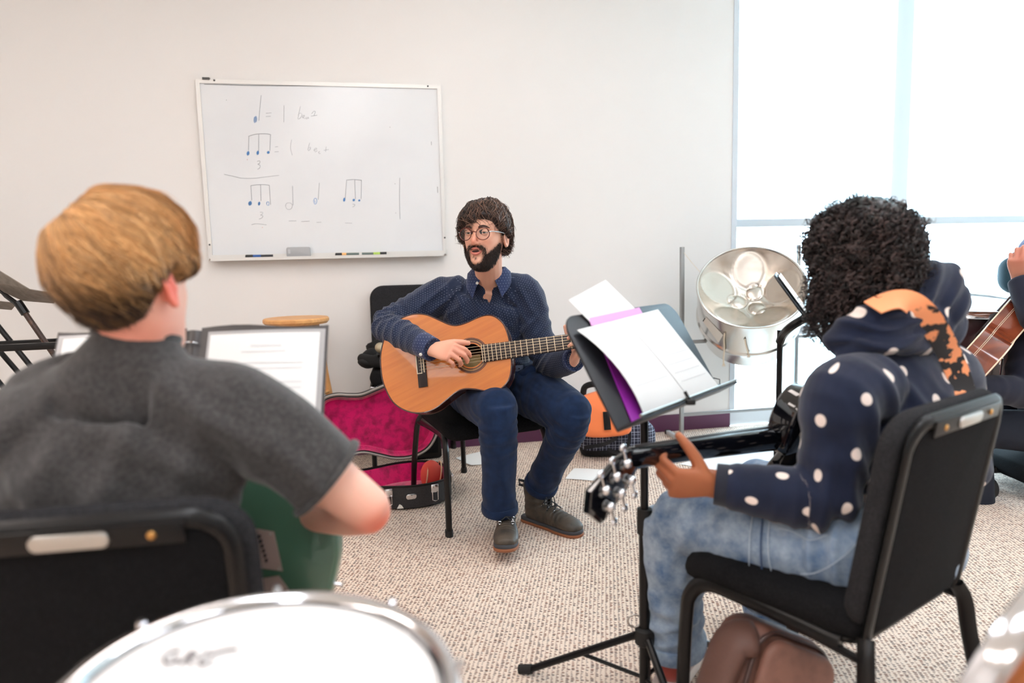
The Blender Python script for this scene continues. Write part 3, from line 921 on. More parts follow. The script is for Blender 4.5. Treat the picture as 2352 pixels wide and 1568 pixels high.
desk_m = M('black_stand_desk', (26, 28, 33), 0.42, bump=(500, .15))
def music_stand(label, lip, lipdir, up, pole, W=.5, Hh=.32, base_rot=0.0, collar=.16, group='music stands', lipdepth=.055, tripod=True, deskmat=None, rr=.045):
    """lip: middle of the desk's lower edge; up: unit vector up the desk"""
    X = N_(lipdir); S = N_(up); Nn = np.cross(X, S)
    t = thing('music_stand', label, 'music stand', (pole[0], pole[1], 0), group=group)
    out = []
    for (x, y) in rrect(W, Hh, rr, 6):
        out.append((x, y + Hh / 2))
    out = [(x, y) if y > Hh * .5 else (math.copysign(W / 2, x) if abs(x) > W / 2 - rr - .001 else x, max(y, 0)) for x, y in out]
    ded = []
    for p in out:
        if not ded or (abs(p[0] - ded[-1][0]) + abs(p[1] - ded[-1][1])) > 1e-4:
            if all(abs(p[0] - q[0]) + abs(p[1] - q[1]) > 1e-4 for q in ded): ded.append(p)
    mb = MB(); mb.slab(np.array(ded), -.006, 0, .0015)
    mb.map(lambda x, y, z: lip + X * x + S * y + Nn * z); mb.build('desk', deskmat or desk_m, t, 40)
    mb = MB(); mb.slab(np.array([(-W / 2, -.004), (W / 2, -.004), (W / 2 - .01, lipdepth), (-W / 2 + .01, lipdepth)]), -.003, .003, .001)
    mb.map(lambda x, y, z: lip + X * x + Nn * y + S * z); mb.build('lip_shelf', deskmat or desk_m, t, 40)
    mb = MB(); mb.tube([lip - X * (W / 2 - .01) + Nn * lipdepth + S * .006, lip + X * (W / 2 - .01) + Nn * lipdepth + S * .006], .0035, 6); mb.build('lip_rail', SATIN, t)
    a = lip + S * Hh * .36 - Nn * .008
    b_ = lip + S * Hh * .36 - Nn * .06
    top = np.array([pole[0], pole[1], b_[2] - .06])
    mb = MB(); mb.tube(catmull([a, b_, b_ * .3 + top * .7 + np.array([0, 0, .01]), top], 5), .014, 10); mb.build('tilt_bracket', BLACK_STEEL, t)
    mb = MB(); mb.tube([a - X * .04, a + X * .04], .012, 10); mb.build('clamp', BLACK_STEEL, t)
    if tripod:
        mb = MB(); mb.tube([top + np.array([0, 0, .04]), np.array([pole[0], pole[1], .42])], .0095, 12); mb.build('upper_tube', BLACK_STEEL, t)
        mb = MB(); mb.tube([np.array([pole[0], pole[1], .46]), np.array([pole[0], pole[1], .03])], .0135, 14); mb.build('lower_tube', BLACK_STEEL, t)
        mb = MB(); mb.tube([np.array([pole[0], pole[1], .475]), np.array([pole[0], pole[1], .415])], .018, 14); mb.build('height_collar', RUBBER, t)
        mb = MB(); mb.lathe([(.017, -.025), (.024, -.02), (.024, .015), (.017, .02)], 16, (pole[0], pole[1], collar)); hub = mb.build('leg_hub', RUBBER, t)
        mb = MB(); P = [np.array([pole[0], pole[1], collar + .035]) + .016 * np.array([math.cos(q) , 0, math.sin(q)]) + np.array([-.025, 0, 0]) for q in np.linspace(0, 2 * PI, 13)[:-1]]
        mb.tube(P, .0025, 6, closed=True); mb.build('hub_knob', SATIN, hub)
        for k in range(3):
            q = base_rot + k * 2 * PI / 3
            d = np.array([math.cos(q), math.sin(q), 0])
            pb = np.array([pole[0], pole[1], 0])
            mb = MB(); mb.tube([pb + d * .022 + np.array([0, 0, collar - .005]), pb + d * .30 + np.array([0, 0, .012])], .009, 10); lg = mb.build('leg', BLACK_STEEL, t)
            mb = MB(); mb.tube([pb + d * .29 + np.array([0, 0, .016]), pb + d * .325 + np.array([0, 0, .009])], .012, 10); mb.build('rubber_foot', RUBBER, lg)
            mb = MB(); mb.tube([pb + d * .01 + np.array([0, 0, .05]), pb + d * .17 + np.array([0, 0, .085])], .005, 8); mb.build('brace', BLACK_STEEL, t)
    return t, X, S, Nn

# stand in the middle of the circle with loose sheets
lipc = np.array([.368, 1.522, .7225])
st, X1, S1, N1 = music_stand('black music stand in the middle of the circle holding loose white sheets', lipc, (.322, .385, 0), (-.127 * .79, .127 * .62, .213), (.303, 1.556), W=.50, Hh=.26, base_rot=R(160))
PN = N1
def on_desk(lip, X, S, Nn, x, y, off=.004):
    return lip + X * x + S * y + Nn * off
def on1(x, y, off=.004): return on_desk(lipc, X1, S1, N1, x, y, off)
pur = M('purple_folder_card', (150, 40, 160), .5)
pink = M('pink_paper', (240, 170, 230), .8)
def desk_hit(px, py, off=.006):
    v = FWD + RGT * ((px - 1176) / FPX) - UPV * ((py - 784) / FPX)
    return CPOS + v * (((lipc + N1 * off - CPOS) @ N1) / (v @ N1))
def bil(q, u, v): return (q[0] * (1 - u) + q[1] * u) * (1 - v) + (q[3] * (1 - u) + q[2] * u) * v     # q: lower left, lower right, upper right, upper left
t = thing('folder', 'purple folder under the loose sheets on the middle music stand', 'folder', on1(0, .1))
mb = MB(); mb.sheet([[bil([desk_hit(1452, 972, .003), desk_hit(1640, 893, .003), desk_hit(1505, 735, .003), desk_hit(1372, 772, .003)], i / 4, j / 4) for j in range(5)] for i in range(5)], .002); mb.build('cover', pur, t)
staff = [(v, v + .012, .1, .9) for v in (.2, .27, .36, .43, .52, .60, .68, .76)] + [(.86, .875, .3, .7)]
qA = [desk_hit(1478, 962), desk_hit(1652, 893), desk_hit(1508, 712), desk_hit(1323, 760)]
def sheetA(u, v):
    return bil(qA, u, v) + N1 * (.004 + .010 * math.sin(PI * u) * (1 - v) + .022 * (1 - u) ** 2 * (1 - abs(2 * v - 1) ** 2))
sheet_of('sheet_music', 'large white music sheet with a centre crease on the middle stand', 'sheet music', sheetA, 10, 10, group='sheets on the middle stand', prints=[(v, v + .006, .56, .95) for v in (.2, .3, .4, .5, .62, .72)] + [(v, v + .006, .06, .45) for v in (.3, .4, .5, .62, .72)])
mb = MB(); mb.tube([np.array(sheetA(.5, v)) + N1 * .0012 for v in np.linspace(.02, .98, 12)], .0009, 5); mb.build('centre_crease', print_m, bpy.data.objects['sheet_music'], 0)
qB = [desk_hit(1368, 752, .004), desk_hit(1462, 712, .004), desk_hit(1388, 645, .004), desk_hit(1303, 691, .004)]
sheet_of('sheet_music', 'tilted white half sheet sticking up above the middle stand', 'sheet music', lambda u, v: bil(qB, u, v) + N1 * .004 * v, 5, 6, group='sheets on the middle stand')
qC = [desk_hit(1358, 748, .0055), desk_hit(1476, 720, .0055), desk_hit(1468, 706, .0055), desk_hit(1353, 730, .0055)]
sheet_of('sheet_music', 'pink paper strip peeking over the top of the white sheet', 'sheet music', lambda u, v: bil(qC, u, v), 4, 3, mat=pink, group='sheets on the middle stand')
# wire page holder at the right end of the desk
t = thing('page_holder', 'thin wire page holder with a black clip on the right end of the middle stand', 'clip', on1(.25, .03))
mb = MB(); mb.tube([at(1612, 866, 1.78), at(1640, 868, 1.765), at(1653, 871, 1.755), at(1653, 884, 1.755)], .0014, 6); mb.build('wire', BLACK_STEEL, t)
mb = MB(); c = at(1654, 889, 1.75); mb.box(c, (.008, .008, .018), .002); mb.tube([c, on1(.249, .03, -.004)], .002, 6); mb.build('clip_jaw', RUBBER, t)
c2 = on1(-.035, -.004, .058)
t = thing('page_holder', 'small black clip on the lower lip of the middle stand', 'clip', c2)
mb = MB(); mb.box(c2, (.02, .02, .012), .003); mb.tube([c2, c2 + S1 * .025], .004, 6); mb.build('clip_jaw', RUBBER, t)

# the boy's stand with a ring binder
tl, trr = at(152, 778, 1.36), at(742, 752, 1.38)
bX = N_(trr - tl); bX[2] = 0; bX = N_(bX)
bn = np.cross(np.array([0, 0, 1]), bX)            # away from the boy
bS = N_(bn * .45 + np.array([0, 0, .9]))
HB = .30
mid_top = (tl + trr) / 2
lip2 = mid_top - bS * (HB + .012)
stb, X2, S2, N2 = music_stand('black music stand in front of the boy holding an open binder', lip2, bX, bS, (lip2[0] + bn[0] * .12, lip2[1] + bn[1] * .12), W=.50, Hh=HB, base_rot=R(80))
def on2(x, y, off=.004): return on_desk(lip2, X2, S2, N2, x, y, off)
PN = N2
bind = M('grey_black_binder_vinyl', (64, 60, 60), .35, bump=(50, .3))
sleeve = M('clear_plastic_sleeve', (176, 174, 174), .2, spec=.6)
t = thing('binder', 'open black ring binder with plastic sleeves on the boy\'s music stand', 'binder', on2(0, .15))
for s_, nm in ((-1, 'left'), (1, 'right')):
    mb = MB(); mb.sheet([[on2(s_ * (.015 + .252 * i / 8), -.002 + .322 * j / 5 + (.004 * math.sin(6 * i / 8) if j == 5 else 0), .006 + .004 * math.sin(PI * i / 8)) for j in range(6)] for i in range(9)], .003); mb.build('cover', bind, t, 60)
    mb = MB(); mb.sheet([[on2(s_ * (.03 + .232 * i / 8), .006 + .304 * j / 5, .0095 + .004 * math.sin(PI * i / 8)) for j in range(6)] for i in range(9)], .0012); mb.build('sleeve', sleeve, t, 60)
mb = MB(); mb.sheet([[on2(-.016 + .032 * i / 4, .0 + .314 * j / 4, .005 + .006 * math.sin(PI * i / 4)) for j in range(5)] for i in range(5)], .003); mb.build('spine', bind, t, 60)
for y in (.06, .15, .24, .285):
    P = [on2(.013 * math.cos(q), y, .010 + .012 * math.sin(q)) for q in np.linspace(0, PI, 9)]
    mb = MB(); mb.tube(P, .0018, 6); mb.build('ring', CHROME, t)
st_lines = [(v, v + .008, .12, .86) for v in (.36, .40, .48, .52, .60, .64, .74, .78)] + [(.90, .915, .38, .66), (.86, .87, .3, .7)]
sheet_of('sheet_music', 'white printed page in the right sleeve of the boy\'s binder', 'sheet music', lambda u, v: on2(.036 + .216 * u, .012 + .290 * v, .0125 + .004 * math.sin(PI * u)), 8, 6, group='pages in the binder', prints=st_lines)
sheet_of('sheet_music', 'white page in the left sleeve of the boy\'s binder', 'sheet music', lambda u, v: on2(-.250 + .216 * u, .012 + .290 * v, .0125 + .004 * math.sin(PI * u)), 8, 6, group='pages in the binder', prints=st_lines)

# stand of the far player, seen along its desk
eb = at(1906, 802, 1.98)
gx = N_(np.array([.40, 1.0, 0]))
gS = N_(np.array([-.56, .10, .80]))
st3, X3, S3, N3 = music_stand('black music stand seen edge-on beside the curly hair', eb + gx * .22, -gx if np.cross(gx, gS)[0] < 0 else gx, gS, (eb[0] - .02, eb[1] + .32), W=.46, Hh=.27, base_rot=R(40))
PN = N3
lip3 = eb + gx * .22
sheet_of('sheet_music', 'white page on the edge-on music stand beside the curly hair', 'sheet music', lambda u, v: on_desk(lip3, X3, S3, N3, -.21 + .40 * u, .012 + .25 * v, .006 + .006 * math.sin(PI * u)), 6, 6)

# loose sheets on the carpet
def floor_sheet(label, c4, curl=.0):
    q = [fl(*p) for p in c4]
    sheet_of('loose_sheet', label, 'paper', lambda u, v: (q[0] * (1 - u) + q[1] * u) * (1 - v) + (q[3] * (1 - u) + q[2] * u) * v + np.array([0, 0, .002 + curl * (u * (1 - v)) ** 2 + .0015 * math.sin(5 * u + 3 * v) ** 2]), 6, 6, group='sheets on the carpet')
floor_sheet('loose white sheet on the carpet behind the seated man\'s right shin', [(1046, 1052), (1082, 1071), (1150, 1062), (1110, 1036)], .004)
floor_sheet('loose white sheet on the carpet beside the man\'s left boot', [(1298, 1100), (1408, 1108), (1412, 1080), (1318, 1076)])
floor_sheet('loose white sheet on the carpet behind the guitar neck', [(1560, 1066), (1700, 1092), (1790, 1050), (1660, 1036)])
floor_sheet('loose white sheet on the carpet near the window sill', [(1690, 1036), (1800, 1060), (1880, 1030), (1780, 1012)], .004)
# ------------------------------------------------------------------ rack of tilted music stands at the left edge
grey_desk = M('worn_grey_stand_desk', (132, 124, 115), 0.55, bump=(200, .2), var=(40, (112, 104, 96), .4, .7))
t = thing('stand_rack', 'black steel rack rail holding tilted music stands by the left wall', 'rack', (-1.95, 2.62, 0))
YR = 2.62
ra, rb = at(-140, 806, YR), at(170, 791, YR)
dr = N_(rb - ra)
mb = MB(); Mx = Matrix.Translation(Vector((ra + rb) / 2)) @ Matrix.Rotation(math.atan2(dr[2], dr[0]) * -1, 4, 'Y'); mb.box((0, 0, 0), (np.linalg.norm(rb - ra), .028, .026), .003); mb.xf(Mx); mb.build('rail', BLACK_STEEL, t)
mb = MB(); mb.box((0, 0, 0), (np.linalg.norm(rb - ra), .026, .024), .003); mb.xf(Matrix.Translation((0, .14, .004)) @ Mx); mb.build('rail', BLACK_STEEL, t)
for s_ in (0, 1):
    x = (ra[0] + .03) if s_ == 0 else (rb[0] - .03)
    for dy in (0, .14):
        mb = MB(); mb.box((x, YR + dy, ra[2] / 2 + .03), (.025, .025, ra[2] - .05), .003); mb.build('post', BLACK_STEEL, t)
    mb = MB(); mb.box((x, YR + .07, .035), (.03, .55, .03), .004); mb.build('foot_bar', BLACK_STEEL, t)
def rack_stand(label, p0, p1, polemat, desk=None):
    """p0, p1: upper and lower end of the pole"""
    d = N_(p1 - p0)
    k = (p0[2] - .03) / max(1e-6, (p0[2] - p1[2]))
    pe = p0 + (p1 - p0) * min(k, 2.6)
    t = thing('leaning_stand', label, 'music stand', (pe[0], pe[1], 0), group='stands in the rack')
    mb = MB(); mb.tube([p0, p0 + (pe - p0) * .45], .0105, 10); mb.build('upper_tube', polemat, t)
    mb = MB(); mb.tube([p0 + (pe - p0) * .43, pe], .0135, 10); mb.build('lower_tube', BLACK_STEEL, t)
    mb = MB(); mb.tube([p0 - d * .02, p0 + d * .035], .016, 10); mb.build('clamp', BLACK_STEEL, t)
    return t
worn = M('worn_brown_tube', (62, 46, 40), .45, .3, var=(60, (104, 78, 64), .5, .75))
Yq = 2.70
s1 = rack_stand('topmost grey-desk music stand leaning in the rack', at(47, 703, Yq), at(140, 838, Yq), worn)
# its desk, seen from below: panel and folded lip
A, B_, C_, D_ = at(-190, 505, Yq + .02), at(68, 664, Yq - .01), at(52, 690, Yq + .10), at(-190, 580, Yq + .12)
mb = MB(); mb.sheet([[A, D_], [A * .5 + B_ * .5, D_ * .5 + C_ * .5], [B_, C_]], .003); mb.build('desk', grey_desk, s1, 0)
E_, F_ = at(139, 675, Yq - .02), at(124, 696, Yq + .09)
mb = MB(); mb.sheet([[B_, C_], [E_, F_]], .003); mb.build('lip_shelf', grey_desk, s1, 0)
mb = MB(); mb.tube(catmull([at(-20, 655, Yq + .06), at(15, 680, Yq + .06), at(48, 704, Yq)], 4), [.006] * 4 + [.010] * 4 + [.013], 8); mb.build('tilt_bracket', BLACK_STEEL, s1)
s2 = rack_stand('second music stand leaning in the rack, its grey lip just in view', at(-40, 705, Yq + .08), at(88, 862, Yq + .08), BLACK_STEEL)
mb = MB(); mb.sheet([[at(-60, 685, Yq + .10), at(-60, 704, Yq + .18)], [at(40, 696, Yq + .08), at(27, 711, Yq + .16)]], .003); mb.build('lip_shelf', grey_desk, s2, 0)
mb = MB(); mb.sheet([[at(-160, 600, Yq + .1), at(-160, 640, Yq + .2)], [at(-4, 680, Yq + .1), at(-12, 700, Yq + .2)]], .003); mb.build('desk', grey_desk, s2, 0)
s3 = rack_stand('third black pole leaning in the rack', at(-60, 738, Yq + .16), at(60, 876, Yq + .16), BLACK_STEEL)
s4 = rack_stand('lowest black pole leaning in the rack', at(-120, 735, Yq + .24), at(20, 904, Yq + .24), BLACK_STEEL)
for s_, ax in ((s3, at(-80, 715, Yq + .16)), (s4, at(-140, 712, Yq + .24))):
    mb = MB(); mb.sheet([[ax + np.array([-.3, 0, .12]), ax + np.array([-.3, .1, .06])], [ax, ax + np.array([0, .1, -.06])]], .003); mb.build('desk', grey_desk, s_, 0)

# ------------------------------------------------------------------ steel pan on its frame
pan_c = at(1725, 657, 3.62)
pax = N_(np.array([-.20, -.72, .66]))
px_ = N_(np.cross(np.array([0, 0, 1]), pax)); py_ = np.cross(pax, px_)
PR = .275
def ploc(x, y, z): return pan_c + px_ * x + py_ * y + pax * z
chrome_pan = M('polished_pan_steel', (214, 212, 208), .2, 1.0, bump=(30, .12))
pan_in = M('hammered_pan_steel', (206, 198, 188), .27, 1.0, bump=(26, .25), var=(5, (176, 160, 144), .45, .75))
rope = M('cotton_rope', (222, 206, 184), .9)
t = thing('steel_pan', 'polished silver steel drum pan tilted on its stand by the window', 'steel drum', pan_c - np.array([0, 0, .3]))
prof = [(PR, -.004), (PR + .001, -.03), (PR, -.10), (PR - .001, -.23), (PR + .006, -.242), (PR + .006, -.252), (PR - .002, -.262), (PR - .012, -.29), (PR - .03, -.40), (PR - .034, -.40), (PR - .016, -.29), (PR - .006, -.25), (PR - .005, -.10), (PR - .005, -.004)]
mb = MB(); mb.lathe(prof, 64, closed=True); mb.map(lambda x, y, z: ploc(x, y, z)); mb.build('skirt', chrome_pan, t, 30)
mb = MB(); mb.tube([ploc(PR * math.cos(a), PR * math.sin(a), 0) for a in np.linspace(0, 2 * PI, 65)[:-1]], .0065, 10, closed=True); mb.build('rim_roll', chrome_pan, t)
notes = []
for k in range(5):
    a = R(72 * k + 18); notes.append((.172 * math.cos(a), .172 * math.sin(a), .088, .088, a))
for k in range(3):
    a = R(120 * k + 64); notes.append((.062 * math.cos(a), .062 * math.sin(a), .047, .044, a))
NR, NA = 40, 96
V = []; Fc = []
for i in range(NR + 1):
    r = (PR - .004) * i / NR
    for k in range(NA):
        a = 2 * PI * k / NA
        x, y = r * math.cos(a), r * math.sin(a)
        z = -.135 * (1 - (r / PR) ** 2.1)
        for (nx, ny, ra_, rb_, na) in notes:
            dx, dy = x - nx, y - ny
            e = math.hypot((dx * math.cos(na) + dy * math.sin(na)) / ra_, (-dx * math.sin(na) + dy * math.cos(na)) / rb_)
            if e < 1: z += .011 * (1 - e * e)
            z -= .004 * math.exp(-((e - 1.02) / .09) ** 2)
        V.append(ploc(x, y, z))
for i in range(NR):
    for k in range(NA):
        l = (k + 1) % NA; Fc.append((i * NA + k, (i + 1) * NA + k, (i + 1) * NA + l, i * NA + l))
mb = MB(); mb.add(V, Fc); mb.build('playing_surface', pan_in, t, 60)
def on_skirt(px, py, off=.002):
    v = FWD + RGT * ((px - 1176) / FPX) - UPV * ((py - 784) / FPX)
    o = CPOS - pan_c
    ox, oy, oz = o @ px_, o @ py_, o @ pax
    vx, vy, vz = v @ px_, v @ py_, v @ pax
    A_ = vx * vx + vy * vy; Bq = ox * vx + oy * vy; Cq = ox * ox + oy * oy - (PR + off) ** 2
    k = (-Bq - math.sqrt(max(0, Bq * Bq - A_ * Cq))) / A_
    return CPOS + v * k
q = [(1616, 740), (1650, 787), (1661, 769), (1621, 727)]
mb = MB(); mb.sheet([[on_skirt(*(np.array(q[0]) * (1 - u) * (1 - v) + np.array(q[1]) * u * (1 - v) + np.array(q[2]) * u * v + np.array(q[3]) * (1 - u) * v)) for v in np.linspace(0, 1, 4)] for u in np.linspace(0, 1, 7)], .001); mb.build('tape_label', M('beige_tape', (222, 216, 206), .8), t, 60)
mb = MB(); mb.tube([on_skirt(1615, 737, .003), on_skirt(1619, 731, .004)], .0025, 6); mb.build('pen_mark', RUBBER, t)
for (pts, rr) in (([(1664, 765), (1663, 782), (1664, 800), (1662, 820), (1662, 832)], .0048), ([(1711, 778), (1713, 790), (1716, 802), (1719, 812)], .004)):
    P = [on_skirt(x, y, .006) for x, y in pts]
    mb = MB(); mb.tube(catmull(P, 4), rr, 6); cd = mb.build('cord', rope, t)
    mb = MB()
    for k in range(5):
        mb.tube([P[-1], P[-1] + np.array([(k - 2) * .005, -.004, -.022 - .003 * (k % 2)])], [.0025, .001], 5)
    mb.build('frayed_end', rope, cd)
    mb = MB(); mb.ball(on_skirt(*pts[0], .001), .006, 10, 6); mb.build('grommet', RUBBER, cd)
# the stand
gsteel = M('grey_square_tube', (150, 152, 152), .4, .5)
wsteel = M('pale_square_tube', (205, 210, 212), .4, .2)
lp, rp = at(1566, 786, 3.87), at(1829, 788, 4.02)
lp0 = fl(1572, 1012); lx, ly = lp[0], lp[1]
t = thing('pan_stand', 'grey steel frame stand carrying the steel drum pan', 'stand', (lx, ly, 0))
ztop = at(1565, 567, 3.87)[2]
ud = N_(np.array([rp[0] - lx, rp[1] - ly, 0])); vd = np.array([ud[1], -ud[0], 0])
Rz = Matrix.Rotation(math.atan2(ud[1], ud[0]), 4, 'Z')
def sqbar(a, b_, w, mat, name, par):
    d = N_(b_ - a); L = np.linalg.norm(b_ - a)
    x = ud if abs(d @ ud) < .9 else vd
    y = np.cross(d, x)
    mb = MB(); mb.box((0, 0, 0), (w, w, L), .002)
    c = (a + b_) / 2
    mb.map(lambda X, Y, Z: c + x * X + y * Y + d * Z)
    return mb.build(name, mat, par, 30)
sqbar(np.array([lx, ly, .02]), np.array([lx, ly, ztop]), .021, gsteel, 'post', t)
sqbar(np.array([rp[0], rp[1], .02]), np.array([rp[0], rp[1], ztop]), .021, gsteel, 'post', t)
sqbar(np.array([lx, ly, lp[2]]), np.array([rp[0], rp[1], lp[2]]) + ud * .40, .020, gsteel, 'cross_bar', t)
sqbar(np.array([lx, ly, .16]), np.array([rp[0], rp[1], .16]), .018, gsteel, 'cross_bar', t)
for p in (np.array([lx, ly, .014]), np.array([rp[0], rp[1], .014])):
    fb = sqbar(p - vd * .20, p + vd * .17, .024, wsteel, 'foot_bar', t)
    for s_ in (-.19, .16):
        mb = MB(); mb.box((0, 0, 0), (.028, .02, .026), .003); mb.map(lambda X, Y, Z: p + vd * s_ + ud * X + vd * Y + np.array([0, 0, Z])); mb.build('end_cap', RUBBER, fb)
for s_ in (0, 1):
    b_ = np.array([lx, ly, ztop]) if s_ == 0 else np.array([rp[0], rp[1], ztop])
    e = ploc(*( -.9 * PR if s_ == 0 else .9 * PR, .1, -.02))
    mb = MB(); mb.tube([b_ - np.array([0, 0, .02]), (b_ + e) / 2 - np.array([0, 0, .012]), e], .0012, 5); mb.build('hanging_string', rope, t)

# ------------------------------------------------------------------ drums
white_head = M('white_drum_skin', (224, 222, 220), .42, bump=(40, .04), var=(6, (218, 213, 210), .45, .7))
def drum(name, label, cat, c, axis, rad, depth, shell, head, nl=8, hoopmat=None, loc=None, group=None, rot=0.0):
    z = N_(axis); x = N_(np.cross(np.array([0, 1, .1]), z)); y = np.cross(z, x)
    c = np.asarray(c, float)
    f = lambda X, Y, Z: c + x * X + y * Y + z * Z
    t = thing(name, label, cat, loc if loc is not None else c - z * depth, group=group)
    hm = hoopmat or CHROME
    mb = MB(); mb.lathe([(.001, -.006), (rad * .5, -.006), (rad * .9, -.006), (rad * .975, -.007), (rad * .99, -.014), (rad * .985, -.02), (.001, -.02)], 72); mb.map(f); mb.build('drum_head', head, t, 30)
    mb = MB(); mb.lathe([(rad + .009, .003), (rad + .014, .001), (rad + .012, -.008), (rad + .014, -.026), (rad + .018, -.029), (rad + .014, -.032), (rad - .001, -.030), (rad + .004, -.022), (rad - .002, -.004), (rad + .002, .002)], 72, closed=True); mb.map(f); mb.build('hoop', hm, t, 50)
    mb = MB(); mb.lathe([(rad - .008, -.022), (rad - .006, -.03), (rad - .006, -depth + .02), (rad - .012, -depth + .01)], 64); mb.map(f); mb.build('shell', shell, t, 30)
    mb = MB(); mb.lathe([(rad - .003, -depth), (rad + .012, -depth), (rad + .014, -depth + .024), (rad + .01, -depth + .028), (rad - .004, -depth + .026)], 64, closed=True); mb.map(f); mb.build('hoop', hm, t, 50)
    for k in range(nl):
        a = 2 * PI * k / nl + rot
        ca_, sa_ = math.cos(a), math.sin(a)
        p = lambda r, zz, w=0.0: f(r * ca_ - w * sa_, r * sa_ + w * ca_, zz)
        mb = MB(); mb.box((0, 0, 0), (.016, .020, depth * .32), .004); mb.map(lambda X, Y, Z: p(rad + .008 + X, -depth * .5 + Z, Y)); lg = mb.build('lug', hm, t)
        mb = MB(); mb.tube([p(rad + .017, .004), p(rad + .017, -depth * .42)], .0032, 8); mb.tube([p(rad + .017, .006), p(rad + .017, -.004)], .0048, 6); mb.tube([p(rad + .017, -depth * .58), p(rad + .017, -depth)], .0032, 8); mb.build('tension_rod', hm, lg)
        mb = MB(); mb.box((0, 0, 0), (.014, .022, .008), .002); mb.map(lambda X, Y, Z: p(rad + .016 + X, -.026 + Z, Y)); mb.build('rod_ear', hm, lg)
    return t, f
def drum_stand(t, c, z0, rad):
    for k in range(3):
        a = R(30 + 120 * k); d = np.array([math.cos(a), math.sin(a), 0]); cc = np.array([c[0], c[1], 0])
        mb = MB(); mb.tube([cc + d * .02 + np.array([0, 0, .26]), cc + d * .22 + np.array([0, 0, .012])], .009, 10); mb.build('stand_leg', CHROME, t)
        mb = MB(); mb.tube([cc + np.array([0, 0, z0 - .10]), cc + d * rad * .9 + np.array([0, 0, z0 - .05]), cc + d * (rad + .03) + np.array([0, 0, z0 - .01]), cc + d * (rad + .03) + np.array([0, 0, z0 + .02])], .007, 8); mb.build('basket_arm', CHROME, t)
    mb = MB(); mb.tube([np.array([c[0], c[1], .2]), np.array([c[0], c[1], z0 - .08])], .012, 12); mb.build('stand_pole', CHROME, t)
dc = np.array([-.232, .57, .687])
t, f = drum('snare_drum', 'white-skinned snare drum with chrome hoop in front of the boy\'s chair', 'drum', dc, (.07, -.02, 1), .163, .13, M('silver_drum_shell', (200, 200, 204), .3, .6), white_head, 8, loc=(dc[0], dc[1], 0), rot=R(14))
drum_stand(t, dc, dc[2] - .13, .168)
# blurred pencil-grey logo lettering on the skin
gm = M('grey_logo_print', (120, 112, 112), .8)
mb = MB()
lc = fl(455, 1512, .688)
def lg(x, y): return (lc[0] - .0 + x * .92, lc[1] + .001 + y, dc[2] - .0045 - .07 * (lc[0] + x * .92 - dc[0]) + .02 * (lc[1] + y - dc[1]))
for pts in ([(-.024, .010), (-.032, .006), (-.034, -.004), (-.026, -.012), (-.018, -.006), (-.024, -.003)], [(-.012, .008), (-.012, -.012)], [(-.012, .007), (-.004, .004), (-.010, -.002), (-.002, -.011)], [(.006, .010), (.004, -.006), (.010, -.012), (.016, -.004)], [(.010, .004), (.022, .012), (.034, .016)]):
    mb.tube(catmull([lg(*p) for p in pts], 4), .0016, 5)
mb.build('logo_lettering', gm, t, 0)

wood_shell = M('amber_maple_shell', (196, 112, 46), .3, coat=.5, var=(6, (152, 76, 30), .4, .7, (1, 1, 6)))
e0 = at(2222, 1545, .70)
drum('hand_drum', 'amber wooden drum with chrome hoop at the bottom right corner of the circle', 'drum', e0 + np.array([.05, .02, .0]), (-.55, .76, .30), .135, .26, wood_shell, white_head, 6, rot=R(20))

# large kettle drum behind the player at the right
tc_ = np.array([2.02, 3.22, .835])
t, f = drum('concert_drum', 'large dark-shelled concert drum with glossy skin by the window', 'drum', tc_, (.02, -.075, 1), .385, .34, M('dark_brown_drum_shell', (62, 40, 42), .25, coat=.4), M('glossy_clear_skin', (214, 222, 224), .12, spec=.7), 8, loc=(tc_[0], tc_[1], 0), rot=R(6))
for k in range(4):
    a = R(45 + 90 * k); d = np.array([math.cos(a), math.sin(a), 0])
    mb = MB(); mb.tube([np.array([tc_[0], tc_[1], .55]) + d * .37, np.array([tc_[0], tc_[1], .03]) + d * .40], .014, 10); lgg = mb.build('leg', CHROME, t)
    mb = MB(); mb.ball(np.array([tc_[0], tc_[1], .028]) + d * .40, .028, 12, 8); mb.build('caster', RUBBER, lgg)
teal = M('dark_teal_nylon', (12, 48, 60), .7, bump=(120, .3))
t = thing('shoulder_bag', 'dark teal soft bag resting on the glossy concert drum', 'bag', (2.30, 3.30, .85))
bc = at(2338, 628, 3.30)
mb = MB(); mb.pad(rrect(.20, .185, .075, 8), .13, .05, 5, .012); mb.map(lambda x, y, z: bc + np.array([x + .03, z * .8 + .02, y + .006 * math.sin(30 * x)])); mb.build('body', teal, t, 60)
mb = MB(); mb.limb([bc + np.array([-.05, -.05, .075]), bc + np.array([.0, -.07, .10]), bc + np.array([.09, -.05, .085])], [.03, .034, .03], sub=5); mb.build('top_flap', teal, t, 60)
mb = MB(); mb.tube(catmull([bc + np.array([-.03, -.062, -.02]), bc + np.array([-.035, -.068, -.05]), bc + np.array([-.03, -.066, -.085])], 4), .002, 6); zp = mb.build('zip_cord', M('grey_cord', (170, 175, 180), .6), t)
mb = MB(); mb.tube([bc + np.array([-.034, -.07, -.045]), bc + np.array([-.034, -.07, -.06])], .005, 8); mb.build('red_zip_pull', M('red_plastic', (200, 70, 70), .5), zp)
mb = MB(); mb.tube(catmull([bc + np.array([-.02, -.064, .10]), bc + np.array([.02, -.07, .115]), bc + np.array([.06, -.05, .11])], 4), .004, 6); mb.build('carabiner_loop', SATIN, t)

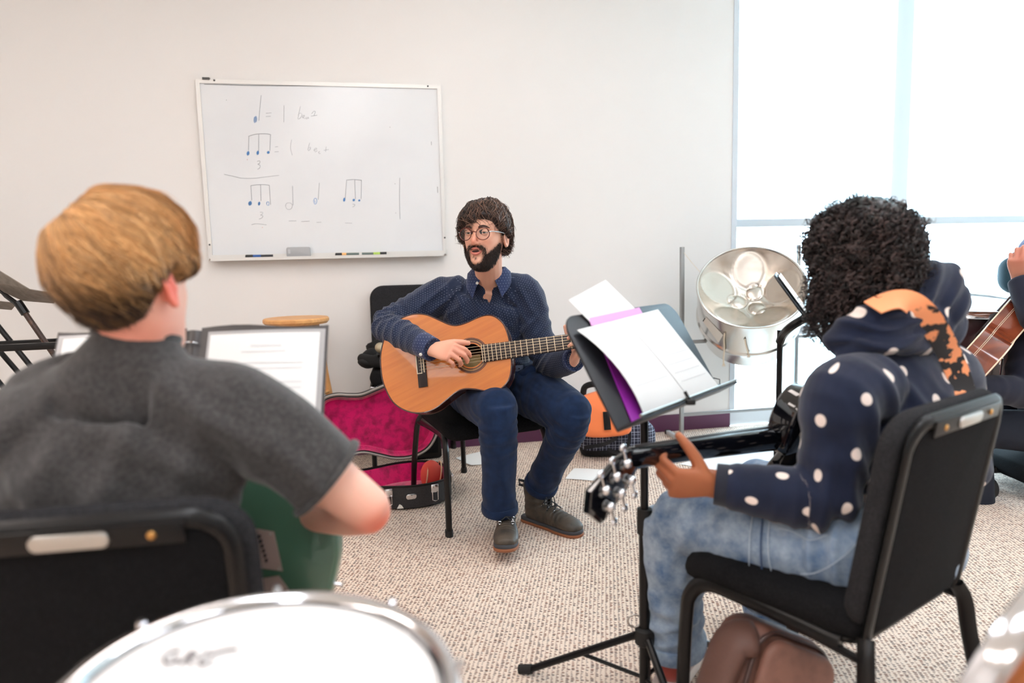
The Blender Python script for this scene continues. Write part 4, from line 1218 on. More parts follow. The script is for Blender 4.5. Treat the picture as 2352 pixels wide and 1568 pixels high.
# ------------------------------------------------------------------ bags on the floor
orange = M('orange_nylon', (250, 132, 72), .7, bump=(300, .2), sheen=.3)
plaid = M('navy_plaid_cloth', (30, 34, 50), .85)
nt, b = nodes_of(plaid)
tc2 = nt.nodes.new('ShaderNodeTexCoord')
sp = nt.nodes.new('ShaderNodeSeparateXYZ'); nt.links.new(tc2.outputs['Object'], sp.inputs[0])
def stripes(src, period, width, ph=0.0):
    q = mathn(nt, 'FRACT', mathn(nt, 'ADD', mathn(nt, 'DIVIDE', src, period), ph))
    return mathn(nt, 'LESS_THAN', q, width)
hx = mathn(nt, 'MAXIMUM', stripes(sp.outputs[0], .034, .13), mathn(nt, 'MULTIPLY', stripes(sp.outputs[0], .034, .12, .4), .6))
hz = mathn(nt, 'MAXIMUM', stripes(sp.outputs[2], .034, .13), mathn(nt, 'MULTIPLY', stripes(sp.outputs[2], .034, .12, .4), .6))
lns = mathn(nt, 'MINIMUM', mathn(nt, 'ADD', mathn(nt, 'MULTIPLY', hx, .6), mathn(nt, 'MULTIPLY', hz, .55)), 1.0)
nt.links.new(mixc(nt, lns, lin((30, 34, 54)), lin((168, 176, 196))), b.inputs['Base Color'])
bl = np.array([.37, 3.66, 0])
t = thing('backpack', 'orange and navy plaid backpack lying against the wall', 'backpack', bl)
mb = MB(); mb.pad(rrect(.42, .26, .08, 6), .17, .06, 5, .01); mb.map(lambda x, y, z: bl + np.array([.19 + x, .02 + y * .75 + .02 * x, .098 + z + .008 * math.sin(20 * x + 9 * y)])); mb.build('plaid_body', plaid, t, 60)
mb = MB(); mb.pad(rrect(.40, .24, .08, 6), .04, .018, 5); mb.map(lambda x, y, z: bl + np.array([.19 + x, .02 + y * .75 + .02 * x, .026 + z])); mb.build('black_base', dark, t, 60)
mb = MB(); mb.pad(np.array([(-.135, -.10), (.125, -.105), (.10, .05), (.065, .12), (-.03, .125), (-.10, .09), (-.145, .0)]) if False else catmull(np.array([(-.14, -.11), (.13, -.11), (.115, .03), (.06, .115), (-.05, .115), (-.13, .05)]), 6, True), .085, .035, 5, .01)
oc = bl + np.array([.105, -.09, .252])
def orf(x, y, z): return oc + np.array([x, .5 * y * .6 - z, y * .95 + .004 * math.sin(40 * x) * (1 if y > .05 else .3)])
mb.map(orf); mb.build('orange_flap', orange, t, 60)
mb = MB(); mb.box((0, 0, 0), (.036, .096, .004), .001); mb.map(lambda x, y, z: orf(.012 + x + .10 * y * -.25, y - .03, .056 + z)); mb.build('black_patch', dark, t)
mb = MB(); mb.tube(catmull([oc + np.array([-.10, .06, .085]), oc + np.array([-.085, .055, .135]), oc + np.array([-.02, .055, .148]), oc + np.array([.05, .055, .14]), oc + np.array([.08, .06, .09])], 5), .017, 8); mb.build('top_handle', dark, t, 60)
mb = MB(); mb.ribbon([bl + np.array([.0, -.11, .07]), bl + np.array([.10, -.16, .10]), bl + np.array([.17, -.15, .13])], [(0, -1, .4)] * 3, .02); mb.ribbon([bl + np.array([.12, -.15, .07]), bl + np.array([.20, -.17, .045]), bl + np.array([.235, -.14, .11]), bl + np.array([.24, -.12, .16])], [(0, -1, .3)] * 4, .018); mb.build('strap', GREY_FABRIC, t, 60)
mb = MB(); mb.ribbon([bl + np.array([.22, -.14, .025]), bl + np.array([.28, -.18, .012]), bl + np.array([.30, -.24, .010]), bl + np.array([.25, -.27, .010])], [(0, -.3, 1)] * 4, .035); mb.build('blue_strap', M('blue_webbing', (52, 110, 150), .8), t, 60)

brown = M('brown_faux_leather', (124, 84, 70), .55, bump=(220, .3), var=(30, (108, 72, 60), .4, .7))
brown_d = M('dark_brown_piping', (70, 48, 42), .5)
bo = np.array([.475, 1.315, 0])
t = thing('brown_bag', 'brown leather-look backpack leaning against the front chair leg', 'backpack', bo)
bx_ = N_(RGT * .88 - UPV * .40 + FWD * .22); bz_ = N_(RGT * .45 + UPV * .86 + FWD * .22); bz_ = N_(bz_ - bx_ * (bz_ @ bx_)); by_ = np.cross(bz_, bx_)
bcn = at(1758, 1438, 1.27) + bx_ * .085 - bz_ * .118
bf = lambda x, y, z: bcn + bx_ * x + bz_ * y + by_ * z
mb = MB(); mb.pad(rrect(.20, .25, .05, 7), .13, .03, 5, .006); mb.map(lambda x, y, z: bf(x * (1 - .25 * y), y, z + .07 + .004 * math.sin(30 * y))); mb.build('body', brown, t, 60)
mb = MB(); mb.pad(rrect(.172, .22, .040, 7), .026, .012, 5, .006); mb.map(lambda x, y, z: bf(x * (1 - .25 * y) + .004, y - .004, z - .012)); mb.build('front_pocket', brown, t, 60)
mb = MB(); P = [bf(x * (1 - .25 * y) + .002, y - .002, .004) for x, y in rrect(.185, .232, .048, 7)]; mb.tube(P, .0045, 6, closed=True); mb.build('piping', brown_d, t, 60)
mb = MB(); mb.limb([bf(.10, -.05, .05), bf(.14, -.09, .06), bf(.15, -.16, .05)], [(.02, .045), (.022, .05), (.02, .045)], sub=5); mb.build('side_flap', brown, t, 60)
mb = MB(); mb.limb([bf(-.085, .085, .03), bf(-.11, .06, .05), bf(-.115, -.05, .06)], [(.03, .05), (.03, .055), (.028, .05)], sub=5); mb.build('gusset', M('dark_brown_gusset', (92, 62, 52), .6, bump=(160, .4)), t, 60)
# ------------------------------------------------------------------ chairs of the players
music_chair('black padded chair under the guitar-playing man', (-.150, 2.855, 0), R(180 + 25))
music_chair('black padded chair of the boy with its steel grip slot', (-.600, 1.085, 0), R(9))
music_chair('black padded chair of the curly-haired player in dotted hoodie', (.647, 1.393, 0), R(35), scale=.95, tall=.08)
# ------------------------------------------------------------------ people: shared tools
def vnoise(P):
    P = np.asarray(P, float)
    i = np.floor(P).astype(np.int64); f = P - i
    f = f * f * (3 - 2 * f)
    def h(a, b, c):
        n = (a * 374761393 + b * 668265263 + c * 2147483647) & 0x7fffffff
        n = ((n ^ (n >> 13)) * 1274126177) & 0x7fffffff
        return ((n ^ (n >> 16)) & 0xffff) / 65535.0
    r = 0
    for dx in (0, 1):
        for dy in (0, 1):
            for dz in (0, 1):
                w = (f[:, 0] if dx else 1 - f[:, 0]) * (f[:, 1] if dy else 1 - f[:, 1]) * (f[:, 2] if dz else 1 - f[:, 2])
                r = r + w * h(i[:, 0] + dx, i[:, 1] + dy, i[:, 2] + dz)
    return r * 2 - 1

def fuse(mb, voxel, smooth=6, factor=0.5):
    """one continuous surface out of overlapping closed pieces"""
    me = bpy.data.meshes.new('tmp')
    me.from_pydata(mb.v, [], mb.f)
    bm = bmesh.new(); bm.from_mesh(me); bmesh.ops.recalc_face_normals(bm, faces=bm.faces); bm.to_mesh(me); bm.free()
    o = bpy.data.objects.new('tmp', me); COL.objects.link(o)
    r = o.modifiers.new('r', 'REMESH'); r.mode = 'VOXEL'; r.voxel_size = voxel; r.adaptivity = 0
    if smooth:
        s = o.modifiers.new('s', 'SMOOTH'); s.factor = factor; s.iterations = smooth
    dg = bpy.context.evaluated_depsgraph_get()
    dg.update()
    me2 = bpy.data.meshes.new_from_object(o.evaluated_get(dg))
    bpy.data.objects.remove(o); bpy.data.meshes.remove(me)
    return me2

def get_co(me):
    a = np.empty(len(me.vertices) * 3, np.float32); me.vertices.foreach_get('co', a)
    return a.reshape(-1, 3).astype(float)

def get_no(me):
    a = np.empty(len(me.vertices) * 3, np.float32); me.vertex_normals.foreach_get('vector', a)
    return a.reshape(-1, 3).astype(float)

def set_co(me, V):
    me.vertices.foreach_set('co', V.astype(np.float32).ravel()); me.update()

def bone_map(V, bones):
    """(along, around, bone index) for every vertex by its nearest bone; bones: (a, b, radius, ref)"""
    best = np.full(len(V), 1e9); S = np.zeros(len(V)); TH = np.zeros(len(V)); I = np.zeros(len(V), int)
    for k, (a, b, r, ref) in enumerate(bones):
        a = np.asarray(a, float); b = np.asarray(b, float)
        d = b - a; L = np.linalg.norm(d); d = d / L
        t = np.clip((V - a) @ d, 0, L)
        q = V - (a + t[:, None] * d)
        dist = np.linalg.norm(q, axis=1) - r
        x = np.asarray(ref, float); x = N_(x - d * (x @ d)); y = np.cross(d, x)
        m = dist < best
        best[m] = dist[m]
        S[m] = ((V - a) @ d)[m] + k * 0.37; TH[m] = (np.arctan2(q @ y, q @ x) * (r + .02))[m]; I[m] = k
    return S, TH, I

def folds(V, Nn, lst):
    """lst: (centre, direction across the folds, sigma, wavelength, height)"""
    D = np.zeros(len(V))
    for c, d, sg, wl_, h in lst:
        d = N_(d)
        q = V - np.asarray(c, float)
        w = np.exp(-np.sum(q * q, 1) / (2 * sg * sg))
        wob_ = vnoise(V * (0.9 / max(wl_ * 1.6, .01))) * 1.5
        s_ = np.sin(2 * PI * (q @ d) / wl_ + wob_)
        D += h * w * (s_ - .25 * np.cos(2 * (2 * PI * (q @ d) / wl_ + wob_)))
    return V + Nn * D[:, None]

def finish(me, name, mat, parent, uv=None, attr=None):
    L = world_loc(parent)
    V = get_co(me) - L
    set_co(me, V)
    me.polygons.foreach_set('use_smooth', [True] * len(me.polygons))
    me.materials.clear(); me.materials.append(mat)
    if uv is not None:
        a = me.attributes.new('cuv', 'FLOAT_VECTOR', 'POINT'); a.data.foreach_set('vector', np.asarray(uv, np.float32).ravel())
    if attr is not None:
        for k, v in attr.items():
            a = me.attributes.new(k, 'FLOAT', 'POINT'); a.data.foreach_set('value', np.asarray(v, np.float32))
    me.name = name
    o = bpy.data.objects.new(name, me); COL.objects.link(o); o.parent = parent
    return o

def person_root(label, loc):
    return thing('person', label, 'person', loc)

# head: star-shaped about its centre; local x = subject's left, y = face, z = up
HZ = np.array([-.118, -.112, -.104, -.09, -.07, -.05, -.03, -.01, .012, .03, .05, .07, .09, .104, .112])
HW = np.array([.012, .024, .036, .047, .057, .0625, .0665, .0695, .072, .0745, .0765, .0745, .064, .048, .026])
HF = np.array([.070, .083, .089, .091, .088, .087, .087, .087, .086, .0895, .0885, .081, .064, .045, .020])
HB_ = np.array([.02, .01, -.01, -.03, -.045, -.062, -.078, -.088, -.095, -.099, -.100, -.095, -.080, -.060, -.034])
def headR(D, puff=1.0):
    lo = np.zeros(len(D)); hi = np.full(len(D), .2)
    for _ in range(26):
        m = (lo + hi) / 2
        P = D * m[:, None]
        z = P[:, 2]
        w = np.interp(z, HZ, HW, left=1e-4, right=1e-4); f = np.interp(z, HZ, HF); b_ = -np.interp(z, HZ, HB_)
        yy = np.where(P[:, 1] > 0, P[:, 1] / np.maximum(f, .003), -P[:, 1] / np.maximum(b_, .02))
        e = (np.abs(P[:, 0]) / w) ** 2.25 + np.abs(yy) ** 2.25
        ins = (e < 1) & (z > HZ[0]) & (z < HZ[-1])
        lo = np.where(ins, m, lo); hi = np.where(ins, hi, m)
    return lo

def sph_dirs(nz=56, na=72):
    D = []
    for i in range(nz + 1):
        t = PI * i / nz
        for k in range(na):
            a = 2 * PI * k / na
            D.append((math.sin(t) * math.cos(a), math.sin(t) * math.sin(a), math.cos(t)))
    Fc = []
    for i in range(nz):
        for k in range(na):
            l = (k + 1) % na
            Fc.append((i * na + k, (i + 1) * na + k, (i + 1) * na + l, i * na + l))
    return np.array(D), Fc

def gauss(V, c, s):
    q = (V - np.array(c)) / np.array(s)
    return np.exp(-.5 * np.sum(q * q, 1))

def head_mesh(mb, Mw, nose=1.0, ears=True):
    """skull, face relief, nose, ears as closed pieces; Mw: 4x4 local -> world"""
    D, Fc = sph_dirs()
    Rr = headR(D)
    V = D * Rr[:, None]
    push = np.zeros(len(V))
    for s_ in (-1, 1):
        push += -.0085 * gauss(V, (s_ * .031, .082, .014), (.015, .03, .010))
        push += .004 * gauss(V, (s_ * .046, .07, -.018), (.016, .03, .014))
        push += .0035 * gauss(V, (s_ * .030, .088, .034), (.018, .03, .007))
        push += -.003 * gauss(V, (s_ * .042, .07, -.055), (.012, .03, .018))
    push += .004 * gauss(V, (0, .09, -.052), (.022, .03, .014))
    push += -.004 * gauss(V, (0, .09, -.078), (.016, .03, .006))
    push += .005 * gauss(V, (0, .09, -.098), (.018, .03, .012))
    V = V + np.array([0, 1, 0]) * push[:, None]
    k0 = len(mb.v)
    mb.add(V, Fc)
    n = nose
    mb.limb([(0, .080, .026), (0, .090, .012), (0, .100 * n + .0 , -.006), (0, .108 * n, -.022), (0, .104 * n, -.030)], [.0068, .0072, .0084, .0098, .0078], sub=4, seg=12)
    for s_ in (-1, 1):
        mb.ball((s_ * .0115, .0945, -.0275), (.0075, .010, .0075), 12, 8)
        if ears:
            E = []
            for q in np.linspace(0, 2 * PI, 21)[:-1]:
                E.append((s_ * (.0795 + .009 * (1 if math.sin(q) > -2 else 0) * (.6 + .4 * math.cos(q + .6))), -.012 - .016 * math.cos(q) * (1 if math.sin(q) > 0 else .75) - .006 * math.sin(q), -.006 + .030 * math.sin(q)))
            mb.tube(E, .0042, 8, closed=True)
            mb.ball((s_ * .079, -.010, -.008), (.0065, .014, .026), 12, 8)
            mb.ball((s_ * .083, -.007, -.032), (.005, .008, .009), 10, 6)
    mb.xf(Mw, k0)

def head_matrix(c, yaw, pitch=0.0, roll=0.0, scale=1.0):
    """yaw 0: the face looks along +Y; positive turns left (counter-clockwise from above)"""
    return Matrix.Translation(Vector(c)) @ Matrix.Rotation(yaw, 4, 'Z') @ Matrix.Rotation(roll, 4, 'Y') @ Matrix.Rotation(pitch, 4, 'X') @ Matrix.Diagonal((scale, scale, scale, 1))

def hxf(Mw, P):
    A = np.array(Mw)
    return np.asarray(P, float) @ A[:3, :3].T + A[:3, 3]

def strands(P, r, nrm, name, mat, parent, attr=None, taper=True):
    """P (n, k, 3) -> one hair mesh of thin three-sided strands"""
    n, k, _ = P.shape
    T = np.gradient(P, axis=1); T /= np.linalg.norm(T, axis=2, keepdims=True) + 1e-12
    X = np.cross(T, nrm); X /= np.linalg.norm(X, axis=2, keepdims=True) + 1e-12
    Y = np.cross(T, X)
    rr = np.asarray(r)[:, None] if np.ndim(r) else np.full((n, 1), r)
    prof = np.interp(np.linspace(0, 1, k), [0, .15, .7, 1], [.7, 1, .85, .15]) if taper else np.ones(k)
    rad = (rr * prof[None, :])[:, :, None]
    ring = [P + rad * (X * math.cos(a) * 1.4 + Y * math.sin(a) * .8) for a in (R(90), R(210), R(330))]
    V = np.stack(ring, axis=2).reshape(-1, 3)
    base = (np.arange(n) * k * 3)[:, None, None] + (np.arange(k - 1) * 3)[None, :, None]
    j = np.arange(3)[None, None, :]; l = (np.arange(3)[None, None, :] + 1) % 3
    F_ = np.stack([base + j, base + l, base + 3 + l, base + 3 + j], axis=3).reshape(-1, 4)
    me = bpy.data.meshes.new(name)
    L = world_loc(parent)
    me.vertices.add(len(V)); me.vertices.foreach_set('co', (V - L).astype(np.float32).ravel())
    me.loops.add(len(F_) * 4); me.loops.foreach_set('vertex_index', F_.astype(np.int32).ravel())
    me.polygons.add(len(F_)); me.polygons.foreach_set('loop_start', (np.arange(len(F_)) * 4).astype(np.int32))
    me.update(calc_edges=True); me.validate()
    me.polygons.foreach_set('use_smooth', [True] * len(me.polygons))
    me.materials.append(mat)
    if attr is not None:
        a = me.attributes.new('tone', 'FLOAT', 'POINT'); a.data.foreach_set('value', np.repeat(np.asarray(attr, np.float32).reshape(n, -1) if np.ndim(attr) == 2 else np.asarray(attr, np.float32)[:, None].repeat(k, 1), 3, axis=1).ravel())
    o = bpy.data.objects.new(name, me); COL.objects.link(o); o.parent = parent
    o['kind'] = 'stuff' if parent.parent is not None else 'thing'
    del o['kind']
    return o

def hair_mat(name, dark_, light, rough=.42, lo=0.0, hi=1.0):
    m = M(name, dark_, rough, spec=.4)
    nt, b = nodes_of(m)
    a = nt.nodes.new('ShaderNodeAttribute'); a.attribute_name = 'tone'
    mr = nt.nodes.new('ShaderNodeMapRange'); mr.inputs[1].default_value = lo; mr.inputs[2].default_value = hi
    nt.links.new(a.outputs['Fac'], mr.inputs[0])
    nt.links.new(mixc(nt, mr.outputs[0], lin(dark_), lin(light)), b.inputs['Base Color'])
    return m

def hand(mb, W, Fd, Nd, thumb_sign, curls, size=1.0, spread=.05, thumb=None, flen=1.0):
    """W wrist, Fd towards the knuckles, Nd back of the hand, thumb on the side thumb_sign * (Nd x Fd)"""
    Fd = N_(Fd); Nd = np.asarray(Nd, float); Nd = N_(Nd - Fd * (Nd @ Fd)); T = np.cross(Nd, Fd) * thumb_sign
    W = np.asarray(W, float); s_ = size
    mb.limb([W - Fd * .03 * s_, W, W + Fd * .035 * s_ + T * .002 * s_, W + Fd * .07 * s_, W + Fd * .088 * s_], [(.0265 * s_, .020 * s_), (.027 * s_, .0195 * s_), (.036 * s_, .0175 * s_), (.0405 * s_, .0145 * s_), (.039 * s_, .0115 * s_)], ref=T, sub=4, seg=18, cap=.5, power=2.4)
    base_f = (.086, .092, .088, .077); base_t = (.0295, .0100, -.0105, -.0295)
    ph = ((.043, .026, .020), (.047, .029, .021), (.043, .027, .020), (.034, .020, .018))
    rad = (.0090, .0093, .0088, .0078)
    for k in range(4):
        f0 = N_(Fd + T * spread * (1.5 - k))
        p = W + Fd * base_f[k] * s_ + T * base_t[k] * s_ - Nd * .002 * s_
        pts = [p - f0 * .03 * s_, p]
        ang = 0.0
        cu = curls[k]
        for q in range(3):
            ang += cu[q]
            d = f0 * math.cos(ang) - Nd * math.sin(ang)
            pts.append(pts[-1] + d * ph[k][q] * s_ * flen)
        r = rad[k] * s_
        # straight segments with small rounded knuckles
        P, Q = [], []
        seg_r = [r * 1.02, r * 1.12, r, r * .95, r * .74]
        for i in range(len(pts) - 1):
            for u in (0, .33, .66):
                P.append(pts[i] * (1 - u) + pts[i + 1] * u); Q.append((seg_r[i] * (1 - u) + seg_r[i + 1] * u) * (1.0 if u == 0 else .955))
        P.append(pts[-1]); Q.append(seg_r[-1])
        mb.limb(P, Q, sub=2, seg=12, cap=.9)
    if thumb is None:
        thumb = (Fd * .62 + T * .72 - Nd * .3, Fd * .85 + T * .38 - Nd * .35, Fd * .95 + T * .15 - Nd * .3)
    p = W + Fd * .022 * s_ + T * .020 * s_ - Nd * .004 * s_
    pts = [p]
    for d, L in zip(thumb, (.044, .034, .028)):
        pts.append(pts[-1] + N_(d) * L * s_)
    mb.limb(pts, [.0175 * s_, .0138 * s_, .0118 * s_, .0092 * s_], sub=4, seg=12, cap=.9)

def cloth_attr_coord(nt):
    a = nt.nodes.new('ShaderNodeAttribute'); a.attribute_name = 'cuv'
    return a.outputs['Vector']

def dotted(name, rgb, dot_rgb, pu, pv, radius, soft=.12, rough=.85, weave=700, sheen=.2):
    m = M(name, rgb, rough, spec=.2, bump=(weave, .3), sheen=sheen)
    nt, b = nodes_of(m)
    s_ = nt.nodes.new('ShaderNodeSeparateXYZ'); nt.links.new(cloth_attr_coord(nt), s_.inputs[0])
    v = mathn(nt, 'DIVIDE', s_.outputs[1], pv)
    row = mathn(nt, 'FLOOR', v)
    odd = mathn(nt, 'MULTIPLY', mathn(nt, 'MODULO', mathn(nt, 'ABSOLUTE', row), 2.0), 0.5)
    u = mathn(nt, 'ADD', mathn(nt, 'DIVIDE', s_.outputs[0], pu), odd)
    du = mathn(nt, 'MULTIPLY', mathn(nt, 'SUBTRACT', mathn(nt, 'FRACT', u), .5), pu)
    dv = mathn(nt, 'MULTIPLY', mathn(nt, 'SUBTRACT', mathn(nt, 'FRACT', v), .5), pv)
    dist = mathn(nt, 'SQRT', mathn(nt, 'ADD', mathn(nt, 'MULTIPLY', du, du), mathn(nt, 'MULTIPLY', dv, dv)))
    mr = nt.nodes.new('ShaderNodeMapRange'); nt.links.new(dist, mr.inputs[0])
    mr.inputs[1].default_value = radius * (1 - soft); mr.inputs[2].default_value = radius * (1 + soft); mr.inputs[3].default_value = 1; mr.inputs[4].default_value = 0
    tcx = nt.nodes.new('ShaderNodeTexCoord')
    nz = nt.nodes.new('ShaderNodeTexNoise'); nz.inputs['Scale'].default_value = 18; nt.links.new(tcx.outputs['Object'], nz.inputs['Vector'])
    c2 = tuple(min(255, x * 1.45 + 4) for x in rgb)
    basec = mixc(nt, nz.outputs['Fac'], lin(rgb), lin(c2))
    nt.links.new(mixc(nt, mr.outputs[0], basec, lin(dot_rgb)), b.inputs['Base Color'])
    return m

def skin_mat(name, rgb, flush=(200, 110, 90), amount=.35):
    m = M(name, rgb, .5, spec=.4, sss=.15)
    nt, b = nodes_of(m)
    tcx = nt.nodes.new('ShaderNodeTexCoord')
    nz = nt.nodes.new('ShaderNodeTexNoise'); nz.inputs['Scale'].default_value = 22; nz.inputs['Detail'].default_value = 3
    nt.links.new(tcx.outputs['Object'], nz.inputs['Vector'])
    c = mixc(nt, mathn(nt, 'MULTIPLY', nz.outputs['Fac'], amount), lin(rgb), lin(flush))
    a = nt.nodes.new('ShaderNodeAttribute'); a.attribute_name = 'flush'
    a2 = nt.nodes.new('ShaderNodeAttribute'); a2.attribute_name = 'stubble'
    nt.links.new(mixc(nt, a2.outputs['Fac'], mixc(nt, a.outputs['Fac'], c, lin(flush)), lin((58, 40, 34))), b.inputs['Base Color'])
    return m
IRIS = M('dark_brown_iris', (40, 26, 20), .15)
EYE_W = M('eye_white', (232, 226, 220), .25)
def face_parts(par, Mw, skin, lipm, browm, mouth_open=.006, brow=True):
    """eyes, lids, brows and mouth as parts of the person"""
    for s_ in (-1, 1):
        ec = np.array([s_ * .0315, .0725, .0125])
        mb = MB(); mb.ball(ec, .0118, 18, 12); mb.xf(Mw); e = mb.build('eye', EYE_W, par)
        mb = MB(); mb.ball(ec + np.array([-.0005, .0078, -.0006]), (.0063, .0047, .0063), 14, 8); mb.xf(Mw); mb.build('iris', IRIS, e)
        for up in (1, 0):
            V = []; nu, nv = 12, 5
            G = []
            for i in range(nu + 1):
                a = R(-78 + 156 * i / nu)
                row = []
                for j in range(nv + 1):
                    edge = R(7 - 12 * (i / nu - .5) ** 2 * 4) if up else R(-20 + 14 * (i / nu - .5) ** 2 * 4)
                    el = edge + (R(80) - edge) * j / nv if up else edge + (R(-75) - edge) * j / nv
                    row.append(ec + .0128 * np.array([math.sin(a) * math.cos(el), math.cos(a) * math.cos(el), math.sin(el)]))
                G.append(row)
            mb = MB(); mb.sheet(G, .0014); mb.xf(Mw); ld = mb.build('eyelid', skin, par, 60)
            if up:
                mb = MB(); mb.tube([G[i][0] + np.array([0, .0008, .0]) for i in range(nu + 1)], .0009, 5); mb.xf(Mw); mb.build('lashes', IRIS, ld)
    zl, yl = -.052, .0925
    P1 = [(-.024, yl - .011, zl - .001), (-.015, yl - .002, zl + .004), (-.005, yl + .003, zl + .0065), (0, yl + .0025, zl + .0055), (.005, yl + .003, zl + .0065), (.015, yl - .002, zl + .004), (.024, yl - .011, zl - .001)]
    P2 = [(-.024, yl - .011, zl - .001), (-.014, yl - .002, zl - .0065 - mouth_open * .7), (0, yl + .0015, zl - .009 - mouth_open), (.014, yl - .002, zl - .0065 - mouth_open * .7), (.024, yl - .011, zl - .001)]
    mb = MB(); mb.limb(P1, [.0012, .0034, .0042, .0038, .0042, .0034, .0012], sub=3, seg=10); mb.limb(P2, [.0012, .0042, .0052, .0042, .0012], sub=4, seg=10); mb.xf(Mw); lp_ = mb.build('lips', lipm, par, 60)
    mb = MB(); mb.ball((0, yl - .0065, zl - .002 - mouth_open * .4), (.0165, .006, .0035 + mouth_open * .6), 16, 8); mb.xf(Mw); mb.build('mouth', M('dark_mouth', (60, 22, 20), .5), lp_)
    if brow:
        for s_ in (-1, 1):
            P = [(s_ * .014, .0905, .0300), (s_ * .025, .0905, .0345), (s_ * .037, .0845, .0345), (s_ * .050, .0715, .0285)]
            mb = MB(); mb.limb(P, [(.0036, .002), (.0044, .0024), (.0036, .002), (.0014, .001)], ref=(0, 0, 1), sub=4, seg=8); mb.xf(Mw); mb.build('eyebrow', browm, par)

def hair_cap(par, Mw, thick, mat, name='hair', nz=60, na=80):
    D, Fc = sph_dirs(nz, na)
    Rr = headR(D) + thick(D)
    mb = MB(); mb.add(hxf(Mw, D * Rr[:, None]), Fc)
    return mb.build(name, mat, par, 80)

def flow_hair(Mw, thick, crown, az0, az1, t0, t1, n, k, lift, rng, wave=0.0, twist=0.0, lim=None):
    """strands running over the hair surface away from the crown direction"""
    c = N_(crown)
    ex = N_(np.cross(c, (0, 1, .0)) if abs(c[1]) < .9 else np.cross(c, (1, 0, 0))); ey = np.cross(c, ex)
    az = rng.uniform(az0, az1, n); a0 = rng.uniform(t0[0], t0[1], n); a1 = a0 + rng.uniform(t1[0], t1[1], n)
    if lim is not None:
        a1 = np.minimum(a1, lim(az)); a0 = np.minimum(a0, a1 - .12)
    u = np.linspace(0, 1, k)[None, :]
    th = a0[:, None] + (a1 - a0)[:, None] * u
    wv = wave * np.sin(u * rng.uniform(2, 5, (n, 1)) + rng.uniform(0, 6, (n, 1)))
    ph = az[:, None] + twist * th + wv + rng.normal(0, .05, (n, 1))
    D = np.sin(th)[..., None] * (np.cos(ph)[..., None] * ex + np.sin(ph)[..., None] * ey) + np.cos(th)[..., None] * c
    Df = D.reshape(-1, 3)
    Rr = (headR(Df) + np.maximum(thick(Df), .001)).reshape(n, k) + (lift[0] + (lift[1] - lift[0]) * rng.random((n, 1)) + rng.normal(0, lift[2], (n, 1)) * u)
    P = D * Rr[..., None]
    A = np.array(Mw)
    return P @ A[:3, :3].T + A[:3, 3], D @ A[:3, :3].T, az, a0, Df.reshape(n, k, 3)

def smooth01(x, a, b):
    t = np.clip((x - a) / (b - a), 0, 1)
    return t * t * (3 - 2 * t)
# ------------------------------------------------------------------ the man with the classical guitar
skin1 = skin_mat('light_warm_skin', (232, 180, 154), (200, 108, 86), .28)
lip1 = M('rosy_lips', (206, 122, 108), .45)
brown_hair = hair_mat('dark_brown_hair', (38, 27, 24), (146, 112, 94), .36)
beard_m = hair_mat('near_black_beard', (30, 22, 20), (84, 62, 52), .5)
brow_m = M('brown_eyebrow', (66, 42, 34), .8)
mroot = person_root('bearded man with round glasses in navy dotted shirt playing a classical guitar', (-.07, 2.72, 0))
hc = at(1113, 545, 2.56)
HM = head_matrix(hc, R(180 - 20), R(2), R(0), .975)
neck0 = at(1124, 650, 2.67)
shR, shL = at(1008, 684, 2.73), at(1206, 676, 2.70)
elR, wrR = at(882, 746, 2.63), at(992, 802, 2.43)
elL, wrL = at(1258, 838, 2.68), at(1318, 826, 2.50)
hipR, hipL = at(1078, 888, 2.86), at(1190, 880, 2.84)
knR, knL = at(1143, 942, 2.42), at(1318, 952, 2.46)
anR, anL = at(1148, 1176, 2.50), at(1240, 1118, 2.70)
pel = (hipR + hipL) / 2 + np.array([0, .02, .05])
waist, chest, uch = at(1132, 840, 2.82), at(1118, 752, 2.75), at(1116, 694, 2.72)
side = N_(shL - shR)
mb = MB()
head_mesh(mb, HM)
hb = hxf(HM, [(0, -.025, -.07)])[0]
mb.limb([neck0 - np.array([0, -.02, .05]), neck0 - np.array([0, -.004, 0]), (neck0 + hb) / 2 + np.array([0, .0, 0]), hb, hxf(HM, [(0, -.01, -.03)])[0]], [.052, .054, .053, .055, .05], sub=5)
mb.limb([pel, waist, chest, uch, neck0 + np.array([0, 0, -.02])], [(.12, .09), (.115, .085), (.13, .092), (.12, .080), (.052, .052)], ref=side, sub=5, seg=20)
for a, b_, c in ((shR, elR, wrR), (shL, elL, wrL)):
    mb.limb([a, a * .5 + b_ * .5, b_], [.045, .042, .034], sub=4); mb.limb([b_, b_ * .5 + c * .5, c], [.036, .034, .024], sub=4)
for a, b_, c in ((hipR, knR, anR), (hipL, knL, anL)):
    mb.limb([a, b_], [.06, .045], sub=5); mb.limb([b_, c], [.045, .032], sub=5)
# right hand over the strings: wrist, palm, curled fingers
rkn = at(1044, 808, 2.375)
hand(mb, wrR, rkn - wrR + np.array([0, -.0, .0]), np.array([.10, -.80, .60]), 1,
     [(.55, .75, .45), (.75, .85, .5), (.85, .95, .55), (.9, 1.0, .6)], 1.0, .04, flen=.9,
     thumb=(np.array([.85, -.10, .22]), np.array([.95, .12, .02]), np.array([.95, .15, -.12])))
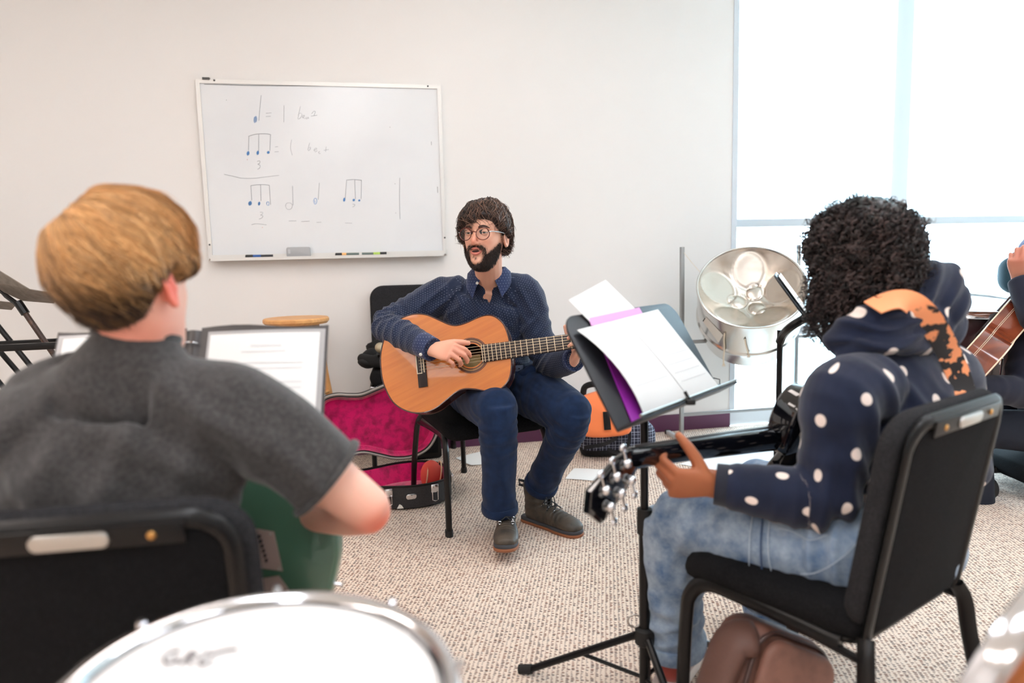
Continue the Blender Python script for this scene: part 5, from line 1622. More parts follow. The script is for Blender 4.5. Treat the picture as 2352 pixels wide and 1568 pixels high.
# left hand round the neck
lf = at(1312, 806, 2.41)
hand(mb, wrL, np.array([.22, -.45, .52]), np.array([.9, -.05, -.35]), -1,
     [(.5, 1.2, .8), (.5, 1.25, .85), (.55, 1.3, .9), (.6, 1.3, .9)], 1.0, .05,
     thumb=(np.array([-.3, .5, .8]), np.array([-.35, .3, .85]), np.array([-.3, .1, .9])))
me = fuse(mb, .0026, 4, .5)
V = get_co(me)
Lc = (V - np.array(HM)[:3, 3]) @ np.array(HM)[:3, :3] / .975 ** 2
fl_ = .55 * gauss(Lc, (0, .112, -.022), (.014, .02, .014)) + .22 * (gauss(Lc, (.04, .08, -.02), (.02, .03, .016)) + gauss(Lc, (-.04, .08, -.02), (.02, .03, .016)))
fl_ += .35 * smooth01(.12 - np.linalg.norm(V - (wrR + rkn) / 2 - (rkn - wrR), axis=1), 0, .06)
def beard_mask(D):
    P_ = D * headR(D)[:, None]
    x, y, z = np.abs(P_[:, 0]), P_[:, 1], P_[:, 2]
    jaw = smooth01(-z, np.interp(x, [0, .02, .035, .05, .062, .072], [.097, .088, .062, .046, .029, .006]), np.interp(x, [0, .02, .035, .05, .062, .072], [.108, .100, .080, .062, .046, .024]))
    jaw *= smooth01(y, .0, .014)
    mo = np.exp(-((z + .0385) / .0062) ** 2) * smooth01(.033 - x, 0, .006) * (y > .03)
    sidem = np.exp(-((x - .0315) / .0055) ** 2) * smooth01(-z, .036, .044) * smooth01(.1 + z, 0, .01) * (y > .03)
    so = np.exp(-((z + .0745) / .0045) ** 2) * (x < .008) * .6
    return np.clip(jaw + mo * .75 + sidem * .6 + so * .6, 0, 1)
Dn = Lc / (np.linalg.norm(Lc, axis=1, keepdims=True) + 1e-9)
stub = sum(beard_mask(N_off / np.linalg.norm(N_off, axis=1, keepdims=True)) for N_off in (Dn, Dn + [.09, 0, 0], Dn - [.09, 0, 0], Dn + [0, 0, .09], Dn - [0, 0, .09])) / 5 * (np.linalg.norm(Lc, axis=1) < .15)
body1 = finish(me, 'body', skin1, mroot, attr={'flush': np.clip(fl_, 0, 1), 'stubble': np.clip(stub * .78, 0, .78)})
face_parts(mroot, HM, skin1, lip1, brow_m, .005)
# hair: fringe over the brow, sides over the ears
def thick1(D):
    el = np.degrees(np.arcsin(np.clip(D[:, 2], -1, 1))); az = np.degrees(np.arctan2(-D[:, 0], D[:, 1]))   # 0 front, + subject's left
    aa = np.abs(az)
    hl = np.interp(aa, [0, 25, 42, 55, 70, 85, 100, 125, 180], [33, 31, 27, 16, 8, 2, -3, -40, -44])
    hl = hl + np.where(az > 0, np.interp(aa, [0, 40, 75, 95, 120], [5, 6, 8, 2, 0]), np.interp(aa, [0, 40, 55, 75, 100], [-3, -6, -8, -22, -10]))
    m = smooth01(el, hl - 5, hl + 5)
    th = .017 + .010 * smooth01(el, 40, 90) + .007 * np.exp(-((aa - 110) / 45) ** 2) * smooth01(-el, -50, -5) + .006 * (aa > 120)
    th = th + .005 * vnoise(D * 6.0)
    return -.006 + m * (th + .006)
cap1 = hair_cap(mroot, HM, thick1, brown_hair)
crown = (0.10, -.45, .92)
sets = []
g = np.random.default_rng(3)
P, Nr, az, a0, Dl = flow_hair(HM, thick1, crown, 0, 2 * PI, (.02, 1.2), (.5, 1.1), 3600, 9, (-.001, .005, .004), g, .18, .10)
lastok = (thick1(Dl[:, -2]) > .004)
midok = thick1(Dl[:, 4]) > .006
ok = lastok & midok
P, Nr = P[ok], Nr[ok]
# wispy ends at the sides and nape
P2, N2_, az2, _, Dl2 = flow_hair(HM, thick1, crown, 0, 2 * PI, (1.2, 2.0), (.35, .6), 1500, 8, (.0, .008, .010), g, .22, .1)
ok2 = thick1(Dl2[:, 2]) > .006
P2, N2_ = P2[ok2], N2_[ok2]
tone = np.clip(g.random(len(P)) ** 2 * .8 + .28 * np.sin(az[ok] * 17 + 2 * np.sin(az[ok] * 5)), 0, 1)
strands(P, .0012, Nr, 'hair_strands', brown_hair, cap1, tone)
strands(P2, .0007, N2_, 'hair_wisps', brown_hair, cap1, g.random(len(P2)) ** 2)
# beard
D, Fc = sph_dirs(90, 120)
bm_ = beard_mask(D)
Rr = headR(D) - .004 + smooth01(bm_, .85, 1) * (.0042 + .002 * vnoise(D * 30)) + .002 * bm_ * smooth01(-D[:, 2], .5, .9)
Vb = D * Rr[:, None]; Vb[:, 1] += bm_ * .002
mb = MB(); mb.add(hxf(HM, Vb), Fc); bd = mb.build('beard', beard_m, mroot, 80)
g = np.random.default_rng(5)
Dr = g.normal(size=(60000, 3)); Dr /= np.linalg.norm(Dr, axis=1, keepdims=True)
Dr = Dr[(Dr[:, 1] > -.05) & (Dr[:, 2] < -.1)]
Dr = Dr[beard_mask(Dr) > g.uniform(.05, 1, len(Dr))][:11000]
base_ = Dr * (headR(Dr) + .001)[:, None]; base_[:, 1] += .003
gd = Dr * .55 + np.array([0, .1, -1.0]) + g.normal(0, .25, Dr.shape); gd /= np.linalg.norm(gd, axis=1, keepdims=True)
ln_ = g.uniform(.004, .009, len(Dr))
u = np.linspace(0, 1, 4)[None, :, None]
P = base_[:, None, :] + Dr[:, None, :] * (.0055 * u) + gd[:, None, :] * ln_[:, None, None] * u
A_ = np.array(HM)
strands(P @ A_[:3, :3].T + A_[:3, 3], .00045, np.broadcast_to((Dr @ A_[:3, :3].T)[:, None, :], P.shape), 'beard_hairs', beard_m, bd, g.random(len(Dr)) ** 1.5)

# glasses
tort = M('red_brown_tortoise', (92, 34, 28), .2, spec=.6)
gl_t = None
glasses = MB()
for s_ in (-1, 1):
    c = np.array([s_ * .0345, .1015, .0075])
    Pq = [c + np.array([.0248 * math.cos(q) * (1 if True else 1), -.0042 * math.cos(q) * s_, .0225 * math.sin(q) - .001]) for q in np.linspace(0, 2 * PI, 37)[:-1]]
    glasses.tube(Pq, .00155, 8, closed=True)
glasses.tube(catmull([(-.0105, .1045, .0125), (0, .1085, .0148), (.0105, .1045, .0125)], 5), .0017, 8)
glasses.xf(HM); gfr = glasses.build('glasses_frame', tort, mroot)
lensm = bpy.data.materials.new('clear_lens'); lensm.use_nodes = True
nt = lensm.node_tree; nt.nodes.remove(nt.nodes['Principled BSDF'])
tr = nt.nodes.new('ShaderNodeBsdfTransparent'); tr.inputs[0].default_value = (.97, .97, .97, 1)
gl = nt.nodes.new('ShaderNodeBsdfGlossy'); gl.inputs['Roughness'].default_value = .03
mx = nt.nodes.new('ShaderNodeMixShader'); mx.inputs[0].default_value = .02
nt.links.new(tr.outputs[0], mx.inputs[1]); nt.links.new(gl.outputs[0], mx.inputs[2]); nt.links.new(mx.outputs[0], nt.nodes['Material Output'].inputs[0])
pale_tip = M('pale_temple', (190, 205, 212), .3, .3)
for s_ in (-1, 1):
    mb = MB(); c = np.array([s_ * .0345, .1015, .0075])
    ring = [c + np.array([.0235 * math.cos(q), -.0042 * math.cos(q) * s_, .0212 * math.sin(q) - .001]) for q in np.linspace(0, 2 * PI, 25)[:-1]]
    mb.add(ring + [p + np.array([0, .0008, 0]) for p in ring], [tuple(range(23, -1, -1)), tuple(range(24, 48))] + [(k, (k + 1) % 24, 24 + (k + 1) % 24, 24 + k) for k in range(24)])
    mb.xf(HM); mb.build('lens', lensm, gfr, 0)
    mb = MB(); mb.tube([(s_ * .059, .0985, .013), (s_ * .0665, .088, .0145), (s_ * .078, .05, .0145), (s_ * .083, .02, .0125), (s_ * .083, -.004, .010)], .0017, 8); mb.xf(HM); mb.build('temple', pale_tip, gfr)

# shirt: torso and sleeves as one cloth
shirt_m = dotted('navy_pin_dot_cotton', (27, 35, 54), (150, 158, 178), .0105, .0105, .0010, .35)
mb = MB()
mb.limb([pel + np.array([0, 0, -.02]), waist, chest, uch, uch * .45 + neck0 * .55 + np.array([0, .012, .004]), neck0 + np.array([0, .004, .012])], [(.150, .112), (.155, .118), (.168, .118), (.174, .108), (.118, .082), (.068, .066)], ref=side, sub=6, seg=28)
mb.limb([shR + side * .09 + np.array([0, 0, .012]), shR, shR * .6 + elR * .4, shR * .2 + elR * .8, elR], [(.075, .07), (.078, .072), (.068, .064), (.060, .058), (.056, .056)], sub=5, seg=22)
mb.limb([elR, elR * .75 + wrR * .25, elR * .4 + wrR * .6, elR * .12 + wrR * .88, wrR], [.057, .060, .052, .045, .037], sub=5, seg=22, cap=.2)
mb.limb([shL - side * .09 + np.array([0, 0, .012]), shL, shL * .6 + elL * .4, shL * .2 + elL * .8, elL], [(.075, .07), (.074, .070), (.064, .062), (.058, .056), (.054, .054)], sub=5, seg=22)
mb.limb([elL, elL * .7 + wrL * .3, elL * .4 + wrL * .6, elL * .1 + wrL * .9, wrL], [.054, .060, .056, .048, .038], sub=5, seg=22, cap=.2)
me = fuse(mb, .0042, 5, .5)
V = get_co(me); Nn = get_no(me)
vt = at(1121, 694, 2.62)
up_ = np.array([0, 0, 1.])
fore = -np.cross(side, up_) if np.cross(side, up_)[1] > 0 else np.cross(side, up_)
# open collar: the cloth retreats inside a V so that the chest shows
tq = np.clip((V[:, 2] - vt[2]) / (neck0[2] + .04 - vt[2]), 0, 1.6)
vx = (V - vt) @ side - .004
hw = .001 + .030 * tq
Vm = smooth01(hw - np.abs(vx), -.005, .007) * (V[:, 2] > vt[2]) * smooth01((V - chest) @ fore, -.01, .02) * (np.abs(vx) < .07)
fl_ = [(elR * .7 + shR * .3, N_(elR - shR), .06, .036, .0055), (elR, N_(wrR - shR) , .05, .03, .006), (elR * .6 + wrR * .4, N_(wrR - elR), .06, .04, .0035), (shR * .9 + chest * .1, np.array([.6, 0, -.8]), .08, .05, .006),
       (elL, N_(wrL - shL), .06, .035, .006), (shL * .5 + elL * .5, N_(elL - shL) + np.array([.5, 0, 0]), .07, .05, .004), (shL * .8 + chest * .2, np.array([-.8, 0, -.5]), .07, .05, .0055), (waist + fore * .1, np.array([.3, 0, 1]), .11, .045, .006),
       (chest + fore * .1, np.array([.9, .0, .35]), .12, .06, .004)]
V = folds(V, Nn, fl_)
V = V - Nn * (Vm * .034)[:, None]
bones = [(pel, uch, .14, fore), (shR, elR, .062, up_), (elR, wrR, .05, up_), (shL, elL, .06, up_), (elL, wrL, .05, up_)]
S, TH, I = bone_map(V, bones)
set_co(me, V)
shirt = finish(me, 'shirt', shirt_m, mroot, uv=np.stack([S, TH, I * 1.0], 1))
# collar band and flaps
def cpt(phi, r, h):   # phi 0 = front
    fr = fore; sd = side
    return neck0 + np.array([0, .004, .030]) + (fr * math.cos(phi) + sd * math.sin(phi)) * r + up_ * h + fr * (-.0)
stitched = dotted('navy_pin_dot_collar', (34, 44, 72), (150, 158, 178), .0105, .0105, .0010, .35)
for s_ in (-1, 1):
    G = []
    for i in range(15):
        ph = s_ * R(18 + 162 * i / 14)
        e = max(0, 1 - i / 5.0)
        top = cpt(ph, .063 + .004 * e, .030 - .034 * e ** 1.2)
        bot = cpt(s_ * R(30 + 150 * i / 14) if i else s_ * R(34), .088 + .012 * e, -.022 - .062 * e ** 1.1)
        mid = (top + bot) / 2 + (N_(top - neck0) * .010)
        G.append([top, mid, bot])
    mb = MB(); mb.sheet(G, .003); cl = mb.build('collar_flap', stitched, shirt, 60)
    a = cl.data.attributes.new('cuv', 'FLOAT_VECTOR', 'POINT'); vv = get_co(cl.data); a.data.foreach_set('vector', np.stack([vv[:, 0], vv[:, 2], vv[:, 1]], 1).astype(np.float32).ravel())
btn = M('pearl_button', (214, 212, 205), .3)
def surf(me_v, p):   # closest shirt point
    k = np.argmin(np.sum((me_v - p) ** 2, 1)); return me_v[k]
Vs = get_co(me) + world_loc(mroot)
for q in ((1116, 693), (1120, 766), (1136, 730)):
    c = surf(Vs, at(q[0], q[1], 2.62)) + fore * .003
    if q == (1116, 693): c = at(1096, 650, 2.575)
    if q == (1136, 730): c = at(1137, 730, 2.61) if False else surf(Vs, at(1128, 800, 2.66)) + fore * .003
    mb = MB(); mb.lathe([(.0052, -.0012), (.0056, 0), (.0048, .0012), (.003, .0006)], 12); mb.map(lambda x, y, z: c + side * x + up_ * y + fore * z); mb.build('button', btn, shirt)
# placket strip below the V
P = [surf(Vs, at(1119 + 5 * k, 768 + 26 * k, 2.63)) + fore * .003 for k in range(5)]
mb = MB(); mb.ribbon(P, [fore] * 5, .026, .002); pk = mb.build('placket', stitched, shirt, 60)
# cuffs
for a, b_, nm in ((elR, wrR, 0), (elL, wrL, 1)):
    d = N_(b_ - a)
    mb = MB(); mb.tube([b_ - d * .058, b_ - d * .055, b_ - d * .03, b_ + d * .004, b_ + d * .004, b_ - d * .02], [.046, .0475, .0455, .0435, .038, .038], 28); cf = mb.build('cuff', stitched, shirt, 50)
    a_ = cf.data.attributes.new('cuv', 'FLOAT_VECTOR', 'POINT'); vv = get_co(cf.data); a_.data.foreach_set('vector', np.stack([vv[:, 0], vv[:, 2], vv[:, 1]], 1).astype(np.float32).ravel())
    if nm == 0:
        c = at(966, 814, 2.385)
        mb = MB(); mb.ball(c, (.006, .003, .006), 10, 6); mb.build('cuff_button', btn, cf)

# trousers
tr_m = M('navy_chino', (19, 36, 64), .85, spec=.2, sheen=.08, bump=(700, .25), var=(30, (25, 45, 78), .4, .7))
mb = MB()
mb.limb([hipR - side * .03, pel + np.array([0, 0, -.02]), hipL + side * .03], [(.115, .12), (.12, .125), (.115, .12)], sub=5, seg=24)
mb.limb([pel + np.array([0, .0, -.01]), pel * .5 + waist * .5 + np.array([0, 0, -.02])], [(.155, .118), (.150, .114)], ref=side, sub=5, seg=24, cap=.2)
for a, b_, c in ((hipR, knR, anR), (hipL, knL, anL)):
    sd = N_(np.cross(b_ - a, up_))
    mb.limb([a, a * .6 + b_ * .4, a * .15 + b_ * .85, b_ + np.array([0, .0, .008])], [.112, .106, .089, .075], sub=6, seg=24)
    d = N_(c - b_)
    mb.limb([b_ + np.array([0, .01, .02]), b_ * .85 + c * .15, b_ * .5 + c * .5, b_ * .15 + c * .85, c - d * .012], [.068, .072, .066, .064, .068], sub=6, seg=24, cap=.06)
me = fuse(mb, .0045, 5, .5)
V = get_co(me); Nn = get_no(me)
ff = []
for a, b_, c in ((hipR, knR, anR), (hipL, knL, anL)):
    d1, d2 = N_(b_ - a), N_(c - b_)
    ff += [(b_ + np.array([0, .06, -.05]), d2 - d1 * .3, .06, .034, .007), (b_ * .8 + c * .2, d2 + np.array([.25, 0, 0]), .07, .05, .004), (a * .75 + b_ * .25, d1 + np.array([.5, 0, .2]), .09, .05, .006), (b_ * .3 + c * .7, np.array([.9, .2, .3]), .12, .07, .004), (b_ * .05 + c * .95, d2 + np.array([.3, 0, 0]), .05, .045, .003), (a * .4 + b_ * .6, N_(np.array([.8, .2, .6])), .08, .045, .004)]
ff += [((hipR + hipL) / 2 + np.array([.03, -.12, .04]), np.array([.8, 0, .6]), .07, .045, .008)]
ff = [(a_, b_, c_, d_ * 1.1, h_ * .75) for a_, b_, c_, d_, h_ in ff]
V = folds(V, Nn, ff)
set_co(me, V)
trs = finish(me, 'trousers', tr_m, mroot)
for (b_, c) in ((knR, anR), (knL, anL)):
    d = N_(c - b_)
    mb = MB(); mb.tube([c - d * .040, c - d * .036, c - d * .012, c - d * .006], [.0665, .0695, .0705, .068], 28); mb.build('hem', tr_m, trs, 50)
beltm = M('grey_web_belt', (92, 104, 128), .6)
bc = at(1188, 846, 2.715)
mb = MB(); mb.box((0, 0, 0), (.05, .008, .026), .003); mb.map(lambda x, y, z: bc + side * x + fore * -y + up_ * z); bl_ = mb.build('belt', beltm, trs)
for k in (-1, 1):
    mb = MB(); mb.ball(bc + side * .008 * k + fore * .006, .0028, 8, 6); mb.build('belt_eyelet', RUBBER, bl_)
mb = MB(); mb.limb([at(1196, 868, 2.70), at(1216, 856, 2.68), at(1230, 850, 2.69), at(1228, 872, 2.70)], [.022, .026, .026, .03], sub=5); mb.build('pocket_fold', tr_m, trs, 60)

# boots
boot_m = M('olive_brown_leather', (74, 64, 53), .5, bump=(90, .3), var=(26, (46, 41, 36), .4, .7))
boot_rub = M('grey_rubber_toe', (56, 58, 64), .6)
gum = M('gum_rubber_sole', (140, 84, 52), .6)
lace_m = M('dark_lace', (34, 36, 40), .8)
def boot(heel, toe, pitch, side_sign):
    """heel: point on the sole under the heel; toe: sole tip"""
    f = N_(toe - heel); sd = N_(np.cross(f, up_)); u = np.cross(sd, f)
    fn = lambda x, y, z: heel + sd * x + f * y + u * z     # x right, y forward, z up
    mb = MB()
    mb.limb([(0, .035, .05), (0, .07, .048), (0, .14, .045), (0.002, .20, .040), (.003, .245, .034), (.003, .268, .030)], [(.034, .045), (.037, .046), (.041, .040), (.046, .034), (.044, .028), (.034, .020)], ref=(1, 0, 0), sub=5, seg=22, cap=.7)
    mb.limb([(0, .048, .05), (0, .055, .09), (0, .052, .13), (0, .046, .17)], [(.036, .044), (.038, .048), (.040, .046), (.042, .046)], ref=(1, 0, 0), sub=5, seg=22, cap=.1)
    mb.map(fn)
    me = fuse(mb, .0035, 6, .5)
    V = get_co(me); Nn = get_no(me)
    V = folds(V, Nn, [(fn(0, .17, .07), f, .03, .018, .0022), (fn(0, .07, .09), u, .05, .03, .002)])
    zz = (V - heel) @ u
    V = V + u * np.maximum(0, .016 - zz)[:, None]
    set_co(me, V)
    bt = finish(me, 'boot', boot_m, mroot)
    so = catmull(np.array([(-.030, .0), (.0, -.012), (.030, .0), (.036, .06), (.040, .14), (.049, .20), (.044, .262), (.012, .288), (-.026, .275), (-.043, .22), (-.041, .14), (-.035, .06)]), 5, True)
    mb = MB(); mb.slab(so, .0, .013, .004); mb.map(lambda x, y, z: fn(x, y, z + (.004 if .10 < y < .0 else 0))); mb.build('gum_sole', gum, bt)
    mb = MB(); mb.slab(offset(so, .0015), .011, .026, .004); mb.map(fn); mb.build('rubber_rand', boot_rub, bt)
    for k in range(5):
        y, z = (.168 - .026 * k, .083 + .010 * k) if k < 3 else (.103 - .004 * (k - 3), .112 + .028 * (k - 2))
        for s_ in (-1, 1):
            c = fn(s_ * (.024 + .002 * k), y, z - .004)
            mb = MB(); mb.tube([c + sd * .006 * math.cos(q) + (f * .5 + u) * .006 * math.sin(q) for q in np.linspace(0, 2 * PI, 11)[:-1]], .0018, 6, closed=True); mb.build('lace_ring', CHROME, bt)
        if k < 4:
            y2, z2 = (.168 - .026 * (k + 1), .083 + .010 * (k + 1)) if k + 1 < 3 else (.103, .112 + .028)
            for s_ in (-1, 1):
                mb = MB(); mb.tube([fn(s_ * .024, y, z), fn(0, (y + y2) / 2 + .010, (z + z2) / 2 + .012), fn(-s_ * .026, y2, z2)], .0024, 6); mb.build('lace', lace_m, bt)
    mb = MB(); mb.tube(catmull([fn(.012, .115, .135), fn(.022, .135, .115), fn(.026, .135, .07)], 4), .002, 6); mb.tube(catmull([fn(-.012, .115, .135), fn(-.020, .135, .12), fn(-.018, .140, .08)], 4), .002, 6); mb.build('lace_ends', lace_m, bt)
    if side_sign:
        mb = MB(); mb.tube([fn(0, -.004, .165), fn(0, -.03, .165), fn(0, -.03, .145), fn(0, -.004, .145)], .006, 8); mb.build('pull_loop', lace_m, bt)
    return bt
hR = at(1146, 1262, 2.60); hR[2] = .012
boot(np.array([-.040, 2.575, .004]), np.array([-.040, 2.575, 0]) + np.array([.004, -.285, .050]), 0, 0)
boot(np.array([.038, 2.725, .0]), np.array([.252, 2.535, .0]), 0, 1)

# ------------------------------------------------------------------ his classical guitar
spruce = M('amber_spruce_top', (206, 122, 48), .32, coat=.35, bump=(40, .05, (.4, 12, 1)), var=(6, (190, 104, 38), .35, .75, (.25, 30, 1)))
rosew = M('dark_rosewood', (70, 34, 30), .25, coat=.4, var=(12, (46, 22, 20), .4, .7, (1, 6, 1)))
ebony = M('ebony_board', (38, 28, 28), .4)
ivory = M('ivory_inlay', (228, 214, 186), .4)
gold_s = M('string_wire', (220, 200, 170), .35, .6)
gx_ = N_(np.array([.985, -.10, .125]))
gz_ = N_(np.array([-.10, -.95, .28])); gz_ = N_(gz_ - gx_ * (gz_ @ gx_)); gy_ = np.cross(gz_, gx_)
gh = at(1082, 816, 2.475)
g0 = gh - gx_ * .343
def build_acoustic(t, fn, topm, sidem, hole_x=.343, L=.49, depth=.092, k=1.0, frets=19, head_=True):
    out = body_outline(L, k)
    n = len(out)
    # top with a real sound hole
    bm = bmesh.new()
    hole = circle(.0435, 40, (hole_x, 0))
    vo = [bm.verts.new((p[0], p[1], 0)) for p in out]; vh = [bm.verts.new((p[0], p[1], 0)) for p in hole]
    ed = [bm.edges.new((vo[i], vo[(i + 1) % n])) for i in range(n)] + [bm.edges.new((vh[i], vh[(i + 1) % 40])) for i in range(40)]
    bmesh.ops.triangle_fill(bm, use_beauty=True, edges=ed)
    r = bmesh.ops.extrude_face_region(bm, geom=bm.faces[:])
    bmesh.ops.translate(bm, verts=[v for v in r['geom'] if isinstance(v, bmesh.types.BMVert)], vec=(0, 0, -.004))
    bm.verts.index_update()
    mb = MB(); mb.add([fn(*v.co) for v in bm.verts], [[v.index for v in f.verts] for f in bm.faces]); bm.free()
    mb.build('soundboard', topm, t, 30)
    inn = offset(out, .004)
    rings = [(out, -.002), (out, -depth)]
    V = [fn(p[0], p[1], z) for q, z in ((out, -.002), (out, -depth), (inn, -depth + .004), (inn, -.004)) for p in q]
    Fc = [(a * n + i, a * n + (i + 1) % n, ((a + 1) % 4) * n + (i + 1) % n, ((a + 1) % 4) * n + i) for a in range(4) for i in range(n)]
    mb = MB(); mb.add(V, Fc); mb.build('side_band', sidem, t, 40)
    mb = MB(); mb.slab(out, -depth - .004, -depth, .001); mb.map(fn); mb.build('back', sidem, t, 40)
    for z in (-.001, -depth):
        mb = MB(); mb.tube([fn(p[0], p[1], z) for p in offset(out, .0005)], .0028, 6, closed=True); mb.build('binding', rosew if topm is spruce else ivory, t)
    for rr, w in ((.050, .0016), (.0545, .003), (.060, .0022), (.0645, .0012)):
        mb = MB(); mb.lathe([(rr - w, .0001), (rr - w, .0007), (rr + w, .0007), (rr + w, .0001)], 56, (hole_x, 0, 0), closed=True); mb.map(fn); mb.build('rosette_ring', rosew if w != .003 else M('rosette_inlay', (150, 110, 66), .4, bump=(400, .2)), t)
    return out
def gfn(x, y, z): return g0 + gx_ * x + gy_ * y + gz_ * z
t = thing('classical_guitar', 'amber classical guitar with white-trimmed bridge held by the bearded man', 'guitar', g0)
build_acoustic(t, gfn, spruce, rosew)
mb = MB(); mb.slab(rrect(.07, .05, .004, c=(.33, -.012)), -.075, -.074); mb.map(gfn); mb.build('maker_label', M('yellowed_label', (206, 178, 120), .8), t)
mb = MB(); mb.slab(np.array([(.138, -.093), (.172, -.093), (.172, .093), (.138, .093)]), 0, .008, .002); mb.map(gfn); br = mb.build('bridge', ebony, t)
mb = MB(); mb.box((.166, 0, .011), (.0035, .080, .006)); mb.map(gfn); mb.build('saddle', ivory, br)
mb = MB()
for (x, y, sx, sy) in ((.139, 0, .003, .086), (.156, 0, .0025, .086), (.1475, .0415, .017, .003), (.1475, -.0415, .017, .003)):
    mb.box((x, y, .0085), (sx, sy, .003))
mb.map(gfn); mb.build('tie_block_trim', ivory, br)
mb = MB(); V = []
fw_ = lambda x: (.052 + (.062 - .052) * (.815 - x) / .325) / 2
xs = [.385, .49, .62, .815]
mb.slab(np.array([(.383, -fw_(.383)), (.815, -.026), (.815, .026), (.383, fw_(.383))]), .001, .0075, .001); mb.map(gfn); fb = mb.build('fretboard', ebony, t)
for k in range(1, 20):
    x = .815 - .65 * (1 - 2 ** (-k / 12))
    if x < .384: x = .386
    w = fw_(x) - .0005
    mb = MB(); mb.box((x, 0, .008), (.0022, 2 * w, .0022)); mb.map(gfn); mb.build('fret', CHROME if k > 30 else M('pale_fret', (224, 206, 176), .35, .5) if k == 1 else bpy.data.materials['pale_fret'], fb)
mb = MB(); mb.limb([(.47, 0, -.028), (.50, 0, -.016), (.56, 0, -.010), (.80, 0, -.0085), (.83, 0, -.0085)], [(.030, .024), (.030, .016), (.0285, .0115), (.026, .0105), (.026, .009)], ref=(0, 1, 0), sub=4, seg=16); mb.map(gfn); mb.build('neck', rosew, t, 60)
mb = MB(); mb.box((.818, 0, .008), (.005, .052, .008)); mb.map(gfn); mb.build('nut', ivory, t)
hx_ = lambda x, y, z: gfn(.82 + x * math.cos(R(13)), y, z - x * math.sin(R(13)))
mb = MB(); mb.slab(np.array([(0, -.026), (.03, -.034), (.17, -.036), (.185, 0), (.17, .036), (.03, .034), (0, .026)]), -.014, .002, .003); mb.map(hx_); hd = mb.build('headstock', rosew, t)
for k in range(3):
    for s_ in (-1, 1):
        mb = MB(); mb.tube([hx_(.05 + .045 * k, s_ * .034, -.006), hx_(.05 + .045 * k, s_ * .05, -.006)], .003, 6); mb.ball(hx_(.05 + .045 * k, s_ * .054, -.006), (.008, .006, .008), 10, 6); mb.build('tuning_peg', ivory, hd)
for k in range(6):
    y0 = (k - 2.5) * .0118; y1 = (k - 2.5) * .0088
    mb = MB(); mb.tube([gfn(.148, y0, .0095), gfn(.166, y0, .0145), gfn(.817, y1, .0125)], .0007 if k < 3 else .00095, 5); mb.build('string', gold_s, t)
# ------------------------------------------------------------------ the boy seen from behind
skin2 = skin_mat('fair_skin', (236, 186, 164), (222, 84, 56), .18)
blond = hair_mat('sandy_hair', (38, 24, 17), (236, 178, 116), .42)
b_root = person_root('fair-haired boy in a charcoal T-shirt seen from behind, holding a green guitar', (-.58, 1.05, 0))
bh = at(300, 664, 1.00)
BH = head_matrix(bh, R(-13), R(-2), R(-5), .905)
bneck = at(322, 800, 1.02)
bsR, bsL = at(552, 945, 1.01), at(30, 1000, .99)
beR, bwR = at(850, 1172, 1.05), at(668, 1180, 1.26)
beL, bwL = at(-130, 1230, 1.00), at(60, 1200, 1.22)
bch = at(275, 1040, 1.01); bwa = at(235, 1270, 1.015); bpe = at(215, 1430, 1.05)
bside = N_(bsR - bsL)
bfore = N_(np.cross(up_, bside)); 
if bfore[1] < 0: bfore = -bfore
mb = MB()
head_mesh(mb, BH)
q = hxf(BH, [(0, -.03, -.06), (0, -.015, -.02)])
mb.limb([at(322, 860, 1.02), at(320, 800, 1.015), at(318, 765, 1.005), at(310, 725, 1.0), at(300, 690, 1.0)], [.060, .052, .050, .052, .05], sub=5)
mb.limb([bpe, bwa, bch, bch * .4 + bneck * .6, bneck - np.array([0, 0, .03])], [(.11, .08), (.10, .075), (.12, .08), (.085, .052), (.04, .04)], ref=bside, sub=5, seg=20)
for a, b_, c in ((bsR, beR, bwR), (bsL, beL, bwL)):
    mb.limb([a, a * .55 + b_ * .45, a * .2 + b_ * .8, b_], [.042, .0455, .0405, .037], sub=5, seg=20)
    mb.limb([b_, b_ * .75 + c * .25, b_ * .4 + c * .6, c], [.037, .0395, .034, .025], sub=5, seg=20)
for s_ in (-1, 1):
    hp = bpe + bside * .085 * s_; kn = hp + bfore * .40 + bside * .08 * s_ + np.array([0, 0, .03]); an = kn + np.array([0, .06, -.40])
    mb.limb([hp, kn], [.06, .045], sub=4); mb.limb([kn, an], [.045, .03], sub=4)
hand(mb, bwR, np.array([-.72, .55, -.1]), np.array([.45, .8, .2]), 1, [(.4, .7, .4)] * 4, .88)
hand(mb, bwL, np.array([.3, .75, .3]), np.array([-.6, .3, .5]), -1, [(.6, .9, .6)] * 4, .88)
me = fuse(mb, .0042, 5, .5)
V = get_co(me)
Lc = (V - np.array(BH)[:3, 3]) @ np.array(BH)[:3, :3] / .905 ** 2
fr = .9 * gauss(Lc, (.086, -.012, -.006), (.012, .022, .034)) + .75 * gauss(V, beR + np.array([.02, -.02, -.02]), (.028, .04, .022)) + .4 * gauss(V, bneck + np.array([0, -.06, .02]), (.08, .06, .03))
body2 = finish(me, 'body', skin2, b_root, attr={'flush': np.clip(fr, 0, 1)})
face_parts(b_root, BH, skin2, lip1, brow_m, .002)
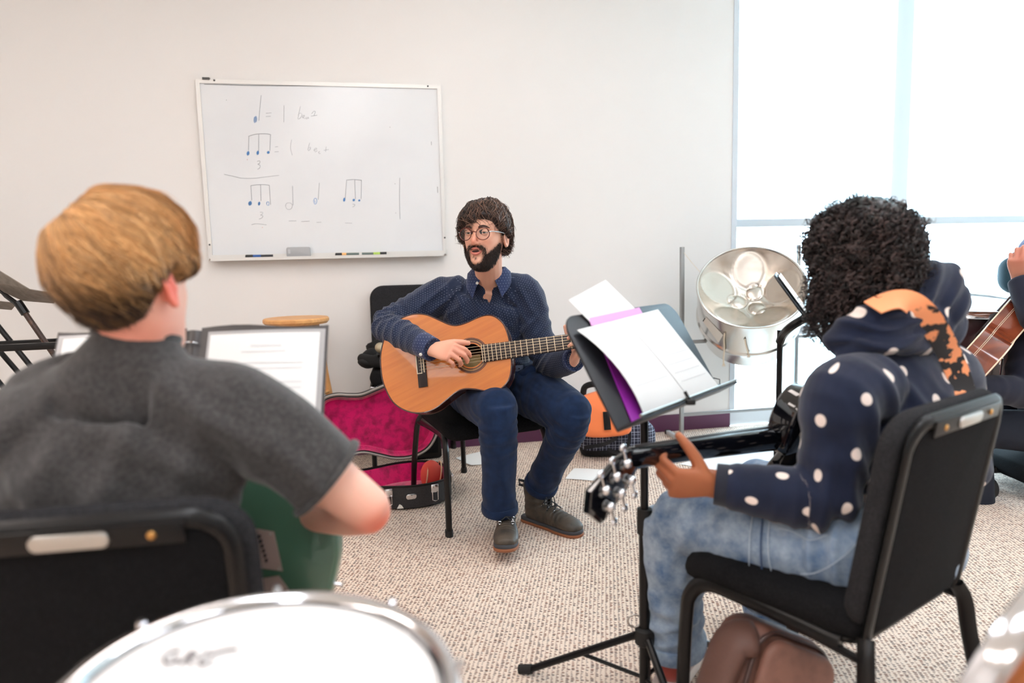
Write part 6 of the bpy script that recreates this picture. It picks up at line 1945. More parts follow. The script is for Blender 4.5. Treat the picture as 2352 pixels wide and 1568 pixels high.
# mop of hair: long on top, falling from the crown, short and darker at the nape
def thick2(D):
    el = np.degrees(np.arcsin(np.clip(D[:, 2], -1, 1))); az = np.degrees(np.arctan2(D[:, 0], D[:, 1])); aa = np.abs(az)
    hl = np.interp(aa, [0, 30, 55, 75, 95, 105, 125, 150, 180], [28, 24, 6, 2, 16, -8, -38, -48, -52])
    m = smooth01(el, hl - 4, hl + 4)
    long_ = smooth01(el, np.interp(aa, [0, 60, 100, 140, 180], [0, 0, -2, -12, -16]) - 14, np.interp(aa, [0, 60, 100, 140, 180], [0, 0, -2, -12, -16]) + 22)
    th = .0035 + .020 * long_ + .022 * smooth01(el, 25, 80)
    th = th + long_ * .004 * vnoise(D * 4.2 + 3)
    # soft dip at the crown swirl
    c = N_(np.array([-.24, -.46, .85])); th = th - .024 * np.exp(-np.sum((D - c) ** 2, 1) / .05)
    return -.006 + m * (th + .006)
cap2 = hair_cap(b_root, BH, thick2, blond)
cr2 = N_(np.array([-.24, -.46, .85]))
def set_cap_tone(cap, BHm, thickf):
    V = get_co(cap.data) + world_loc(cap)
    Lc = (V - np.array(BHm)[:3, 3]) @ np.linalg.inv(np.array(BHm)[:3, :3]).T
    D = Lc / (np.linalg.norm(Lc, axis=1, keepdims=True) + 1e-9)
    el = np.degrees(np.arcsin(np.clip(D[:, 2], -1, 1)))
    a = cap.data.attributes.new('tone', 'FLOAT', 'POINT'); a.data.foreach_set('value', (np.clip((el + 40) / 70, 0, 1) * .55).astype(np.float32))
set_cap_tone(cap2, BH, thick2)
g = np.random.default_rng(17)
P, Nr, az, a0, Dl = flow_hair(BH, thick2, cr2, 0, 2 * PI, (.03, 1.5), (.45, .95), 9000, 10, (-.002, .004, .004), g, .09, .35)
ok = (thick2(Dl[:, -1]) > .002) & (thick2(Dl[:, 4]) > .003)
P, Nr, az, Dl = P[ok], Nr[ok], az[ok], Dl[ok]
el = np.degrees(np.arcsin(np.clip(Dl[..., 2], -1, 1)))
clump = .5 + .5 * np.sin(az * 23 + 2.5 * np.sin(az * 7))
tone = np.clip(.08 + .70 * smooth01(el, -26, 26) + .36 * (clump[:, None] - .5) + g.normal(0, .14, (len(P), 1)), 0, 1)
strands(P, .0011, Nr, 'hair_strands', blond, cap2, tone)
P2, Nr2, az2, _, Dl2 = flow_hair(BH, thick2, cr2, 0, 2 * PI, (1.2, 2.3), (.12, .25), 3200, 5, (.0, .003, .002), g, .05, .1)
ok = thick2(Dl2[:, 3]) > .0
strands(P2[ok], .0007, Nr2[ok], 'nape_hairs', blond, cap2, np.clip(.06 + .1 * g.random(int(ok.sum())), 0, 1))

# T-shirt
tee = M('charcoal_heather_jersey', (56, 54, 54), .95, spec=.15, sheen=.25, bump=(500, .3), var=(160, (76, 74, 73), .35, .7))
mb = MB()
mb.limb([bpe + np.array([0, 0, -.02]), bwa, bch + np.array([0, .0, -.02]), bch * .55 + bneck * .45 + np.array([0, .01, 0]), bch * .18 + bneck * .82 + np.array([0, .004, -.012]) - bfore * .022, bneck + np.array([0, .004, .022]) - bfore * .010], [(.165, .118), (.160, .110), (.185, .118), (.178, .100), (.108, .070), (.057, .053)], ref=bside, sub=6, seg=30)
for a, b_, ins in ((bsR, beR, -bside), (bsL, beL, bside)):
    d = N_(b_ - a)
    mb.limb([a + ins * .10 + np.array([0, 0, .02]), a + ins * .02, a * .75 + b_ * .25, a * .48 + b_ * .52, a * .36 + b_ * .64], [(.075, .078), (.076, .078), (.070, .074), (.064, .070), (.062, .069)], sub=6, seg=26, cap=.05)
me = fuse(mb, .0055, 6, .5)
V = get_co(me); Nn = get_no(me)
dR = N_(beR - bsR)
V = folds(V, Nn, [(bsR * .8 + bch * .2 - bfore * .1, np.array([.65, 0, .75]), .085, .075, .007), (bsR * .55 + beR * .45, dR * .3 + np.array([.5, 0, .8]), .06, .05, .006), (bch + bside * .08 - bfore * .12 - up_ * .06, np.array([.9, 0, -.45]), .11, .085, .006), (bwa - bfore * .1 + bside * .05, np.array([.75, 0, .65]), .12, .07, .006),
                      (bch - bside * .1 - bfore * .12, np.array([.6, 0, .8]), .13, .12, .003), (bsL * .8 + bch * .2, np.array([-.6, 0, .8]), .09, .08, .005)])
set_co(me, V)
shirt2 = finish(me, 'tshirt', tee, b_root)
d = N_((bneck + up_ * .022 - bfore * .010) - (bch * .18 + bneck * .82 - up_ * .012 - bfore * .022)); x = N_(np.cross(d, bfore)); y = np.cross(d, x)
mb = MB(); mb.tube([bneck + np.array([0, .004, .022]) - bfore * .010 + x * .055 * math.cos(q) + y * .051 * math.sin(q) - d * .002 - bfore * .0 for q in np.linspace(0, 2 * PI, 41)[:-1]], .0075, 8, closed=True); mb.build('neck_rib', tee, shirt2)
sl = bsR * .36 + beR * .64
mb = MB(); x = N_(np.cross(dR, up_)); y = np.cross(dR, x)
mb.tube([sl + x * .063 * math.cos(q) + y * .068 * math.sin(q) + dR * .003 for q in np.linspace(0, 2 * PI, 41)[:-1]], .006, 8, closed=True); mb.build('sleeve_hem', tee, shirt2)
short_m = M('dark_shorts', (44, 46, 54), .85)
mb = MB()
mb.limb([bpe - bside * .1, bpe, bpe + bside * .1], [.11, .12, .11], sub=4)
for s_ in (-1, 1):
    hp = bpe + bside * .085 * s_; kn = hp + bfore * .40 + bside * .08 * s_ + np.array([0, 0, .03]); an = kn + np.array([0, .06, -.40])
    mb.limb([hp, kn], [.095, .075], sub=4); mb.limb([kn, an], [.072, .06], sub=4)
me = fuse(mb, .009, 5, .5); finish(me, 'trousers', short_m, b_root)
for s_ in (-1, 1):
    hp = bpe + bside * .085 * s_; kn = hp + bfore * .40 + bside * .08 * s_ + np.array([0, 0, .03]); an = kn + np.array([0, .06, -.40])
    mb = MB(); mb.limb([an * np.array([1, 1, 0]) + np.array([0, -.05, .05]), an * np.array([1, 1, 0]) + np.array([0, .06, .045]), an * np.array([1, 1, 0]) + np.array([0, .19, .035])], [(.04, .05), (.045, .045), (.04, .033)], ref=(1, 0, 0), sub=5); mb.limb([an * np.array([1, 1, 0]) + np.array([0, -.01, .05]), an], [.045, .045], sub=3); mb.build('shoe', RUBBER, b_root, 60)

# green electric guitar, back towards the camera
green = M('sage_green_lacquer', (70, 104, 84), .3, coat=.5, var=(3, (58, 90, 74), .4, .7))
plate_m = M('pinkish_steel_plate', (190, 166, 158), .35, .4)
gc = at(556, 1280, 1.15)
ex2 = N_(np.array([-.97, .05, .20])); ez2 = N_(np.array([.22, -.93, .12])); ez2 = N_(ez2 - ex2 * (ez2 @ ex2)); ey2 = np.cross(ez2, ex2)
half = [(-.165, 0), (-.158, .065), (-.125, .125), (-.07, .158), (-.01, .158), (.05, .132), (.09, .112), (.14, .118), (.19, .135), (.235, .132), (.25, .108), (.235, .075), (.205, .055), (.195, .03)]
low = [(-.160, -.055), (-.13, -.118), (-.08, -.155), (-.02, -.160), (.04, -.135), (.08, -.115), (.12, -.115), (.17, -.128), (.215, -.118), (.225, -.09), (.20, -.06), (.195, -.03)]
eo = catmull(np.array(half + low[::-1]), 5, True)
def efn(x, y, z): return gc + ex2 * x + ey2 * y + ez2 * z
t = thing('electric_guitar', 'sage green solid electric guitar, its back with a steel cover plate, held by the boy', 'guitar', gc)
if np.sum(eo[:, 0] * np.roll(eo[:, 1], -1) - np.roll(eo[:, 0], -1) * eo[:, 1]) < 0: eo = eo[::-1]
mb = MB(); mb.slab(eo, -.046, 0, .009); mb.map(efn); mb.build('body', green, t, 50)
pc = at(611, 1262, 1.13)
hit = lambda px, py: (lambda v: CPOS + v * (((gc + ez2 * .002 - CPOS) @ ez2) / (v @ ez2)))(FWD + RGT * ((px - 1176) / FPX) - UPV * ((py - 784) / FPX))
c4 = [hit(560, 1209), hit(593, 1303), hit(649, 1311), hit(629, 1221)]
mb = MB(); mb.sheet([[c4[0] * (1 - u) * (1 - v) + c4[1] * u * (1 - v) + c4[2] * u * v + c4[3] * (1 - u) * v for v in (0, .5, 1)] for u in (0, .5, 1)], .003); pl_ = mb.build('cover_plate', plate_m, t)
for k in range(6):
    c = hit(597 + 3.1 * k, 1231 + 11 * k) + ez2 * .0015
    mb = MB(); mb.box((0, 0, 0), (.006, .0045, .002)); mb.map(lambda x, y, z: c + ex2 * y + ey2 * x + ez2 * z); mb.build('slot', RUBBER, pl_)
for q in ((622, 1226), (641, 1305)):
    mb = MB(); mb.ball(hit(*q) + ez2 * .0015, .0022, 8, 6); mb.build('screw', SATIN, pl_)
c4 = [hit(590, 1330), hit(600, 1360), hit(665, 1356), hit(640, 1322)]
mb = MB(); mb.sheet([[c4[0] * (1 - u) * (1 - v) + c4[1] * u * (1 - v) + c4[2] * u * v + c4[3] * (1 - u) * v for v in (0, .5, 1)] for u in (0, .5, 1)], .003); mb.build('control_plate', plate_m, t)
sb = efn(-.163, .02, -.022)
mb = MB(); mb.tube([sb, sb - ex2 * .014, sb - ex2 * .017], [.004, .003, .008], 12); mb.build('strap_button', CHROME, t)
mb = MB(); mb.tube([efn(-.10, .142, -.02), efn(-.108, .156, -.02)], [.008, .008], 12); mb.build('jack_knob', CHROME, t)
mb = MB(); mb.limb([efn(.17, 0, -.03), efn(.25, 0, -.028), efn(.60, 0, -.026)], [(.028, .013), (.026, .012), (.021, .011)], ref=ey2, sub=3, power=2.4); mb.build('neck', oak, t, 60)
mb = MB(); mb.slab(np.array([(.13, -.028), (.60, -.0215), (.60, .0215), (.13, .028)]), -.053, -.044, .001); mb.map(efn); mb.build('fretboard', ebony, t)
mb = MB(); mb.slab(catmull(np.array([(.60, -.022), (.63, -.04), (.70, -.045), (.77, -.04), (.78, .01), (.74, .035), (.66, .04), (.61, .024)]), 4, True), -.05, -.036, .002); mb.map(efn); mb.build('headstock', oak, t)
for k in range(6):
    mb = MB(); mb.tube([efn(-.06, (k - 2.5) * .0105, -.056), efn(.60, (k - 2.5) * .007, -.056)], .0007, 4); mb.build('string', SATIN, t)
mb = MB(); mb.box((-.06, 0, -.05), (.04, .075, .01), .002); mb.map(efn); mb.build('bridge', CHROME, t)
# ------------------------------------------------------------------ the curly-haired player in the dotted hoodie
skin3 = skin_mat('warm_brown_skin', (176, 108, 72), (140, 66, 44), .3)
curl_m = hair_mat('black_curly_hair', (12, 9, 10), (92, 76, 74), .32)
groot = person_root('curly-haired player in navy hoodie with white dots and pale jeans', (.62, 1.40, 0))
gh3 = at(1980, 600, 1.50)
GH = head_matrix(gh3, R(34), R(-7), R(0), .93)
gneck = at(2010, 800, 1.50)
gsL, gsR = at(1935, 918, 1.32), at(2168, 868, 1.53)
geL, gwL = at(1905, 1152, 1.29), at(1650, 1112, 1.36)
geR, gwR = at(2215, 1080, 1.62), at(1985, 1060, 1.78)
gch = at(2050, 950, 1.44); gwa = at(2065, 1120, 1.40); gpe = at(2025, 1262, 1.38)
ghL, ghR = at(1950, 1258, 1.31), at(2075, 1240, 1.45)
gkL, gkR = at(1545, 1192, 1.545), at(1730, 1112, 1.80)
gaL, gaR = at(1545, 1480, 1.60), at(1775, 1400, 1.86)
gside = N_(gsR - gsL); gside_r = gside
gfore = N_(np.cross(up_, gside))
if gfore[0] > 0: gfore = -gfore
mb = MB()
head_mesh(mb, GH)
q = hxf(GH, [(0, -.03, -.06), (0, -.015, -.02)])
mb.limb([gneck - up_ * .08, gneck, (gneck + q[0]) / 2, q[0], q[1]], [.065, .052, .049, .05, .05], sub=5)
mb.limb([gpe, gwa, gch, gch * .4 + gneck * .6, gneck - up_ * .04], [(.11, .085), (.10, .08), (.12, .085), (.11, .07), (.05, .05)], ref=gside, sub=5, seg=20)
for a, b_, c in ((gsL, geL, gwL), (gsR, geR, gwR)):
    mb.limb([a, a * .5 + b_ * .5, b_], [.042, .040, .034], sub=4); mb.limb([b_, b_ * .6 + c * .4, b_ * .2 + c * .8, c, c + N_(c - b_) * .02], [.036, .038, .033, .030, .029], sub=4)
for a, b_, c in ((ghL, gkL, gaL), (ghR, gkR, gaR)):
    mb.limb([a, b_], [.065, .048], sub=5); mb.limb([b_, c, c - up_ * .06], [.048, .036, .034], sub=5)
# left hand round the neck: thumb up behind it, fingers beneath
fwd3 = N_(at(1535, 1098, 1.33) - gwL)
hand(mb, gwL + (at(1608, 1118, 1.345) - gwL) * .35, fwd3 + np.array([0, .15, -.10]), np.array([.05, -.9, -.42]), -1, [(1.0, 1.0, .6), (1.1, 1.0, .7), (1.15, 1.05, .7), (1.2, 1.1, .7)], .95, .07,
     thumb=(np.array([-.42, .02, .90]), np.array([-.55, .05, .85]), np.array([-.62, .18, .78])))
hand(mb, gwR, np.array([-.6, .5, -.2]), np.array([.5, .8, .2]), 1, [(.4, .7, .4)] * 4, .9)
me = fuse(mb, .0038, 4, .5)
V = get_co(me)
body3 = finish(me, 'body', skin3, groot, attr={'flush': np.clip(.5 * gauss(V, at(1500, 1120, 1.32), (.03, .05, .03)), 0, 1)})
face_parts(groot, GH, skin3, lip1, IRIS, .002)
# dense coils
def thick3(D):
    el = np.degrees(np.arcsin(np.clip(D[:, 2], -1, 1))); az = np.degrees(np.arctan2(D[:, 0], D[:, 1])); aa = np.abs(az)
    hl = np.interp(aa, [0, 30, 55, 75, 95, 120, 180], [30, 26, 6, -30, -52, -62, -66])
    m = smooth01(el, hl - 5, hl + 5)
    return -.006 + m * (.024 + .014 * smooth01(el, 20, 80) + .014 * smooth01(-el, 0, 45) + .006 * vnoise(D * 6))
cap3 = hair_cap(groot, GH, thick3, curl_m)
g = np.random.default_rng(23)
NC, KC = 4600, 22
Dr = g.normal(size=(NC * 3, 3)); Dr /= np.linalg.norm(Dr, axis=1, keepdims=True)
Dr = Dr[thick3(Dr) > .012][:NC]; NC = len(Dr)
root_ = Dr * (headR(Dr) + thick3(Dr) * g.uniform(.7, 1.0, NC))[:, None]
A_ = np.array(GH); Wr = root_ @ A_[:3, :3].T + A_[:3, 3]; Wd = Dr @ A_[:3, :3].T
Wd /= np.linalg.norm(Wd, axis=1, keepdims=True)
down = np.array([0, 0, -1.0])
u = np.linspace(0, 1, KC)[None, :, None]
lowside = smooth01(-Wd[:, 2], -.2, .6)
Ln = (.034 + .030 * lowside * g.random(NC) + .014 * g.random(NC))[:, None, None]
gdir = Wd * .42 + down * .85 + g.normal(0, .28, Wd.shape)
gdir /= np.linalg.norm(gdir, axis=1, keepdims=True)
bend = (Wd * .5 + down * .2)[:, None, :] * (u * (1 - u)) * .02
e1 = np.cross(gdir, g.normal(size=gdir.shape)); e1 /= np.linalg.norm(e1, axis=1, keepdims=True); e2 = np.cross(gdir, e1)
turns = g.uniform(1.8, 3.2, (NC, 1, 1)); rad = g.uniform(.0045, .0075, (NC, 1, 1)) * np.minimum(1, u * 5)
ph = g.uniform(0, 6.28, (NC, 1, 1)) + 2 * PI * turns * u
P = Wr[:, None, :] + gdir[:, None, :] * (Ln * u) + bend + rad * (np.cos(ph) * e1[:, None, :] + np.sin(ph) * e2[:, None, :])
strands(P, .0017, np.broadcast_to(Wd[:, None, :], P.shape), 'hair_coils', curl_m, cap3, np.clip(g.random(NC) ** 2.2, 0, 1))
# long loose coils at her left cheek, hanging towards the stand
NC2 = 420
src = hxf(GH, np.stack([-g.uniform(.070, .098, NC2), g.uniform(-.02, .075, NC2), g.uniform(-.10, .03, NC2)], 1))
Ln2 = g.uniform(.07, .135, (NC2, 1, 1))
gd = down + g.normal(0, .16, (NC2, 3)) + np.array([-.12, 0, 0]); gd /= np.linalg.norm(gd, axis=1, keepdims=True)
e1 = np.cross(gd, g.normal(size=gd.shape)); e1 /= np.linalg.norm(e1, axis=1, keepdims=True); e2 = np.cross(gd, e1)
u2 = np.linspace(0, 1, 40)[None, :, None]
ph = g.uniform(0, 6.28, (NC2, 1, 1)) + 2 * PI * g.uniform(5, 9, (NC2, 1, 1)) * u2
rad = g.uniform(.003, .0058, (NC2, 1, 1)) * np.minimum(1, u2 * 5)
P = src[:, None, :] + gd[:, None, :] * (Ln2 * u2) + rad * (np.cos(ph) * e1[:, None, :] + np.sin(ph) * e2[:, None, :])
strands(P, .0014, np.broadcast_to(np.array([1., 0, 0]), P.shape), 'hair_coils', curl_m, cap3, np.clip(g.random(NC2) ** 2, 0, 1))

# hoodie
hood_m = dotted('navy_dotted_fleece', (19, 25, 42), (238, 222, 212), .104, .084, .0118, .10)
mb = MB()
mb.limb([gpe + up_ * .02, gwa, gch + up_ * -.02, gch * .5 + gneck * .5 + np.array([0, 0, .0]), gch * .16 + gneck * .84 - up_ * .012, gneck + up_ * .004], [(.155, .125), (.150, .120), (.172, .125), (.165, .108), (.11, .085), (.072, .068)], ref=gside, sub=6, seg=30)
for a, b_, c, ins in ((gsL, geL, gwL, gside), (gsR, geR, gwR, -gside)):
    d1, d2 = N_(b_ - a), N_(c - b_)
    mb.limb([a + ins * .09 + up_ * .015, a, a * .6 + b_ * .4, a * .2 + b_ * .8, b_], [.076, .078, .068, .062, .060], sub=5, seg=24)
    mb.limb([b_, b_ * .75 + c * .25, b_ * .45 + c * .55, b_ * .18 + c * .82, c], [.060, .062, .055, .049, .040], sub=5, seg=24, cap=.15)
me = fuse(mb, .0048, 5, .5)
V = get_co(me); Nn = get_no(me)
V = folds(V, Nn, [(gsL * .7 + gch * .3 - gfore * .08 - up_ * .03, np.array([.75, .2, .55]), .075, .065, .007), (gch - gfore * .12 - up_ * .08 + gside * .06, np.array([-.35, -.2, .9]), .09, .06, .007), (gwa - gfore * .11, np.array([.3, 0, 1]), .11, .06, .006), (geL, N_(gwL - geL), .06, .045, .006), (geL * .5 + gsL * .5, N_(geL - gsL), .07, .08, .003), (gwL * .8 + geL * .2, N_(gwL - geL), .04, .04, .002), (gsL + up_ * -.05, np.array([.9, .3, .3]), .05, .05, .005)])
gb = [(gpe, gch * .3 + gneck * .7, .145, -gfore), (gsL, geL, .066, -gfore), (geL, gwL, .055, up_), (gsR, geR, .066, -gfore), (geR, gwR, .055, up_)]
S, TH, I = bone_map(V, gb)
set_co(me, V)
hoodie = finish(me, 'hoodie', hood_m, groot, uv=np.stack([S, TH, I * 1.0], 1))
def cuv_flat(o, ax, ay, o3=(0, 0)):
    vv = get_co(o.data)
    a = o.data.attributes.new('cuv', 'FLOAT_VECTOR', 'POINT'); a.data.foreach_set('vector', np.stack([vv @ ax + o3[0], vv @ ay + o3[1], vv[:, 0] * 0], 1).astype(np.float32).ravel())
# hood: soft roll round the nape and a bunched peak over the right shoulder
mb = MB()
ctr = [at(1915, 790, 1.43), at(1962, 762, 1.40), at(2020, 742, 1.385), at(2080, 735, 1.40), at(2130, 735, 1.46), at(2150, 728, 1.52)]
mb.limb(ctr, [(.030, .026), (.040, .032), (.046, .036), (.050, .040), (.052, .042), (.046, .04)], ref=(0, 0, 1), sub=6, seg=20)
mb.limb([at(1935, 815, 1.405), at(2000, 795, 1.365), at(2075, 785, 1.37), at(2130, 790, 1.43)], [(.022, .02), (.026, .024), (.028, .026), (.026, .024)], ref=(0, 0, 1), sub=6, seg=18)
mb.limb([at(2085, 700, 1.44), at(2130, 672, 1.47), at(2165, 650, 1.50), at(2180, 640, 1.52)], [(.045, .045), (.062, .052), (.052, .046), (.030, .03)], ref=(0, 0, 1), sub=6, seg=20)
mb.limb([at(2110, 720, 1.47), at(2160, 705, 1.49), at(2195, 685, 1.52), at(2212, 668, 1.53)], [(.05, .045), (.056, .046), (.040, .036), (.016, .016)], ref=(0, 0, 1), sub=6, seg=20)
mb.limb([at(2120, 770, 1.47), at(2165, 760, 1.50), at(2190, 740, 1.53)], [(.045, .04), (.046, .04), (.03, .03)], ref=(0, 0, 1), sub=6, seg=20)
me = fuse(mb, .0042, 5, .5)
V = get_co(me); Nn = get_no(me)
V = folds(V, Nn, [(at(2000, 760, 1.38), np.array([.1, 0, 1]), .06, .035, .005), (at(2140, 690, 1.46), np.array([.75, .2, -.6]), .07, .05, .007), (at(2080, 750, 1.38), np.array([-.3, 0, 1]), .05, .03, .004)])
set_co(me, V)
hd_ = finish(me, 'hood', hood_m, hoodie)
cuv_flat(hd_, RGT, UPV, (.045, .030))
# cuff rib
d = N_(gwL - geL)
mb = MB(); mb.tube([gwL - d * .062, gwL - d * .058, gwL - d * .03, gwL + d * .006, gwL + d * .006, gwL - d * .02], [.043, .0455, .0445, .0425, .036, .035], 28)
rib_m = M('navy_rib_knit', (20, 25, 40), .9, bump=(500, .3), sheen=.2)
mb.build('cuff', rib_m, hoodie, 50)

# jeans
jean_m = M('stonewashed_denim', (112, 138, 166), .85, spec=.2, bump=(900, .3), sheen=.2)
nt, b = nodes_of(jean_m)
tcx = nt.nodes.new('ShaderNodeTexCoord')
n1 = nt.nodes.new('ShaderNodeTexNoise'); n1.inputs['Scale'].default_value = 17; n1.inputs['Detail'].default_value = 6; n1.inputs['Roughness'].default_value = .65
nt.links.new(tcx.outputs['Object'], n1.inputs['Vector'])
rp_ = nt.nodes.new('ShaderNodeValToRGB')
rp_.color_ramp.elements[0].position = .30; rp_.color_ramp.elements[0].color = (*lin((70, 98, 134)), 1)
rp_.color_ramp.elements[1].position = .68; rp_.color_ramp.elements[1].color = (*lin((176, 192, 206)), 1)
nt.links.new(n1.outputs['Fac'], rp_.inputs['Fac'])
n2 = nt.nodes.new('ShaderNodeTexNoise'); n2.inputs['Scale'].default_value = 420; nt.links.new(tcx.outputs['Object'], n2.inputs['Vector'])
nt.links.new(mixc(nt, mathn(nt, 'MULTIPLY', n2.outputs['Fac'], .35), rp_.outputs['Color'], lin((86, 112, 146))), b.inputs['Base Color'])
mb = MB()
mb.limb([ghL - gside * .02, gpe, ghR + gside * .02], [(.105, .12), (.115, .125), (.105, .12)], sub=5, seg=24)
mb.limb([gpe - up_ * .02, gpe * .45 + gwa * .55], [(.145, .12), (.135, .112)], ref=gside, sub=5, seg=24, cap=.2)
for a, b_, c in ((ghL, gkL, gaL), (ghR, gkR, gaR)):
    mb.limb([a, a * .6 + b_ * .4, a * .2 + b_ * .8, b_], [.100, .094, .080, .072], sub=6, seg=26)
    mb.limb([b_ + up_ * .01, b_ * .8 + c * .2, b_ * .5 + c * .5, b_ * .15 + c * .85, c], [.070, .074, .072, .074, .078], sub=6, seg=26, cap=.06)
me = fuse(mb, .0048, 5, .5)
V = get_co(me); Nn = get_no(me)
ff = []
for a, b_, c in ((ghL, gkL, gaL), (ghR, gkR, gaR)):
    d1, d2 = N_(b_ - a), N_(c - b_)
    ff += [(b_ + np.array([.06, -.04, -.03]), d2 * .5 - d1 * .9, .06, .04, .006), (b_ * .2 + c * .8 , d2 + np.array([.3, 0, 0]), .07, .045, .005), (a * .3 + b_ * .7, d1, .06, .05, .004), (c * .55 + b_ * .45, d2 + np.array([-.5, 0, 0]), .08, .07, .004)]
ff += [(ghL + np.array([-.10, -.06, .02]), N_(gkL - ghL), .07, .05, .005)]
V = folds(V, Nn, ff)
seatz = .468
set_co(me, V)
jeans = finish(me, 'jeans', jean_m, groot)
Vj = get_co(me) + world_loc(groot)
def hit_surf(px, py, Vall, tol=.012, off=.002):
    v = FWD + RGT * ((px - 1176) / FPX) - UPV * ((py - 784) / FPX); v = v / np.linalg.norm(v)
    q = Vall - CPOS; t = q @ v
    d = np.linalg.norm(q - t[:, None] * v, axis=1)
    m = d < tol
    if not m.any(): return None
    tt = t[m].min()
    return CPOS + v * (tt - off)
thread = M('pale_seam_thread', (168, 182, 196), .8)
dk = M('dark_seam', (60, 80, 112), .8)
def seam(pts, r, mat, name):
    P = [hit_surf(x, y, Vj) for x, y in pts]; P = [p for p in P if p is not None]
    if len(P) > 2:
        mb = MB(); mb.tube(catmull(P, 4), r, 6); mb.build(name, mat, jeans, 60)
seam([(1728, 1185), (1722, 1230), (1720, 1280), (1722, 1318)], .0012, thread, 'side_seam')
seam([(1768, 1190), (1764, 1235), (1766, 1285), (1774, 1322)], .0014, thread, 'side_seam')
seam([(1752, 1188), (1748, 1235), (1748, 1285), (1752, 1320)], .0022, dk, 'side_seam')
seam([(1838, 1318), (1870, 1316), (1905, 1300), (1940, 1275), (1965, 1250)], .0011, thread, 'pocket_seam')
seam([(1790, 1212), (1825, 1222), (1860, 1240), (1900, 1228)], .0011, thread, 'pocket_seam')
for (b_, c) in ((gkL, gaL), (gkR, gaR)):
    d = N_(c - b_)
    mb = MB(); mb.tube([c - d * .034, c - d * .030, c - d * .006, c + d * .002], [.0785, .0815, .0825, .080], 30); mb.build('hem', jean_m, jeans, 50)
# striped socks and checkered shoes
sock_m = M('striped_sock', (236, 222, 210), .9)
nt, b = nodes_of(sock_m)
tcx = nt.nodes.new('ShaderNodeTexCoord'); sp = nt.nodes.new('ShaderNodeSeparateXYZ'); nt.links.new(tcx.outputs['Object'], sp.inputs[0])
fr_ = mathn(nt, 'FRACT', mathn(nt, 'DIVIDE', mathn(nt, 'ADD', sp.outputs[2], mathn(nt, 'MULTIPLY', sp.outputs[0], .25)), .0135))
nt.links.new(mixc(nt, mathn(nt, 'LESS_THAN', fr_, .42), lin((238, 222, 210)), lin((30, 36, 64))), b.inputs['Base Color'])
check_m = M('red_cream_check', (232, 210, 184), .8)
nt, b = nodes_of(check_m)
tcx = nt.nodes.new('ShaderNodeTexCoord'); ck = nt.nodes.new('ShaderNodeTexChecker'); ck.inputs['Scale'].default_value = 72
ck.inputs['Color1'].default_value = (*lin((148, 52, 52)), 1); ck.inputs['Color2'].default_value = (*lin((238, 216, 186)), 1)
nt.links.new(tcx.outputs['Object'], ck.inputs['Vector']); nt.links.new(ck.outputs['Color'], b.inputs['Base Color'])
redsu = M('brick_red_suede', (168, 72, 62), .9, sheen=.4)
white_r = M('white_rubber_sole', (236, 228, 222), .5)
for (c, fd) in ((gaL, np.array([.25, .42, 0])), (gaR, np.array([.85, -.05, 0]))):
    f_ = N_(fd); s3 = N_(np.cross(f_, up_)); gz = 0.0
    hp = np.array([c[0], c[1], 0]) - f_ * .055
    fn = lambda x, y, z: hp + s3 * x + f_ * y + up_ * z
    mb = MB(); mb.limb([c + up_ * .03, c - up_ * .03, fn(0, .045, .075)], [.036, .037, .040], sub=4, seg=20); mb.build('sock', sock_m, groot, 60)
    mb = MB(); mb.limb([fn(0, .03, .055), fn(0, .08, .056), fn(0, .14, .052), fn(.0, .20, .042), fn(0, .245, .032)], [(.034, .034), (.037, .036), (.040, .030), (.043, .022), (.034, .014)], ref=s3, sub=5, seg=20, cap=.7); sh = mb.build('shoe', redsu, groot, 60)
    mb = MB(); mb.limb([fn(0, .06, .066), fn(0, .10, .066), fn(0, .15, .058)], [(.036, .030), (.0385, .028), (.041, .024)], ref=s3, sub=5, seg=20, cap=.2); mb.build('check_panel', check_m, sh, 60)
    so = catmull(np.array([(-.034, .0), (0, -.012), (.034, .0), (.038, .08), (.044, .17), (.042, .24), (.012, .278), (-.012, .278), (-.042, .24), (-.044, .17), (-.038, .08)]), 5, True)
    mb = MB(); mb.slab(so, 0, .030, .005); mb.map(fn); mb.build('sole', white_r, sh)

# ------------------------------------------------------------------ her black guitar, back to the camera
gloss = M('gloss_black_lacquer', (10, 11, 16), .08, coat=.8)
p_j, p_n = at(1846, 1008, 1.60), at(1482, 1062, 1.335)
kx = N_(p_n - p_j)
kz = N_(gfore + up_ * .22); kz = N_(kz - kx * (kz @ kx)); ky = np.cross(kz, kx)      # kz: front face
if ky[2] < 0: pass
def kfn(x, y, z): return p_j + kx * x + ky * y + kz * z
LN = np.linalg.norm(p_n - p_j)
upy = 1.0 if (kfn(0, .1, 0) - p_j)[2] > 0 else -1.0
halfA = [(-.42, 0), (-.412, .06), (-.38, .125), (-.33, .163), (-.27, .168), (-.21, .148), (-.16, .118), (-.12, .108), (-.08, .118), (-.04, .130), (-.005, .122), (.02, .09), (.03, .05), (.03, .028)]
halfB = [(-.412, -.06), (-.38, -.125), (-.33, -.163), (-.27, -.168), (-.21, -.148), (-.16, -.118), (-.12, -.108), (-.085, -.115), (-.045, -.125), (-.015, -.115), (-.005, -.085), (-.03, -.055), (-.045, -.035), (-.02, -.028), (.03, -.026)]
ko = catmull(np.array(halfA + halfB[::-1]), 5, True)
ko[:, 1] *= upy; ko[:, 0] += .055
if np.sum(ko[:, 0] * np.roll(ko[:, 1], -1) - np.roll(ko[:, 0], -1) * ko[:, 1]) < 0: ko = ko[::-1]
t = thing('black_guitar', 'glossy black cutaway guitar with chrome tuners held by the curly-haired player', 'guitar', p_j)
mb = MB(); mb.slab(ko, -.020, .050, .010); mb.map(kfn); mb.build('body', gloss, t, 50)
